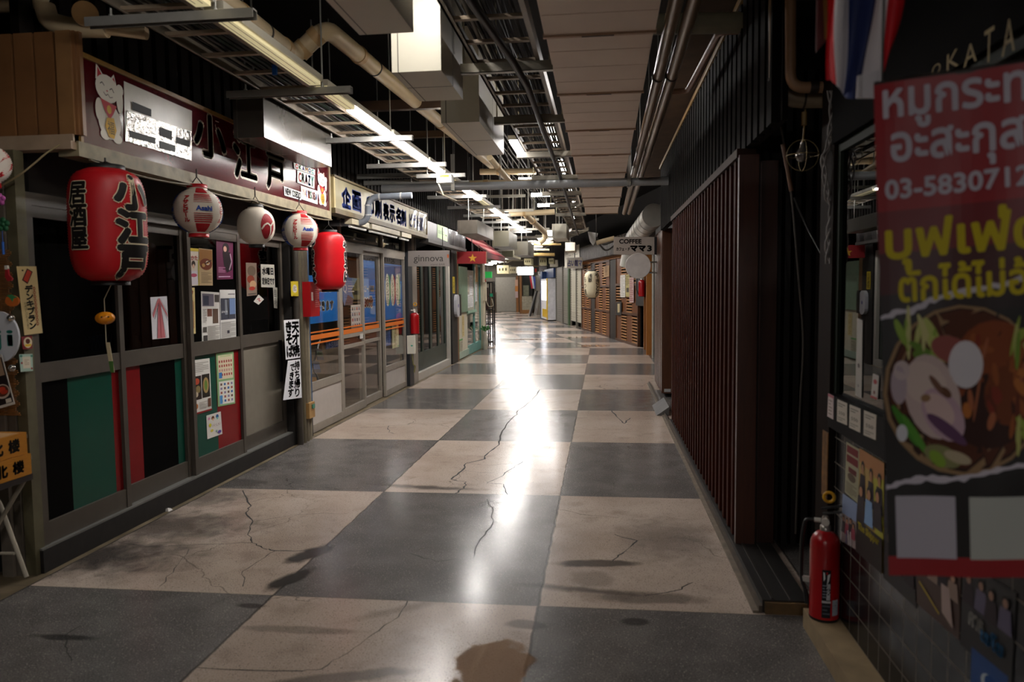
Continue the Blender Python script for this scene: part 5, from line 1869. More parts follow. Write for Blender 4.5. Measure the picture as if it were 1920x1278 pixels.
# ---------------------------------------------------------------- beige drip pans
PAN = M('#f6e2d2', .5, noise=.07, scale=3)
ye = [1.55, 2.72, 3.88, 5.03, 6.18, 7.33, 8.48, 9.63, 10.78, 11.93, 13.1]
for i in range(len(ye) - 1):
    y0, y1 = ye[i] + .02, ye[i + 1]
    t = thing('drip_pan', '%s shallow beige drip pan of the row hung along the ceiling, from the near end' % ORD[i], 'panel', (0, (y0 + y1) / 2, 2.7), 'beige drip pans under the ceiling')
    m = MB(PAN)
    xa, xb = -.28, .255
    m.hexa([(xa, y0, 2.728), (xb, y0, 2.728), (xb, y1, 2.705), (xa, y1, 2.705), (xa, y0, 2.74), (xb, y0, 2.74), (xb, y1, 2.715), (xa, y1, 2.715)])
    for x in (xa, xb):
        m.hexa([(x - .006, y0, 2.745), (x + .006, y0, 2.745), (x + .006, y1, 2.705), (x - .006, y1, 2.705), (x - .006, y0, 2.83), (x + .006, y0, 2.83), (x + .006, y1, 2.79), (x - .006, y1, 2.79)])
    pan = m.build('pan', t)
    for k in range(1, 4):
        m = MB(M('#d8c0ad', .5, noise=.07))
        y = y0 + (y1 - y0) * k / 4
        z = 2.728 - .023 * k / 4
        m.box(xa, y - .003, z - .0012, xb, y + .003, z)
        m.build('rib', pan)
    m = MB(M('#c5a88f', .5, noise=.08))
    m.box(xa - .012, y1 - .022, 2.694, xb + .012, y1, 2.715)
    lip = m.build('end_lip', t)
    m = MB(M('#4a3626', .6))
    m.box(-.1, y1 - .020, 2.6925, .06, y1 - .004, 2.6945)
    m.build('slot', lip)
    for x in (xa, xb):
        m = MB(M('#8a745e', .5))
        m.tube([(x, y1 - .05, 2.76), (x, y1 - .05, 3.7)], .005, n=6)
        m.build('hanger_rod', t)

# ---------------------------------------------------------------- pipes overhead
BEI2 = M('#cbb692', .35, noise=.08, scale=5)
t = thing('waste_pipe', 'beige plastic waste pipe with a double elbow running along the ceiling beside the light strip', 'pipe', (-1.7, 4, 2.85))
P1, P2, P3, P4, P5 = on_z(380, -28, 2.95), on_z(553, 106, 2.95), on_z(610, 52, 3.12), on_z(640, 76, 3.12), on_z(950, 332, 3.12)
m = MB(BEI2)
m.tube(bend([P1, P2, P3, P4 + (P4 - P3) * .0, P5], .11, 8), .058, n=20)
m.build('pipe', t)
dirp = (P5 - P4).normalized()
for a, b, k in ((P1, P2, .35), (P1, P2, .85), (P2, P3, .25), (P2, P3, .7), (P4, P5, .05), (P4, P5, .40), (P4, P5, .62)):
    q = a.lerp(b, k)
    dd = (b - a).normalized()
    m = MB(M('#b8976a', .35, noise=.1))
    m.tube([q - dd * .028, q + dd * .028], .064, n=20)
    m.build('collar', t)
for a, b, k in ((P1, P2, .6), (P4, P5, .1)):
    m = MB(M('#14100d', .5))
    q = a.lerp(b, k)
    dd = (b - a).normalized()
    m.tube([q - dd * .008, q + dd * .008], .062, n=20)
    m.build('black_band', t)
t = thing('waste_pipe', 'beige waste pipe with a fat round elbow at the upper left corner', 'pipe', (-2.8, 3.7, 2.8))
m = MB(BEI2)
m.tube(bend([on_y(-30, 12, 3.75), on_y(20, 12, 3.75), on_y(78, 2, 3.75), on_y(85, -20, 3.75)], .05), .032, n=16)
m.tube(bend([on_y(84, 12, 3.72), on_y(92, 40, 3.72), on_y(130, 52, 3.72), on_y(200, 52, 3.75)], .07), .05, n=18)
m.tube([on_y(195, 52, 3.76), on_y(275, 62, 3.8)], .034, n=16)
m.build('pipe', t)
m = MB(M('#a8814e', .4, noise=.12))
m.tube([on_y(160, 26, 3.66), on_y(160, 26, 3.8)], .062, n=22)
m.build('end_cap', t)
# cross members and cross pipes
for i, (pl, pr, z, w_, col, lab) in enumerate(((( 560, 212), (835, 205), 3.06, .07, '#4a3424', 'dark brown cross beam behind the white boxes, nearest of the cross beams'), ((640, 262), (860, 258), 3.12, .06, '#5a432c', 'brown cross beam beyond the nearest one'),
                                               ((665, 335), (850, 331), 2.78, .045, '#7d7b74', 'upper grey square bar over the cream board'), ((665, 347), (830, 344), 2.74, .045, '#7d7b74', 'lower grey square bar over the cream board'))):
    a, b = on_z(*pl, z), on_z(*pr, z)
    y = (a.y + b.y) / 2
    m = MB(M(col, .5, noise=.2))
    m.box(a.x, y - w_ / 2, z, b.x, y + w_ / 2, z + w_ * 1.2)
    T(m, 'cross_beam', lab, 'beam')
m = MB(M('#8d8f90', .35, .15, .1))
ZP = 2.635
YP = on_z(1000, 346, ZP).y
m.tube([(-2.58, YP, ZP), (.74, YP, ZP)], .046, n=18)
t = thing('cross_pipe', 'long grey conduit crossing the whole corridor below the trays', 'pipe', (-1, 9.25, 2.66))
m.build('pipe', t)
for x in (-1.72, .3):
    m = MB(M('#a8a69e', .4, .3))
    m.box(x - .02, YP - .06, ZP - .055, x + .02, YP + .06, ZP - .047)
    m.box(x - .02, YP - .06, ZP - .055, x + .02, YP - .05, 3.0)
    m.build('bracket', t)
for lab, a, b, r in (('upper short beige cross pipe by the right-hand cable tray', on_y(900, 322, 9.9), on_y(1005, 321, 9.9), .04), ('lower beige cross pipe just above the long grey conduit', on_y(860, 345, 9.6), on_y(1016, 342, 9.6), .045),
                     ('slanting beige pipe joining the two short cross pipes', on_y(918, 295, 8.6), on_y(960, 345, 9.55), .035), ('distant beige cross pipe with a fork under the trays', on_y(955, 401, 13.5), on_y(1040, 397, 13.5), .05), ('distant slanting beige pipe forking from the cross pipe', on_y(985, 402, 13.6), on_y(1022, 436, 15.5), .055)):
    m = MB(BEI2)
    m.tube([a, b], r, n=14)
    m.tube([a.lerp(b, .3), a.lerp(b, .36)], r * 1.15, M('#b8976a', .35), n=14)
    q = a.lerp(b, .5)
    m.tube([q, (q.x, q.y, 3.7)], .006, STEEL, n=6)
    T(m, 'cross_pipe', lab, 'pipe')
m = MB(BEI2)
m.tube(bend([on_y(1022, 436, 15.5), on_y(1022, 447, 15.6), on_y(1012, 455, 15.6)], .1), .055, n=14)
T(m, 'pipe_elbow', 'distant beige elbow left of the distant white steel box', 'pipe')
bx = thing('junction_box', 'white junction box with a yellow label hanging from a cross channel', 'box', tuple(on_y(834, 343, 8.1)))
a, b = on_y(820, 343, 8.1), on_y(847, 327, 8.1)
m = MB(M('#d8d8d4', .35, noise=.03))
m.box(a.x, 8.07, a.z, b.x, 8.19, b.z)
f = flat((a.x, 8.07, b.z), (b.x, 8.07, b.z), (b.x, 8.07, a.z), (a.x, 8.07, a.z))
draw(m, f, [('r', .2, .06, .85, .36, '#d8c818'), ('e', .55, .6, .04, .05, '#3a3a3a')])
m.build('box', bx)
m = MB(M('#c8c0a8', .4))
m.bar(on_y(822, 343, 8.28), on_y(832, 366, 8.28), .03, .01)
m.bar(on_y(832, 366, 8.28), on_y(856, 376, 8.35), .03, .01)
m.tube([on_y(834, 327, 8.28), on_y(834, 327, 8.28) + V((0, 0, .8))], .006, n=6)
m.build('bracket', bx)
# paired brown pipes and others on the right
for i, (dx, lab) in enumerate(((0, 'left of the paired brown ceiling pipes beside the beige drip pans'), (.085, 'right of the paired brown ceiling pipes, nearer the slatted wall'))):
    t = thing('ceiling_pipe', lab, 'pipe', (.36 + dx, 7, 2.75))
    m = MB(M('#7a6650', .32, .15, .12))
    m.tube([(.325 + dx, 1.5, 2.80), (.36 + dx, 5.0, 2.79), (.39 + dx, 13.8, 2.77)], .036, n=16)
    m.build('pipe', t)
    for y in (5.0, 7.6, 10.2):
        m = MB(M('#1c1612', .5))
        m.tube([(.355 + dx + (y - 5) * .005, y - .012, 2.79), (.355 + dx + (y - 5) * .005, y + .012, 2.79)], .041, n=16)
        m.build('black_band', t)
    for y in (5.0, 7.6, 10.2):
        m = MB(STEEL)
        m.tube([(.355 + dx + (y - 5) * .005, y, 2.82), (.355 + dx + (y - 5) * .005, y, 3.7)], .004, n=6)
        m.build('hanger_rod', t)
m = MB(M('#6a6450', .5, noise=.2))
m.tube([on_y(1205, 46, 4.3), on_y(1412, 42, 4.3)], .055, n=16)
T(m, 'cross_pipe', 'thick olive cross pipe at the dark upper right', 'pipe')
m = MB(M('#7a5640', .4, noise=.15))
m.tube(bend([on_y(1405, 56, 4.35), on_y(1350, 58, 4.35), on_y(1290, 170, 5.6), on_y(1232, 174, 5.6)], .06), .022, n=12)
T(m, 'copper_pipe', 'thin brown pipe zigzagging under the dark soffit at the upper right', 'pipe')
sf = MB(M('#4a3622', .75, noise=.45, scale=6))
sf.box(.5, 1.5, 3.05, 1.3, 12.0, 3.1)
S(sf, 'ceiling_soffit')
sd = thing('spiral_duct', 'fat pale spiral duct turning down behind the coffee sign', 'duct', (.6, 13, 2.3))
m = MB(M('#b9b7ae', .35, .45, .08))
pts = bend([on_y(1226, 403, 10.2), on_y(1188, 448, 13.6), on_y(1178, 500, 13.7)], .35, 10)
m.tube(pts, .155, n=24)
m.build('duct', sd)
for k in (.15, .3, .45, .6, .75, .9):
    m = MB(M('#9a988e', .35, .5))
    q = pts[0].lerp(pts[1], k)
    dd = (pts[1] - pts[0]).normalized()
    m.tube([q - dd * .008, q + dd * .008], .16, n=24)
    m.build('seam_ring', sd)
# white lamp bracket in the distance
m = MB(M('#d8d6d0', .4, noise=.05))
a = on_y(1105, 436, 16)
m.prism([on_y(*q, 16) for q in ((1102, 434), (1121, 437), (1117, 452), (1112, 460), (1106, 452))], (0, .15, 0))
T(m, 'white_bracket', 'white angular bracket under the far end of the right-hand cable tray', 'bracket')
for i, (pts, lab) in enumerate(((((1118, 445), (1130, 460), (1150, 452)), 'upper'), (((1118, 450), (1135, 472), (1152, 460)), 'lower'))):
    m = MB(M('#3a3630', .5))
    m.tube(bend([on_y(*q, 16) for q in pts], .3), .02, n=8)
    q = on_y(*pts[0], 16)
    m.tube([q, (q.x, 16, 3.7)], .01, n=6)
    T(m, 'hanging_cable', lab + ' of the two tangled cables left of the coffee sign', 'cord')
m = MB(BEI2)
m.tube([on_y(1118, 455, 15.2), on_y(1152, 446, 15.2)], .045, n=12)
T(m, 'cross_pipe', 'cream lagged pipe ending left of the coffee sign', 'pipe')

# short lit fixtures set crosswise at the left edge of the right-hand tray, and rods between them
for i, (l, t_, r, b, Y) in enumerate(((972, 332, 1012, 340, 9.9), (996, 361, 1031, 368, 12.1), (1008, 381, 1041, 387, 13.9))):
    p, q = on_y(l, b, Y), on_y(r, t_, Y)
    t = thing('ceiling_light', '%s short crosswise lit fixture at the edge of the right-hand tray, from the near end' % ORD[i], 'light fixture', (p.x, Y, p.z), 'crosswise lights at the right cable tray')
    m = MB(LITH)
    m.box(p.x, Y, p.z, q.x, Y + .06, q.z)
    m.build('lit_diffuser', t)
    m = MB(STEEL)
    m.tube([((p.x + q.x) / 2, Y + .03, q.z), ((p.x + q.x) / 2, Y + .03, 3.7)], .008, n=6)
    m.build('hanger_rod', t)
for i, (l, r, y_, Y) in enumerate(((870, 985, 372, 12.5), (905, 1000, 398, 13.2), (930, 1010, 415, 15.0), (955, 1030, 432, 17.0), (975, 1050, 446, 19.0))):
    a, b = on_y(l, y_, Y), on_y(r, y_ - 1, Y)
    t = thing('cross_rail', '%s thin pale rail crossing left of the right-hand tray, from the near end' % ORD[i], 'rail', tuple(a), 'pale rails crossing the corridor')
    m = MB(M('#b9b4a4', .4, .1, .1))
    m.box(a.x, Y, a.z, b.x, Y + .04, a.z + .045)
    m.build('rail', t)
    for k in (.15, .6, .9):
        q = a.lerp(b, k)
        m = MB(M('#c4c0b4', .4, .1, .1))
        m.tube([(q.x, Y + .02, a.z + .04), (q.x, Y + .02, 3.7)], .011, n=6)
        m.build('hanger_rod', t)
# ---------------------------------------------------------------- slatted timber front on the right
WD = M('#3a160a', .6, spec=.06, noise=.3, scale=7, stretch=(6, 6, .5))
ss = thing('slatted_screen', 'dark brown vertical timber slat screen along the right side of the corridor', 'screen', (.76, 6.0, .06))
m = MB(WD)
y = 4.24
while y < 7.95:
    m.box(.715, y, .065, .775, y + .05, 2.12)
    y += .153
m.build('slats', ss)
m = MB(M('#1c110a', .6, noise=.3))
m.box(.80, 4.16, .06, .83, 8.0, 2.9)
m.build('backing', ss)
m = MB(M('#2a170c', .6, noise=.2, spec=.15))
m.box(.70, 4.12, 2.12, .80, 8.0, 2.165)
m.build('top_rail', ss)
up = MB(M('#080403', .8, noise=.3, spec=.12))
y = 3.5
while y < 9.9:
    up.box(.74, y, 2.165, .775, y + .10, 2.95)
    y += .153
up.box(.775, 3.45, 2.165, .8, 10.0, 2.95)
up.box(.73, 3.45, 2.95, .80, 10.0, 2.99, M('#8a6a30', .5, noise=.3, scale=20))  # gold strip paints in the light caught by the top edge
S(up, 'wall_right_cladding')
rt = MB(M('#1a120d', .65, noise=.3))
rt.box(.8, 8.0, 0, .83, 8.04, 2.2)
rt.box(1.12, 8.04, 0, 1.15, 16.4, 3.05)
rt.box(.83, 8.0, 0, 1.15, 8.04, 2.2)
rt.box(.83, 4.36, 0, 1.9, 4.4, 3.05)
S(rt, 'wall_right_recess')
# end boards facing the near end of the corridor
for i, (l, r, top, col, lab) in enumerate(((1381, 1417, 2.13, '#3f1e0f', 'broad dark brown board closing the near end of the slat screen'), (1424, 1455, 2.10, '#341a10', 'broad dark brown board right of the one closing the slat screen'))):
    a, b = on_y(l, 700, 4.12), on_y(r, 700, 4.12)
    m = MB(M(col, .45, noise=.25, stretch=(8, 8, .6)))
    m.box(a.x, 4.1 + .03 * i, .062, b.x, 4.14 + .03 * i, top)
    T(m, 'end_board', lab, 'board')
for i, px in enumerate((1466, 1484, 1503, 1524, 1543)):
    a = on_y(px, 700, 4.3)
    m = MB(M('#1d1512', .55, noise=.3))
    m.box(a.x, 4.27, .0, a.x + .03, 4.36, 2.6)
    T(m, 'batten', '%s thin black batten in the dark recess, counted from the slat screen' % ORD[i], 'batten', 'battens in the dark recess')
pl = MB(M('#171412', .5, noise=.3))
pl.box(.70, 3.36, 0.004, .90, 8.0, .062)
pl.box(.74, 3.37, .062, .75, 4.1, .066, M('#3a3632', .4, .4))
pl.box(.82, 3.37, .062, .825, 4.1, .065, M('#4a4642', .4, .4))
pl.box(.71, 3.345, .004, .89, 3.362, .055, M('#5a4424', .7, noise=.4, scale=20))
pl.box(.685, 3.36, 0.002, .70, 11.4, .035, M('#4a4036', .6, noise=.4, scale=12))
S(pl, 'baseboard_right')
kb = MB(M('#6e6355', .7, noise=.35, scale=14))
kb.box(.66, 3.36, 0, .686, 11.4, .012)
S(kb, 'trim_10')
wp = thing('timber_pilaster', 'boxed brown timber pilaster with a white tag at its foot, beyond the slat screen', 'pilaster', (.9, 10.6, 0))
m = MB(M('#4d2a14', .42, noise=.25, stretch=(6, 6, .5)))
m.box(.785, 10.0, .05, 1.1, 11.45, 2.2)
for k in range(6):
    m.box(.77, 10.02 + k * .24, .05, .785, 10.2 + k * .24, 2.2)
m.build('boards', wp)
m = MB(P('#a8a8a8'))
m.box(.80, 9.992, .07, .885, 10.0, .11)
m.build('white_tag', wp)
g = on_z(1247, 782)
m = MB(M('#4d4a48', .7, noise=.2))
m.prism([V((.60, 8.55, 0)), V((.74, 8.55, 0)), V((.74, 8.55, .10))], (0, .75, 0))
T(m, 'wedge_ramp', 'grey wedge shaped ramp block lying against the foot of the slat screen', 'ramp')

# ---------------------------------------------------------------- tiled shop counter on the right
def tile_mat():
    m = bpy.data.materials.new('mat_tile')
    m.use_nodes = True
    nt = m.node_tree
    b = nt.nodes['Principled BSDF']
    b.inputs['Specular IOR Level'].default_value = .15
    tc = nt.nodes.new('ShaderNodeTexCoord')
    sp = nt.nodes.new('ShaderNodeSeparateXYZ')
    cb = nt.nodes.new('ShaderNodeCombineXYZ')
    br = nt.nodes.new('ShaderNodeTexBrick')
    br.offset = 0
    for k, v in (('Scale', 1), ('Brick Width', .105), ('Row Height', .105), ('Mortar Size', .0022), ('Mortar Smooth', .1), ('Bias', 0)):
        br.inputs[k].default_value = v
    br.inputs['Color1'].default_value = (.006, .006, .007, 1)
    br.inputs['Color2'].default_value = (.010, .010, .011, 1)
    br.inputs['Mortar'].default_value = (.16, .135, .11, 1)
    L = nt.links.new
    L(tc.outputs['Object'], sp.inputs[0])
    L(sp.outputs[1], cb.inputs[0])
    L(sp.outputs[2], cb.inputs[1])
    L(cb.outputs[0], br.inputs['Vector'])
    L(br.outputs['Color'], b.inputs['Base Color'])
    mr = nt.nodes.new('ShaderNodeMapRange')
    L(br.outputs['Fac'], mr.inputs[0])
    mr.inputs[3].default_value = .22
    mr.inputs[4].default_value = .8
    L(mr.outputs[0], b.inputs['Roughness'])
    return m


CX = .965
m = MB(tile_mat())
m.box(CX, -1.0, .08, CX + .05, 3.28, .86)
S(m, 'wall_right_tiled')
m = MB(M('#8a7658', .75, noise=.25, scale=10))
m.box(.845, -1.0, 0, 1.05, 3.245, .08)
S(m, 'trim_11')
m = MB(M('#080707', .6, noise=.2, spec=.1))
m.box(.935, -1.0, .86, 1.25, 3.26, 1.0)
S(m, 'trim_12')
m = MB(M('#170b05', .7, noise=.35, spec=.1, stretch=(6, 6, .6)))
m.box(.94, 3.26, .0, .985, 3.36, 3.05)
m.box(.985, 3.42, 0, 1.33, 3.44, 3.05)
m.box(.94, 3.36, 0, .985, 3.44, 3.05)
m.box(.937, 3.262, .55, .94, 3.34, .83, M('#6a4512', .7, noise=.5, scale=30))
S(m, 'trim_13')
wn = thing('window_4', 'counter window of the right-hand shop, reflecting the shops opposite', 'window', (.97, 1.5, 1.0), None, 'structure')
m = MB(M('#1a221a', .6, noise=.15, spec=.15))
m.box(.955, 3.225, 1.0, .985, 3.258, 2.02)
m.box(.955, -1.0, 1.985, .985, 3.225, 2.02)
m.build('frame', wn)
m = MB(glass_mat('#8a8f8c', .95, .01))
m.box(.968, -1.0, 1.0, .972, 3.225, 1.985)
m.build('glass_pane', wn)
m = MB(M('#080707', .8, noise=.2, spec=.04))
m.box(.93, -1.0, 2.02, 1.0, 3.26, 3.05)
f = flat((.93, 3.26, 3.05), (.93, -1.0, 3.05), (.93, -1.0, 2.02), (.93, 3.26, 2.02))
GO = '#7d6a3c'


def uvf(px, py):
    p = on_x(px, py, .93)
    return (3.26 - p.y) / 4.26, (3.05 - p.z) / 1.03


for ch, l, t_, r, b_ in (('O', 1748, 120, 1764, 140), ('K', 1776, 96, 1798, 128), ('A', 1808, 82, 1832, 120), ('T', 1846, 54, 1864, 116), ('A', 1880, 36, 1904, 100)):
    c0, c1 = uvf(l, (t_ + b_) / 2), uvf(r, (t_ + b_) / 2)
    d0, d1 = uvf((l + r) / 2, t_), uvf((l + r) / 2, b_)
    draw(m, f, [('t', ch, c0[0], d0[1], c1[0], d1[1], GO)], asp=4)
S(m, 'wall_right_fascia')
m = MB(M('#070606', .8))
m.box(1.3, -1.0, 1.0, 1.33, 3.42, 2.9)
m.box(1.0, -1, .98, 1.3, 3.42, 1.002, M('#3a352f', .4, noise=.2))
S(m, 'wall_right_inside')


def tag(name, label, cat, quad, items, paper_, X, group=None):
    return T(sheet(pxq(on_x, X, quad), items, paper_, .0015), name, label, cat, group)


PT = [('l', .12, .1, .85, .3, 2, '#6a645c'), ('t', '550', .2, .48, .8, .62, '#4a4440'), ('l', .12, .74, .85, .92, 2, '#7a746c')]
tag('price_tag', 'narrow pink edged price tag at the far end of the ledge strip', 'tag', [(1553, 737), (1563, 742), (1562, 786), (1551, 780)], [('r', 0, 0, 1, .12, '#b06a74'), ('l', .2, .2, .8, .9, 5, '#8a8078')], '#bfb0ae', .933, 'price tags on the ledge')
tag('price_tag', 'second price tag from the far end of the ledge strip under the window', 'tag', [(1570, 748), (1588, 756), (1588, 797), (1569, 789)], PT, '#b9b0a2', .933, 'price tags on the ledge')
tag('price_tag', 'third price tag from the far end of the ledge strip under the window', 'tag', [(1593, 758), (1613, 766), (1613, 811), (1592, 801)], PT, '#b9b0a2', .933, 'price tags on the ledge')
tag('price_tag', 'largest and nearest price tag of the ledge strip, beside the hanging banner', 'tag', [(1620, 769), (1643, 778), (1642, 825), (1619, 815)], PT, '#b9b0a2', .933, 'price tags on the ledge')
tag('paper_strip', 'tall narrow white paper strip on the counter window glass', 'sign', [(1607, 596), (1617, 600), (1615, 746), (1604, 740)], [('e', .5, .6, .2, .03, '#5a5450'), ('e', .5, .86, .15, .02, '#8a8480')], '#a9a59e', .964)
tag('paper_strip', 'short white paper strip with red marks on the counter window glass', 'sign', [(1637, 700), (1648, 704), (1645, 749), (1633, 744)], [('e', .5, .3, .3, .1, '#a84848'), ('e', .5, .75, .15, .08, '#6a3a3a'), ('r', 0, .92, 1, 1, '#a84848')], '#b0aaa4', .964)
m = MB(M('#c99aa8', .35, noise=.06))
m.lathe((1.05, 3.345, 1.003), [(.05, 0), (.056, .02), (.058, .46), (.055, .48), (.03, .485)], None, 24)
T(m, 'pink_canister', 'tall pink canister standing behind the counter window', 'canister')
m = MB(M('#b8861c', .4, noise=.1))
m.box(1.08, 2.82, 1.003, 1.2, 2.98, 1.40)
T(m, 'yellow_box', 'upright yellow box behind the counter window, right of the pink canister', 'box')
m = MB(M('#2c7a3a', .25, noise=.1))
m.lathe((1.10, 2.66, 1.003), [(.03, 0), (.032, .01), (.032, .14), (.012, .19), (.012, .23)], None, 16)
m.lathe((1.10, 2.66, 1.003), [(.0325, .05), (.0325, .12)], M('#c8c4b8', .5), 16)
T(m, 'green_bottle', 'small green bottle with a pale label behind the counter window', 'bottle')

# film posters on the tiles
def folk(n, v0, seedn, skin='#b88a6c', cloth='#3a4a78', sc=1.0):
    r = random.Random(seedn)
    out = []
    for k in range(n):
        u = .16 + .68 * k / max(1, n - 1) + r.uniform(-.03, .03)
        v = v0 + r.uniform(-.03, .05)
        out += [('p', [(u - .10 * sc, v + .06), (u + .10 * sc, v + .06), (u + .14 * sc, v + .30), (u - .14 * sc, v + .30)], cloth if k % 2 else '#2a2026'), ('e', u, v - .012, .07 * sc, .058, '#17110f'), ('e', u, v + .01, .052 * sc, .048, skin)]
    return out


TG = 'posters on the tiled counter front'
tag('film_poster', 'small upper poster with dark red lettering blocks, nearest the extinguisher', 'poster', [(1587, 828), (1611, 842), (1609, 944), (1584, 922)],
    [('r', .08, .04, .95, .18, '#6a1218'), ('r', .08, .22, .95, .36, '#6a1218'), ('r', .25, .44, .85, .54, '#5a1a1c'), ('e', .5, .62, .3, .08, '#5a4a3a'), ('l', .1, .74, .9, .96, 6, '#6a6054')], '#9a9578', .962, TG)
tag('film_poster', 'lower left poster of a group under a pale sky with a striped jacket', 'poster', [(1580, 925), (1610, 946), (1604, 1018), (1596, 1036), (1577, 1014)][:1] + [(1610, 946), (1605, 1030), (1577, 1013)],
    [('r', 0, .4, 1, 1, '#8a7a78')] + folk(4, .48, 3, '#a87858', '#8a3a48') + [('s', [(.5, .68), (.6, .98)], .05, '#c8c0c0'), ('s', [(.66, .68), (.72, .98)], .05, '#c8c0c0'), ('r', .4, .7, .45, .98, '#4a4a78')], '#7f8fb0', .962, TG)
tag('film_poster', 'large yellow poster of smiling people in pale blue shirts, next to the hanging banner', 'poster', [(1612, 840), (1658, 868), (1656, 1076), (1607, 1032)],
    [('p', [(0, 0), (1, .0), (1, .2), (0, .12)], '#a8744a'), ('p', [(.6, .2), (1, .15), (1, .75), (.7, .7)], '#a8a23a')] + folk(3, .14, 5, '#a87a58', '#2a2026') + folk(3, .34, 8, '#b08060', '#7fa0c8', 1.25) + [('r', 0, .68, 1, 1, '#221612'), ('t', 'The Shipper', .08, .70, .9, .78, '#b8a428', .01)], '#a88a48', .962, TG)
tag('film_poster', 'dark poster partly covered by the lower hem of the hanging banner', 'poster', [(1660, 890), (1722, 925), (1718, 1140), (1656, 1082)], [('r', .0, .0, 1, .5, '#1c1a2a')] + folk(3, .55, 12, '#5a4a44', '#1a1820'), '#0f0d10', .962, TG)
tag('film_poster', 'brown poster of couples in white, below the hanging banner', 'poster', [(1722, 1010), (1802, 1060), (1798, 1200), (1716, 1128)], folk(4, .2, 15, '#a8806a', '#8a7468', .9) + [('s', [(.1, .62), (.6, .86)], .03, '#a8902a'), ('p', [(.62, .4), (.8, .4), (.9, .9), (.66, .8)], '#a08a84')], '#3a2218', .962, TG)
tag('film_poster', 'black poster of embracing figures with blue lettering, right of the brown one', 'poster', [(1806, 1050), (1905, 1112), (1896, 1300), (1800, 1206)], folk(4, .14, 21, '#8a6a5a', '#5a5468', .9) + [('t', 'คาธ', .2, .52, .48, .66, '#b8b4ac', .01), ('t', 'เฮโย', .45, .56, .85, .72, '#2a6a98', .01)], '#121012', .962, TG)
tag('film_poster', 'deep blue poster with a pale moon shape, lowest at the frame edge', 'poster', [(1822, 1212), (1890, 1268), (1886, 1400), (1818, 1330)], [('e', .5, .35, .2, .14, '#a8b0b8'), ('e', .58, .32, .18, .12, '#16407a')], '#16407a', .962, TG)

extinguisher('fire_extinguisher', 'red floor extinguisher with a yellow ring standing on the stone kerb by the black tiles', (.905, 3.16, .081), .475, .058)

# ---------------------------------------------------------------- hanging banner
BQ = (on_y(1638, 160, 1.72), on_y(1972, 110, 1.60), on_y(1990, 1086, 1.62), on_y(1667, 1077, 1.74))
fb0 = flat(*BQ)
CURVED = True
nb_ = fb0(.5, .5, 1) - fb0(.5, .5, 0)


def fb(u, v, e=0.):
    return fb0(u, v, e) + nb_ * (.006 * math.sin(u * 9 + v * 3) * (1 - .4 * v) + .004 * math.sin(v * 14 + u * 4))


bn = thing('hanging_banner', 'tall red and black cloth banner with a dish photo, hanging at the right edge', 'banner', tuple(fb0(.5, 1)))
m = MB(M('#6f0c16', .5, noise=.06))
NU, NV = 16, 48
cl = lambda v: M('#8a0d18', .5, noise=.05) if v < .26 else M('#6a0c16', .5, noise=.05) if v < .33 else M('#3f0c12', .5, noise=.05) if v < .42 else M('#1c0d10', .5, noise=.05) if v < .46 else M('#0d0b0c', .5, noise=.05) if v < .965 else M('#8a0d18', .5, noise=.05)
for i in range(NU):
    for j in range(NV):
        a, b, c, d = i / NU, (i + 1) / NU, j / NV, (j + 1) / NV
        m.face([fb(a, c), fb(a, d), fb(b, d), fb(b, c)], cl((c + d) / 2), True)
        m.face([fb(a, c, -.0015), fb(b, c, -.0015), fb(b, d, -.0015), fb(a, d, -.0015)], M('#4a0a10', .6), True)
m.build('cloth', bn)
TH, YW = '#b5b0bc', '#b9a812'
m = MB(P(TH))
draw(m, fb, [('t', 'หมูกระทะ', .06, .015, .97, .092, TH, .006), ('t', 'อะสะกุสะ', .10, .098, .94, .178, TH, .006), ('t', '03-58307127', .055, .190, .97, .226, TH, .005)], e0=.001, de=.0003, asp=.36)
m.build('pale_lettering', bn)
m = MB(P(YW))
draw(m, fb, [('t', 'บุฟเฟ่ต์', .05, .262, .97, .368, YW, .009), ('t', 'ตักได้ไม่อั้น', .12, .362, .97, .432, YW, .006)], e0=.001, de=.0003, asp=.36)
m.build('yellow_lettering', bn)
m = MB(P('#b8b2bc'))
r = random.Random(4)
for base in ([(0, .462), (.1, .452), (.2, .45), (.3, .434), (.42, .425), (.55, .418), (.7, .412), (.85, .402), (1, .392)], [(0, .815), (.12, .80), (.25, .795), (.4, .797), (.55, .787), (.7, .775), (.85, .765), (1, .752)]):
    up_, dn = [], []
    for (u0, v0), (u1, v1) in zip(base, base[1:]):
        for k in range(4):
            u, v = u0 + (u1 - u0) * k / 4, v0 + (v1 - v0) * k / 4
            up_.append((u, v - r.uniform(.002, .008)))
            dn.append((u, v + r.uniform(.003, .011)))
    m = MB(P('#b8b2bc'))
    for k in range(len(up_) - 1):
        m.face([fb(*up_[k], .001), fb(*dn[k], .001), fb(*dn[k + 1], .001), fb(*up_[k + 1], .001)])
    m.build('torn_edge', bn)
m = MB(P('#6a4a30'))
food = [('e', .47, .618, .47, .172, '#8a6f50'), ('e', .475, .617, .45, .165, '#2a140c'), ('e', .48, .615, .44, .160, '#4a220f'), ('e', .66, .58, .24, .10, '#7a3a16'), ('e', .62, .66, .22, .075, '#2e120a'), ('e', .74, .63, .14, .06, '#6a3210')]
r = random.Random(9)
for k in range(26):
    food.append(('e', .50 + r.uniform(0, .36), .52 + r.uniform(0, .18), r.uniform(.02, .06), r.uniform(.006, .018), r.choice(['#8a4a1e', '#5a240e', '#a8642a', '#3a160a', '#9a5a3a', '#7a2a18']), r.uniform(0, 3)))
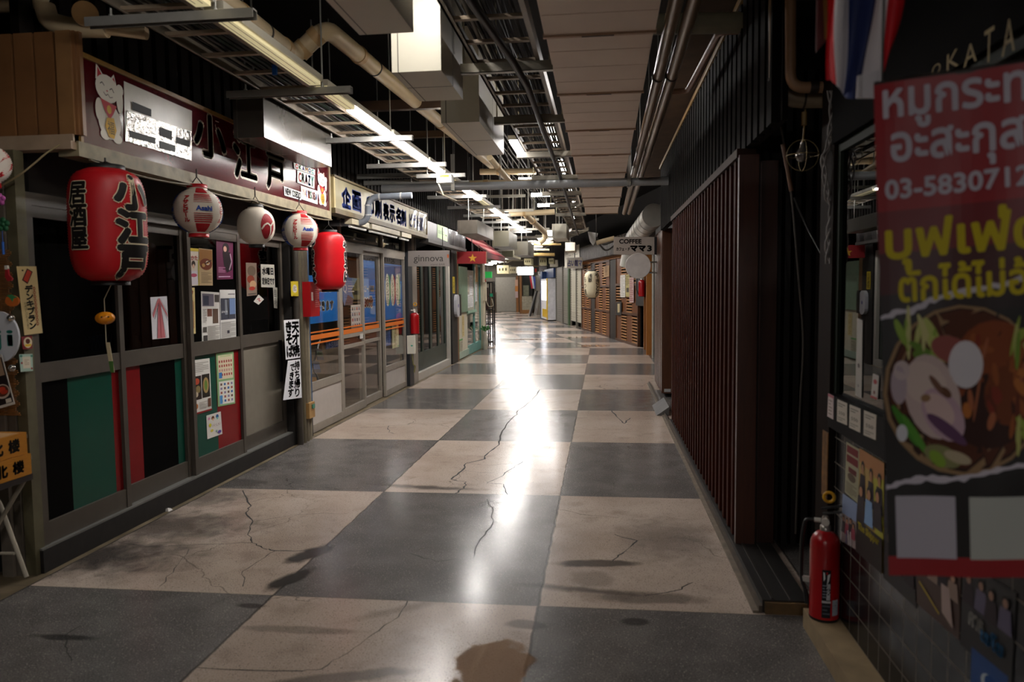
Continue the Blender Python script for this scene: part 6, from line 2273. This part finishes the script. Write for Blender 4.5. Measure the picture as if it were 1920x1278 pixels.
for k in range(12):
    food.append(('e', .10 + r.uniform(0, .26), .50 + r.uniform(-.01, .06), r.uniform(.03, .07), r.uniform(.008, .02), r.choice(['#7f9a3a', '#a8b060', '#5a7a28', '#b8b47a']), r.uniform(0, 3)))
food += [('e', .42, .535, .12, .028, '#8a4a44', .1), ('e', .30, .628, .17, .085, '#b8a4a0', .15), ('e', .26, .60, .13, .045, '#c2b0a8', .1), ('e', .50, .565, .10, .048, '#c6c2c8'), ('e', .36, .665, .13, .05, '#b094a0', .2), ('e', .34, .655, .09, .03, '#c4aaa6', .2), ('e', .38, .695, .12, .015, '#5a3a5a', .25),
         ('e', .33, .605, .05, .01, '#6a4a3a', .4), ('e', .26, .63, .03, .008, '#8a6a4a'), ('e', .38, .62, .035, .01, '#5a3a24', .2), ('e', .10, .60, .05, .04, '#a898a0'), ('e', .12, .57, .05, .02, '#b8a8a8'), ('e', .13, .685, .09, .014, '#3f7a24', .5), ('e', .19, .705, .09, .013, '#4f8a2c', .5),
         ('e', .11, .70, .035, .018, '#c6c6cc'), ('e', .35, .75, .11, .022, '#7a7a50', .1), ('e', .44, .752, .08, .012, '#a89a80', .1), ('e', .32, .755, .05, .015, '#7a9a30', .2)]
for k in range(12):
    food.append(('e', .82 + r.uniform(-.05, .1), (.53 if k % 2 else .70) + r.uniform(-.02, .03), r.uniform(.03, .06), r.uniform(.008, .02), r.choice(['#8a9a3a', '#a8a860', '#6a8a2c']), r.uniform(0, 3)))
draw(m, fb, food, e0=.0008, de=.00006, asp=.36)
m.build('dish_photo', bn)
m = MB(P('#a7a3ad'))
draw(m, fb, [('R', .055, .832, .42, .962, '#a7a3ad', 4, 4)], e0=.0012)
m.build('pale_square', bn)
m = MB(P('#a9aca6'))
draw(m, fb, [('R', .50, .832, .90, .962, '#a9aca6', 4, 4)], e0=.0012)
m.build('pale_square', bn)
m = MB(M('#2a2622', .5))
m.tube([fb(0, 0, -.01), fb(1, 0, -.01)], .009, n=8)
m.tube([fb(.05, 0, -.01), V((fb(.05, 0).x, fb(.05, 0).y, 2.6))], .003, n=6)
m.tube([fb(.95, 0, -.01), V((fb(.95, 0).x, fb(.95, 0).y, 2.6))], .003, n=6)
m.build('hanging_rod', bn)

CURVED = False
# ---------------------------------------------------------------- tricolour flag, bunched
fg = thing('hanging_flag', 'bunched red, white and blue striped flag hanging at the top right above the banner', 'flag', tuple(on_y(1620, 185, 1.95)))
NU, NV = 60, 20
Lx = [(1552, 1540), (1556, 1572), (1585, 1578), (1595, 1580), (1640, 1604), (1652, 1608), (1690, 1640), (1704, 1672)]
ctop = [1548, 1556, 1566, 1588, 1597, 1618, 1638, 1645, 1650, 1672, 1692, 1706]
cbot = [1552, 1558, 1566, 1574, 1580, 1588, 1604, 1612, 1650, 1650, 1662, 1668]
cols = ['#d0141f', '#d0141f', '#e6e0e4', '#e6e0e4', '#1a2a60', '#1a2a60', '#1a2a60', '#eae4e6', '#eae4e6', '#d81522', '#d81522']
botv = [150, 150, 160, 170, 178, 184, 186, 185, 170, 150, 110, 100]
m = MB(P('#b4aeb2'))


def fpt(k, v):
    k = min(k, 10.999)
    i = int(k)
    t = k - i
    lt = lambda arr: arr[i] + (arr[i + 1] - arr[i]) * t
    px = lt(ctop) + (lt(cbot) - lt(ctop)) * v ** 1.3 + 3 * math.sin(v * 5 + k)
    py = -60 + (lt(botv) + 60) * v
    d = 1.95 + .014 * math.sin(k * 1.7 + v) * (1 - .3 * v)
    return on_y(px, py, d)


for i in range(66):
    for j in range(NV):
        a, b, c, d = i / 6, (i + 1) / 6, j / NV, (j + 1) / NV
        m.face([fpt(a, c), fpt(a, d), fpt(b, d), fpt(b, c)], M(cols[min(10, int((a + b) / 2))], .6, noise=.05), True)
m.build('cloth', fg)
m = MB(P('#dcd8dc'))
q = [on_y(x, y, 1.9) for x, y in ((1608, 142), (1648, 132), (1652, 184), (1606, 184))]
m.hexa([q[3], q[2], q[2] + V((0, .004, 0)), q[3] + V((0, .004, 0)), q[0], q[1], q[1] + V((0, .004, 0)), q[0] + V((0, .004, 0))])
m.build('white_hem', fg)
m = MB(P('#8a6a2a'))
q = [on_y(x, y, 2.05) for x, y in ((1533, -60), (1552, -60), (1554, 72), (1530, 98))]
m.hexa([q[3], q[2], q[2] + V((0, .004, 0)), q[3] + V((0, .004, 0)), q[0], q[1], q[1] + V((0, .004, 0)), q[0] + V((0, .004, 0))], M('#5a1a18', .6))
q = [on_y(x, y, 2.04) for x, y in ((1541, -60), (1553, -60), (1554, 68), (1546, 76))]
m.face([q[0], q[3], q[2], q[1]], M('#8a5f1c', .6))
T(m, 'pennant', 'dark red and gold pennant corner left of the striped flag', 'flag')

# pipes, caged bulb and cords at the dark upper right
t = thing('wall_pipe', 'fat beige pipe coming down and elbowing right above the tiled shop', 'pipe', (.78, 3.55, 2.2))
m = MB(M('#93826a', .35, noise=.15))
m.tube(bend([on_y(1459, -60, 3.55), on_y(1459, 186, 3.55), on_y(1625, 184, 3.55)], .10, 6), .040, n=18)
m.build('pipe', t)
m = MB(M('#3a3024', .5))
m.tube([on_y(1459, 146, 3.55), on_y(1459, 150, 3.55)], .043, n=18)
m.tube([on_y(1505, 185, 3.55), on_y(1509, 185, 3.55)], .043, n=18)
m.build('joint_ring', t)
t = thing('wall_pipe', 'thinner pinkish pipe elbowing right just inside the fat one', 'pipe', (.84, 3.45, 2.2))
m = MB(M('#a07c5c', .4, noise=.12))
m.tube(bend([on_y(1482, -60, 3.45), on_y(1482, 164, 3.45), on_y(1600, 163, 3.45), on_y(1614, 172, 3.40), on_y(1614, 236, 3.40), on_y(1640, 242, 3.40)], .06, 6), .024, n=14)
m.build('pipe', t)
m = MB(M('#2a2018', .5))
m.tube([on_y(1518, 164, 3.45), on_y(1534, 164, 3.45)], .027, n=14)
m.build('dark_joint', t)
cc = on_y(1505, 291, 3.5)
t = thing('caged_lamp', 'unlit round bulb inside a wire hoop, hanging below the fat beige pipe', 'lamp', (cc.x, cc.y, cc.z - .07))
m = MB(M('#7d7a76', .15, .7, .1))
m.lathe(cc, [(0.001, -.032), (.02, -.026), (.031, -.008), (.031, .008), (.02, .026), (.012, .036), (.012, .055)], None, 20)
m.build('bulb', t)
m = MB(M('#8a7a54', .4, .4))
for ax, ay in ((V((1, 0, 0)), V((0, 0, 1))), (V((0, 1, 0)), V((0, 0, 1))), (V((1, 0, 0)), V((0, 1, 0)))):
    m.tube(arc(cc, .068, 0, 2 * PI, 28, ax, ay), .0018, n=6, caps=False)
m.build('wire_hoops', t)
m = MB(M('#8a7040', .5))
m.tube([cc + V((0, 0, .05)), cc + V((.004, 0, .12)), on_y(1510, 205, 3.5)], .004, n=6)
m.tube([on_y(1508, 210, 3.5), on_y(1508, 235, 3.5)], .012, n=8)
m.build('cord', t)
m = MB(M('#7a7470', .5))
for ph in (0, 2.1, 4.2):
    pts = []
    for k in range(25):
        px = 1556 + 4 * math.sin(k * .5) - (8 if 8 < k < 16 else 0) + 5 * math.sin(k * .9 + ph)
        pts.append(on_y(px, 170 + k * 13.5, 3.3 + .01 * math.cos(k * .9 + ph)))
    m.tube(pts, .004, n=6)
T(m, 'twisted_cord', 'bundle of pale twisted cords hanging beside the counter window', 'cord')
m = MB(M('#4a443e', .5))
m.tube(bend([on_y(1462, 222, 3.9), on_y(1484, 355, 3.9), on_y(1494, 480, 3.9), on_y(1508, 640, 3.9), on_y(1500, 760, 3.9), on_y(1492, 1000, 3.95)], .3), .006, n=6)
m.tube([on_y(1468, 270, 3.9), on_y(1484, 358, 3.9)], .011, M('#6a4a34', .5), n=8)
T(m, 'hanging_cable', 'long thin cable trailing down the dark recess beside the slat screen', 'cord')
m = MB(M('#171513', .5))
m.tube(bend([on_y(1489, 370, 3.8), on_y(1510, 420, 3.8), on_y(1548, 490, 3.6)], .2), .006, n=6)
T(m, 'hanging_cable', 'short black cable slanting from the recess towards the counter window', 'cord')
# ---------------------------------------------------------------- coffee sign and round sign
cs = thing('hanging_sign', 'grey hanging coffee board with black lettering, beside the timber pilaster', 'sign', (.45, 11, 1.9))
q = pxq(on_y, 11.0, [(1151, 444), (1227, 444), (1227, 477), (1150, 477)])
sheet(q, [('t', 'COFFEE', .14, .13, .68, .37, '#1a1614', .006), ('t', 'カフェ・ド', .07, .60, .40, .78, '#1a1614', .004), ('t', 'ママ', .42, .52, .78, .80, '#14110f', .014), ('t', '3', .83, .50, .93, .80, '#14110f', .008)], '#b4aaa0', .06, edge='#4a443e').build('board', cs)
m = MB(M('#1c1a18', .5))
m.box(q[1].x, 11.0, q[2].z, q[1].x + .06, 11.06, q[1].z)
m.build('wall_bracket', cs)
c = on_y(1196.5, 498, 10.95)
t = thing('round_sign', 'blank white round box sign under the coffee board', 'sign', tuple(c))
m = MB(M('#eae4e2', .3, noise=.03))
R = on_y(1220, 498, 10.95).x - c.x
m.lathe(c, [(R * .97, 0), (R, .01), (R, .12), (R * .97, .13)], None, 48, axis='y')
m.build('drum', t)
m = MB(M('#d8d4d0', .4))
m.lathe(c, [(R * 1.0, -.004), (R * 1.03, 0), (R * 1.03, .02), (R, .02)], None, 48, axis='y')
m.build('rim', t)
m = MB(STEEL)
for dz in (.05, -.1):
    m.tube([c + V((R * .9, .06, dz)), V((.80, 11.0, c.z + dz))], .012, n=8)
m.build('arm', t)

# ---------------------------------------------------------------- right-hand front past the bend
def RP(s, z, out=0.):
    return PR + ND * s + V((0, 0, z)) - NR * out


def slab(mb, s0, s1, z0, z1, o0, o1, m=None):
    mb.hexa([RP(s0, z0, o0), RP(s1, z0, o0), RP(s1, z0, o1), RP(s0, z0, o1), RP(s0, z1, o0), RP(s1, z1, o0), RP(s1, z1, o1), RP(s0, z1, o1)], m)


def sOf(px, py):
    p = on_p(px, py, PR, NR)
    return (p - PR).dot(ND), p.z


WO = M('#6a3c16', .45, noise=.22, stretch=(5, 5, .8))
WO2 = M('#4c2c12', .5, noise=.25, stretch=(5, 5, .8))


def lattice(label, s0, s1, z0, z1, rows, cols, ph):
    t = thing('lattice_screen', label, 'panel', tuple(RP((s0 + s1) / 2, z0)), 'wooden lattice shop fronts past the bend')
    fr, pk, sl, bk = MB(WO2), MB(WO), MB(M('#a9794a', .5, noise=.2)), MB(DARK)
    slab(bk, s0, s1, z0, z1, -.06, -.04)
    for k in (0, 1):
        a = s0 if k == 0 else s1 - .06
        slab(fr, a, a + .06, z0, z1, -.03, .03)
    dz, ds = (z1 - z0) / rows, (s1 - s0 - .12) / cols
    for i in range(rows + 1):
        z = z0 + dz * i
        slab(fr, s0, s1, z - .03, z + .03, -.03, .035)
    for i in range(rows):
        for j in range(cols):
            a, b = s0 + .06 + ds * j, s0 + .06 + ds * (j + 1)
            za, zb = z0 + dz * i + .03, z0 + dz * (i + 1) - .03
            if (i + j + ph) % 2:
                n = 3
                for k in range(n):
                    slab(pk, a + (b - a) * k / n + .004, a + (b - a) * (k + 1) / n - .004, za, zb, -.02, .01)
            else:
                n = 9
                for k in range(n):
                    z = za + (zb - za) * k / n
                    slab(sl, a, b, z, z + (zb - za) / n * .42, -.02, .02)
    fr.build('frame', t)
    pk.build('planks', t)
    sl.build('slats', t)
    bk.build('backing', t)
    return t


s_a, s_b, s_c, s_d, s_e, s_f = [sOf(*q)[0] for q in ((1198, 651), (1156, 635), (1145, 633), (1117, 626), (1110, 622), (1092, 617))]
lattice('nearest wooden lattice shop front past the bend, with leaflets and an extinguisher', s_a, s_b, .03, 2.25, 3, 4, 0)
lattice('middle wooden lattice shop front past the bend, behind the white lantern', s_c, s_d, .03, 2.2, 3, 4, 1)
lattice('farthest wooden lattice shop front past the bend, next to the white shutters', s_e, s_f, .03, 2.2, 3, 4, 0)
for i, (a, lab) in enumerate(((s_b - .1, 'dark post between the nearest and middle lattice fronts'), (s_d - .05, 'dark post between the middle and farthest lattice fronts'))):
    m = MB(M('#241a12', .6, noise=.2))
    slab(m, a + .13, a + .13 + [s_c - s_b - .06, s_e - s_d - .06][i], 0, 2.2, -.05, .02)
    T(m, 'front_post', lab, 'post')
m = MB(M('#4a423e', .55, noise=.3, scale=8))
slab(m, -1.0, s_f + .2, 2.3, 2.75, -.1, .25)
for k in range(60):
    s = -1 + k * .16
    if s < s_f:
        slab(m, s, s + .1, 2.3, 2.75, .25, .27)
T(m, 'ribbed_canopy', 'grey-purple ribbed canopy board above the wooden lattice fronts', 'canopy')
m = MB(M('#a0621f', .5, noise=.2))
slab(m, s_a - .1, s_f, 2.22, 2.3, -.03, .06)
T(m, 'timber_lintel', 'orange timber lintel running under the ribbed canopy board', 'beam')
# timber posts nearer than the lattice
for i, (l, r, Y, col, lab) in enumerate(((1207, 1212, 17.6, '#8a5420', 'narrow orange timber post with a steel latch, right of the extinguisher'), (1212, 1222, 16.2, '#9a6020', 'wide orange timber post nearest the pilaster'))):
    a, b = on_y(l, 600, Y), on_y(r, 600, Y)
    m = MB(M(col, .45, noise=.2, stretch=(8, 8, .6)))
    m.box(a.x, Y, 0, b.x, Y + .12, 2.35)
    T(m, 'timber_post', lab, 'post')
a = on_y(1225, 600, 15.6)
m = MB(M('#a8a69e', .35, .4, .1))
m.tube([(a.x, 15.6, 0), (a.x, 15.6, 2.4)], .03, n=12)
T(m, 'steel_pole', 'thin pale steel pole between the orange timber post and the pilaster', 'pole')


def onr(name, label, cat, quad, items, paper_, out=.045, group=None):
    return T(sheet([on_p(x, y, PR - NR * out, NR) for x, y in quad], items, paper_, .004), name, label, cat, group)


onr('leaflet', 'white leaflet, left of three on the nearest lattice front', 'paper', [(1163, 516), (1172, 515), (1172, 557), (1163, 557)], [('l', .1, .05, .9, .95, 12, '#9a9890')], '#cfccc4', group='leaflets on the nearest lattice')
onr('leaflet', 'olive yellow leaflet, middle of three on the nearest lattice front', 'paper', [(1173, 515), (1180, 514), (1181, 556), (1173, 556)], [('l', .1, .05, .9, .5, 6, '#5a5430'), ('r', .2, .6, .8, .8, '#3a3424')], '#a89a60', group='leaflets on the nearest lattice')
onr('leaflet', 'long pinkish leaflet, right of three on the nearest lattice front', 'paper', [(1180, 520), (1188, 519), (1188, 567), (1180, 567)], [('l', .1, .05, .9, .95, 12, '#8a4a4a')], '#b89a94', group='leaflets on the nearest lattice')
onr('menu_case', 'small black framed menu case low on the nearest lattice front', 'sign', [(1155, 566), (1165, 565), (1165, 590), (1155, 591)], [('r', .3, .15, .7, .8, '#b8a880')], '#15130f')
onr('paper_sign', 'pale written sheet high on the middle lattice front', 'sign', [(1131, 500), (1142, 497), (1142, 518), (1132, 520)], [('v', '営業中', .5, .05, .95, .5, '#6a4a2a')], '#b08a5a')
ex = on_p(1203.5, 556, PR - NR * .15, NR)
extinguisher('fire_extinguisher', 'small red extinguisher hung on a dark board at the nearest lattice front', ex, .50, .075, big=False)
m = MB(M('#1a1410', .6))
s0, z0 = sOf(1208, 556)
slab(m, s0 - .25, s0 + .55, 1.0, 1.75, .04, .07)
T(m, 'dark_board', 'dark board behind the small extinguisher on the nearest lattice front', 'board')
lc = on_y(1110, 533, 20.6)
lantern('paper_lantern', 'cream barrel lantern with black grill lettering in front of the middle lattice front', lc, .215, .72, 3.4, M('#c9bfa2', .5, noise=.04), M('#1a1612', .5),
        [('v', 'やきとり', .75, .06, .98, .62, '#17130f', .02), ('v', '浅草', -.25, .10, .44, .5, '#17130f', .008), ('v', 'もつ焼', -1.0, .2, .9, .4, '#17130f', .006)], 30, hang=.2, ringr=.5)
# shutters and the rest along the front


def shutter(name, label, s0, s1, z1, col, kind='structure', out=0., z0=.02):
    t = thing(name, label, 'shutter', tuple(RP((s0 + s1) / 2, 0)), None, kind)
    m = MB(M(col, .4, .1, .1))
    n = int((z1 - z0) / .085)
    for k in range(n):
        z = z0 + (z1 - z0) * k / n
        h = (z1 - z0) / n
        slab(m, s0 + .05, s1 - .05, z, z + h * .72, -.05 + out, -.01 + out)
        slab(m, s0 + .05, s1 - .05, z + h * .72, z + h, -.05 + out, -.03 + out)
    m.build('curtain', t)
    m = MB(M('#6a665c', .5))
    slab(m, s0, s0 + .05, 0, z1 + .02, -.05 + out, .02 + out)
    slab(m, s1 - .05, s1, 0, z1 + .02, -.05 + out, .02 + out)
    m.build('guide_rail', t)
    return t


sg_, sh_, si_, sj_, sk_, sl_ = [sOf(*q)[0] for q in ((1091, 616), (1083, 612), (1070, 609), (1056, 604), (1043, 601), (1034, 597))]
shutter('door_10', 'cream roller shutter right after the farthest lattice front', sg_, sh_ + .2, 2.2, '#c6c1ae', z0=.2)
shutter('door_11', 'cream roller shutter with a black slot, left of its twin', sh_ + .25, si_, 2.2, '#cfcab8', z0=.2)
shutter('door_12', 'grey roller shutter right of its grey twin past the bend', si_ + .4, sj_, 2.3, '#8f8a80')
shutter('door_13', 'grey roller shutter next to the blue vending machine', sj_ + .1, sk_, 2.3, '#8a857b')
m = MB(M('#3f5a38', .5, noise=.15))
slab(m, si_ + .05, si_ + .35, 0, 2.3, -.03, .06)
T(m, 'green_post', 'dark green post between cream and grey roller shutters', 'post')
onr('hanging_sign', 'cream board with faint writing above the cream roller shutters', 'sign', [(1058, 466), (1086, 458), (1087, 499), (1059, 502)], [('t', 'コーヒー', .12, .25, .9, .6, '#9a9484')], '#d0cbb8', .29)
fs = thing('hanging_sign', 'grey hanging fortune-telling board with blue characters by the cream shutters', 'sign', tuple(on_y(1076, 503, 24)))
q = pxq(on_y, 24.0, [(1063, 483), (1092, 482), (1092, 503), (1063, 503)])
sheet(q, [('t', '占い館マ', .06, .2, .96, .8, '#2a2a78', .01)], '#8e8880', .06).build('board', fs)
m = MB(BLACK)
m.tube([((q[0].x + q[1].x) / 2, 24.03, q[0].z), ((q[0].x + q[1].x) / 2, 24.03, 3.0)], .015, n=6)
m.build('hanger', fs)
vm_ = thing('vending_machine', 'blue, white and yellow drink vending machine past the grey roller shutters', 'vending machine', tuple(RP((sk_ + sl_) / 2 + 1, 0)))
m = MB(M('#d8d8dc', .4))
slab(m, sk_ + .1, sk_ + 2.6, .05, 1.85, -.1, .35)
m.build('cabinet', vm_)
m = MB(M('#f4f6ff', .4, emit=4.0, noise=0))
slab(m, sk_ + .5, sk_ + 2.3, .9, 1.75, .35, .36)
m.build('lit_window', vm_)
m = MB(M('#d8b010', .4))
slab(m, sk_ + .1, sk_ + .45, .05, 1.85, .35, .37)
slab(m, sk_ + .45, sk_ + 2.0, .15, .5, .35, .365)
m.build('yellow_panel', vm_)
m = MB(M('#16386a', .4))
slab(m, sk_ + 2.6, sk_ + 3.3, 0, 2.2, -.1, .3)
slab(m, sk_ + .1, sk_ + 3.3, 1.9, 2.3, -.1, .1)
m.build('blue_panel', vm_)
shutter('door_14', 'brown-grey roller shutter beyond the vending machine, behind the stepladder', sk_ + 3.6, sk_ + 8.0, 2.3, '#6a6256')

# ---------------------------------------------------------------- far end
FY = 46.4


def far(name, label, cat, l, t, r, b, col, Y=FY, d=.15, items=None, rough=.5, ground=False, emit=0, group=None):
    p, q_ = on_y(l, b, Y), on_y(r, t, Y)
    m = MB(M(col, rough, noise=0 if emit else .1, emit=emit))
    m.box(p.x, Y, 0.003 if ground else p.z, q_.x, Y + d, q_.z)
    if not ground and col not in ('#c03028', '#c8823a'):
        m.tube([((p.x + q_.x) / 2, Y + d / 2, q_.z), ((p.x + q_.x) / 2, Y + d / 2, 3.7)], .012, M('#6a665c', .5), n=6)
    if items:
        f = flat((p.x, Y, q_.z), (q_.x, Y, q_.z), (q_.x, Y, p.z), (p.x, Y, p.z))
        draw(m, f, items, e0=.004, de=.002)
    return T(m, name, label, cat, group)


p, q = on_y(930, 584, FY), on_y(967, 518, FY)
t = thing('door_15', 'pale grey roller shutter closing the far end of the corridor', 'shutter', (0, FY, 0), None, 'structure')
m = MB(M('#a39e92', .45, .1, .08))
z = 0.02
while z < q.z - .05:
    m.box(p.x, FY, z, q.x, FY + .06, z + .07)
    m.box(p.x, FY + .025, z + .07, q.x, FY + .06, z + .1)
    z += .1
m.build('curtain', t)
m = MB(M('#5a564e', .5))
m.box(p.x - .12, FY - .02, 0, p.x, FY + .06, q.z)
m.box(q.x, FY - .02, 0, q.x + .1, FY + .06, q.z)
m.build('guide_rail', t)
far('exit_sign', 'green lit exit sign over the far left corner', 'sign', 905, 509, 922, 521, '#1f8a3c', 30.0, .1, None, .5, emit=.5)
far('red_sign', 'small red and white triangular sign by the pale post at the bend', 'sign', 904, 523, 911, 531, '#c03028', 20.0, .02, [('p', [(.1, .9), (.5, .2), (.9, .9)], '#e8dcd0')])
far('brown_pillar', 'brown timber pillar right of the far roller shutter', 'pillar', 968, 517, 972, 584, '#8a5a2c', 45, .3, ground=True)
far('brown_pillar', 'second brown timber pillar, left of the small tiled kiosk', 'pillar', 974.5, 517, 978, 586, '#8a5a2c', 43, .3, ground=True)
far('notice', 'orange and pink poster strip between the two brown pillars', 'sign', 966, 524, 971, 558, '#c8823a', 44.5, .02, [('r', 0, 0, 1, .35, '#d0a890'), ('r', 0, .65, 1, 1, '#c0a8a8')])
kq = (on_y(979, 588, 43), on_y(997, 502, 43))
t = thing('tiled_kiosk', 'small kiosk with a pale patterned tile front and a wooden base, far down the corridor', 'kiosk', (kq[0].x, 43, 0))
m = MB(M('#a8a08a', .5, noise=.35, scale=12))
m.box(kq[0].x, 43, .2, kq[1].x, 44.5, .98)
m.build('tile_front', t)
m = MB(M('#9a6a34', .5))
m.box(kq[0].x, 42.97, .003, kq[1].x, 44.5, .2)
m.build('wooden_base', t)
m = MB(M('#26241c', .6))
m.box(kq[0].x, 43.3, .98, kq[1].x, 44.5, 2.25)
m.build('back_wall', t)
m = MB(M('#8a8a70', .5, noise=.2))
m.box(kq[0].x + .05, 43.2, 1.0, kq[0].x + .38, 43.3, 1.6)
m.build('inner_panel', t)
t = thing('tricolour_flags', 'red, white and blue flags hanging beside the kiosk far down the corridor', 'flag', tuple(on_y(1000, 541, 42)))
for l, tt, r, b, col in ((993, 517, 996, 541, '#b01a24'), (996, 517, 999, 541, '#c8c8cc'), (999, 518, 1003, 541, '#1d3a8a'), (1003, 518, 1008, 540, '#8a2030')):
    p, q = on_y(l, b, 42), on_y(r, tt, 42)
    m = MB(M(col, .6))
    m.hexa([(p.x + .1, 42, p.z), (q.x + .1, 42, p.z), (q.x + .1, 42.03, p.z), (p.x + .1, 42.03, p.z), (p.x, 42, q.z), (q.x, 42, q.z), (q.x, 42.03, q.z), (p.x, 42.03, q.z)])
    m.build('stripe', t)
far('lit_sign', 'blank white lit box sign over the far kiosk', 'sign', 971, 500, 999, 515, '#ffffff', 41.0, .25, None, .5, emit=5.0)
far('dark_sign', 'dark box sign with one red glowing character beside the white lit sign', 'sign', 1000, 501, 1010, 516, '#4a4640', 40.0, .2, [('r', .3, .15, .6, .6, '#e04030')])
far('grey_sign', 'pale grey shop board right of the dark box sign, far down', 'sign', 1011, 499, 1025, 514, '#b0aeb0', 37.5, .2)
far('cream_sign', 'cream shop board above the vending machine', 'sign', 1031, 487, 1046, 500, '#c8c0ac', 31.5, .2)
for i, (l, t_, r, b, Y, col, lab) in enumerate(((983, 484, 996, 496, 33, '#c2b88e', 'cream vent box left of its row over the far end'), (1011, 482, 1025, 497, 33, '#bdb48a', 'cream vent box in the middle of its row over the far end'), (1029, 484, 1038, 494, 30, '#b5ac84', 'cream vent box at the right of its row over the far end'),
                                               (932, 497, 954, 513, 40, '#c9bf94', 'wide cream vent box above the far roller shutter'), (955, 500, 968, 512, 40, '#a89c7a', 'tan vent box right above the far roller shutter'))):
    far('vent_box', lab, 'box', l, t_, r, b, col, Y, 1.0, [('g', .1, .2, .9, .8, 3, 1, ['#4a442e'])])
for i, (l, t_, r, b, Y, col) in enumerate(((980, 474, 1040, 480, 26, '#b89a5e'), (905, 486, 985, 489, 34, '#6a604a'), (985, 466, 1030, 470, 24, '#c9c0a4'), (1000, 456, 1052, 460, 22, '#a58a5a'), (990, 497, 1036, 500, 38, '#8a7c58'))):
    a, b2 = on_y(l, (t_ + b) / 2, Y), on_y(r, (t_ + b) / 2, Y)
    m = MB(M(col, .4, noise=.15))
    m.tube([a, b2], (on_y(l, t_, Y).z - on_y(l, b, Y).z) / 2, n=12)
    T(m, 'cross_pipe', ['golden cross pipe past the bend, over the kiosk', 'dark cross pipe at the left past the bend', 'pale cross pipe past the bend, nearer than the golden one', 'tan cross pipe nearest the bend', 'olive cross pipe nearest the far kiosk'][i], 'pipe')
for i in range(9):
    y = 19.5 + i * 2.2
    xo = -.2143 * (y - 18)
    t = thing('support_channel', '%s cross channel past the corridor bend' % ORD[i], 'channel', (-1 + xo, y, 2.75), 'cross channels past the bend')
    m = MB(M('#9a958a', .4, .3))
    m.box(-2.2 + xo, y - .03, 2.72, -.6 + xo, y + .03, 2.78)
    m.build('channel', t)
    for x in (-2.0, -.8):
        m = MB(M('#9a958a', .4, .3))
        m.tube([(x + xo, y, 2.75), (x + xo, y, 3.7)], .012, n=6)
        m.build('hanger_rod', t)
t = thing('cable_tray', 'ladder cable tray continuing past the corridor bend', 'cable tray', (-1, 20, 2.8))
m = MB(M('#8a8272', .4, .25))
for x in (-.5, -.1):
    m.bar((x - .236, 18.5, 2.86), (x - .2143 * 24, 41.4, 2.86), .02, .08)
m.build('side_rail', t)
m = MB(M('#8a8272', .4, .25))
for k in range(45):
    y = 18.7 + k * .5
    xo = -.2143 * (y - 17.4)
    m = MB(M('#8a8272', .4, .25))
    m.box(-.5 + xo, y, 2.83, -.1 + xo, y + .04, 2.85)
    m.build('rung', t)
# folded ladders leaning at the far right
lt = thing('step_ladder', 'pale aluminium stepladder leaning by the brown-grey roller shutter', 'ladder', tuple(on_z(1008, 595)))
Yl = 38.0
m = MB(M('#b8b6b0', .35, .4))
for a, b in (((1004, 594), (1013, 545)), ((1001, 595), (1010, 547))):
    m.bar(on_y(*a, Yl), on_y(*b, Yl), .07, .04)
for k in range(6):
    m.bar(on_y(1002 + k * 1.5, 590 - k * 7, Yl), on_y(1005 + k * 1.5, 589 - k * 7, Yl), .05, .03)
m.build('front_rails', lt)
m = MB(M('#a8a6a0', .35, .4))
for a, b in (((1014, 592), (1011, 550)), ((1019, 593), (1012, 548))):
    m.bar(on_y(*a, Yl + .2), on_y(*b, Yl + .1), .06, .04)
m.build('rear_rails', lt)
lt = thing('folded_board', 'dark folded board leaning left of the pale stepladder', 'board', tuple(on_z(997, 594)))
m = MB(M('#1d1c1c', .5))
m.bar(on_y(994, 593, Yl - .5), on_y(1007, 545, Yl - .4), .16, .06)
m.build('board', lt)
m = MB(M('#a8a6a0', .35, .4))
m.bar(on_y(991, 593, Yl - .55), on_y(1004, 546, Yl - .45), .05, .05)
m.build('edge_rail', lt)
m = MB(M('#5a4a34', .5, noise=.2))
p, q = on_y(918, 584, 44), on_y(928, 548, 44)
m.box(p.x, 44, .003, q.x, 44.6, q.z)
T(m, 'wooden_stand', 'small brown wooden stand left of the far roller shutter', 'stand')
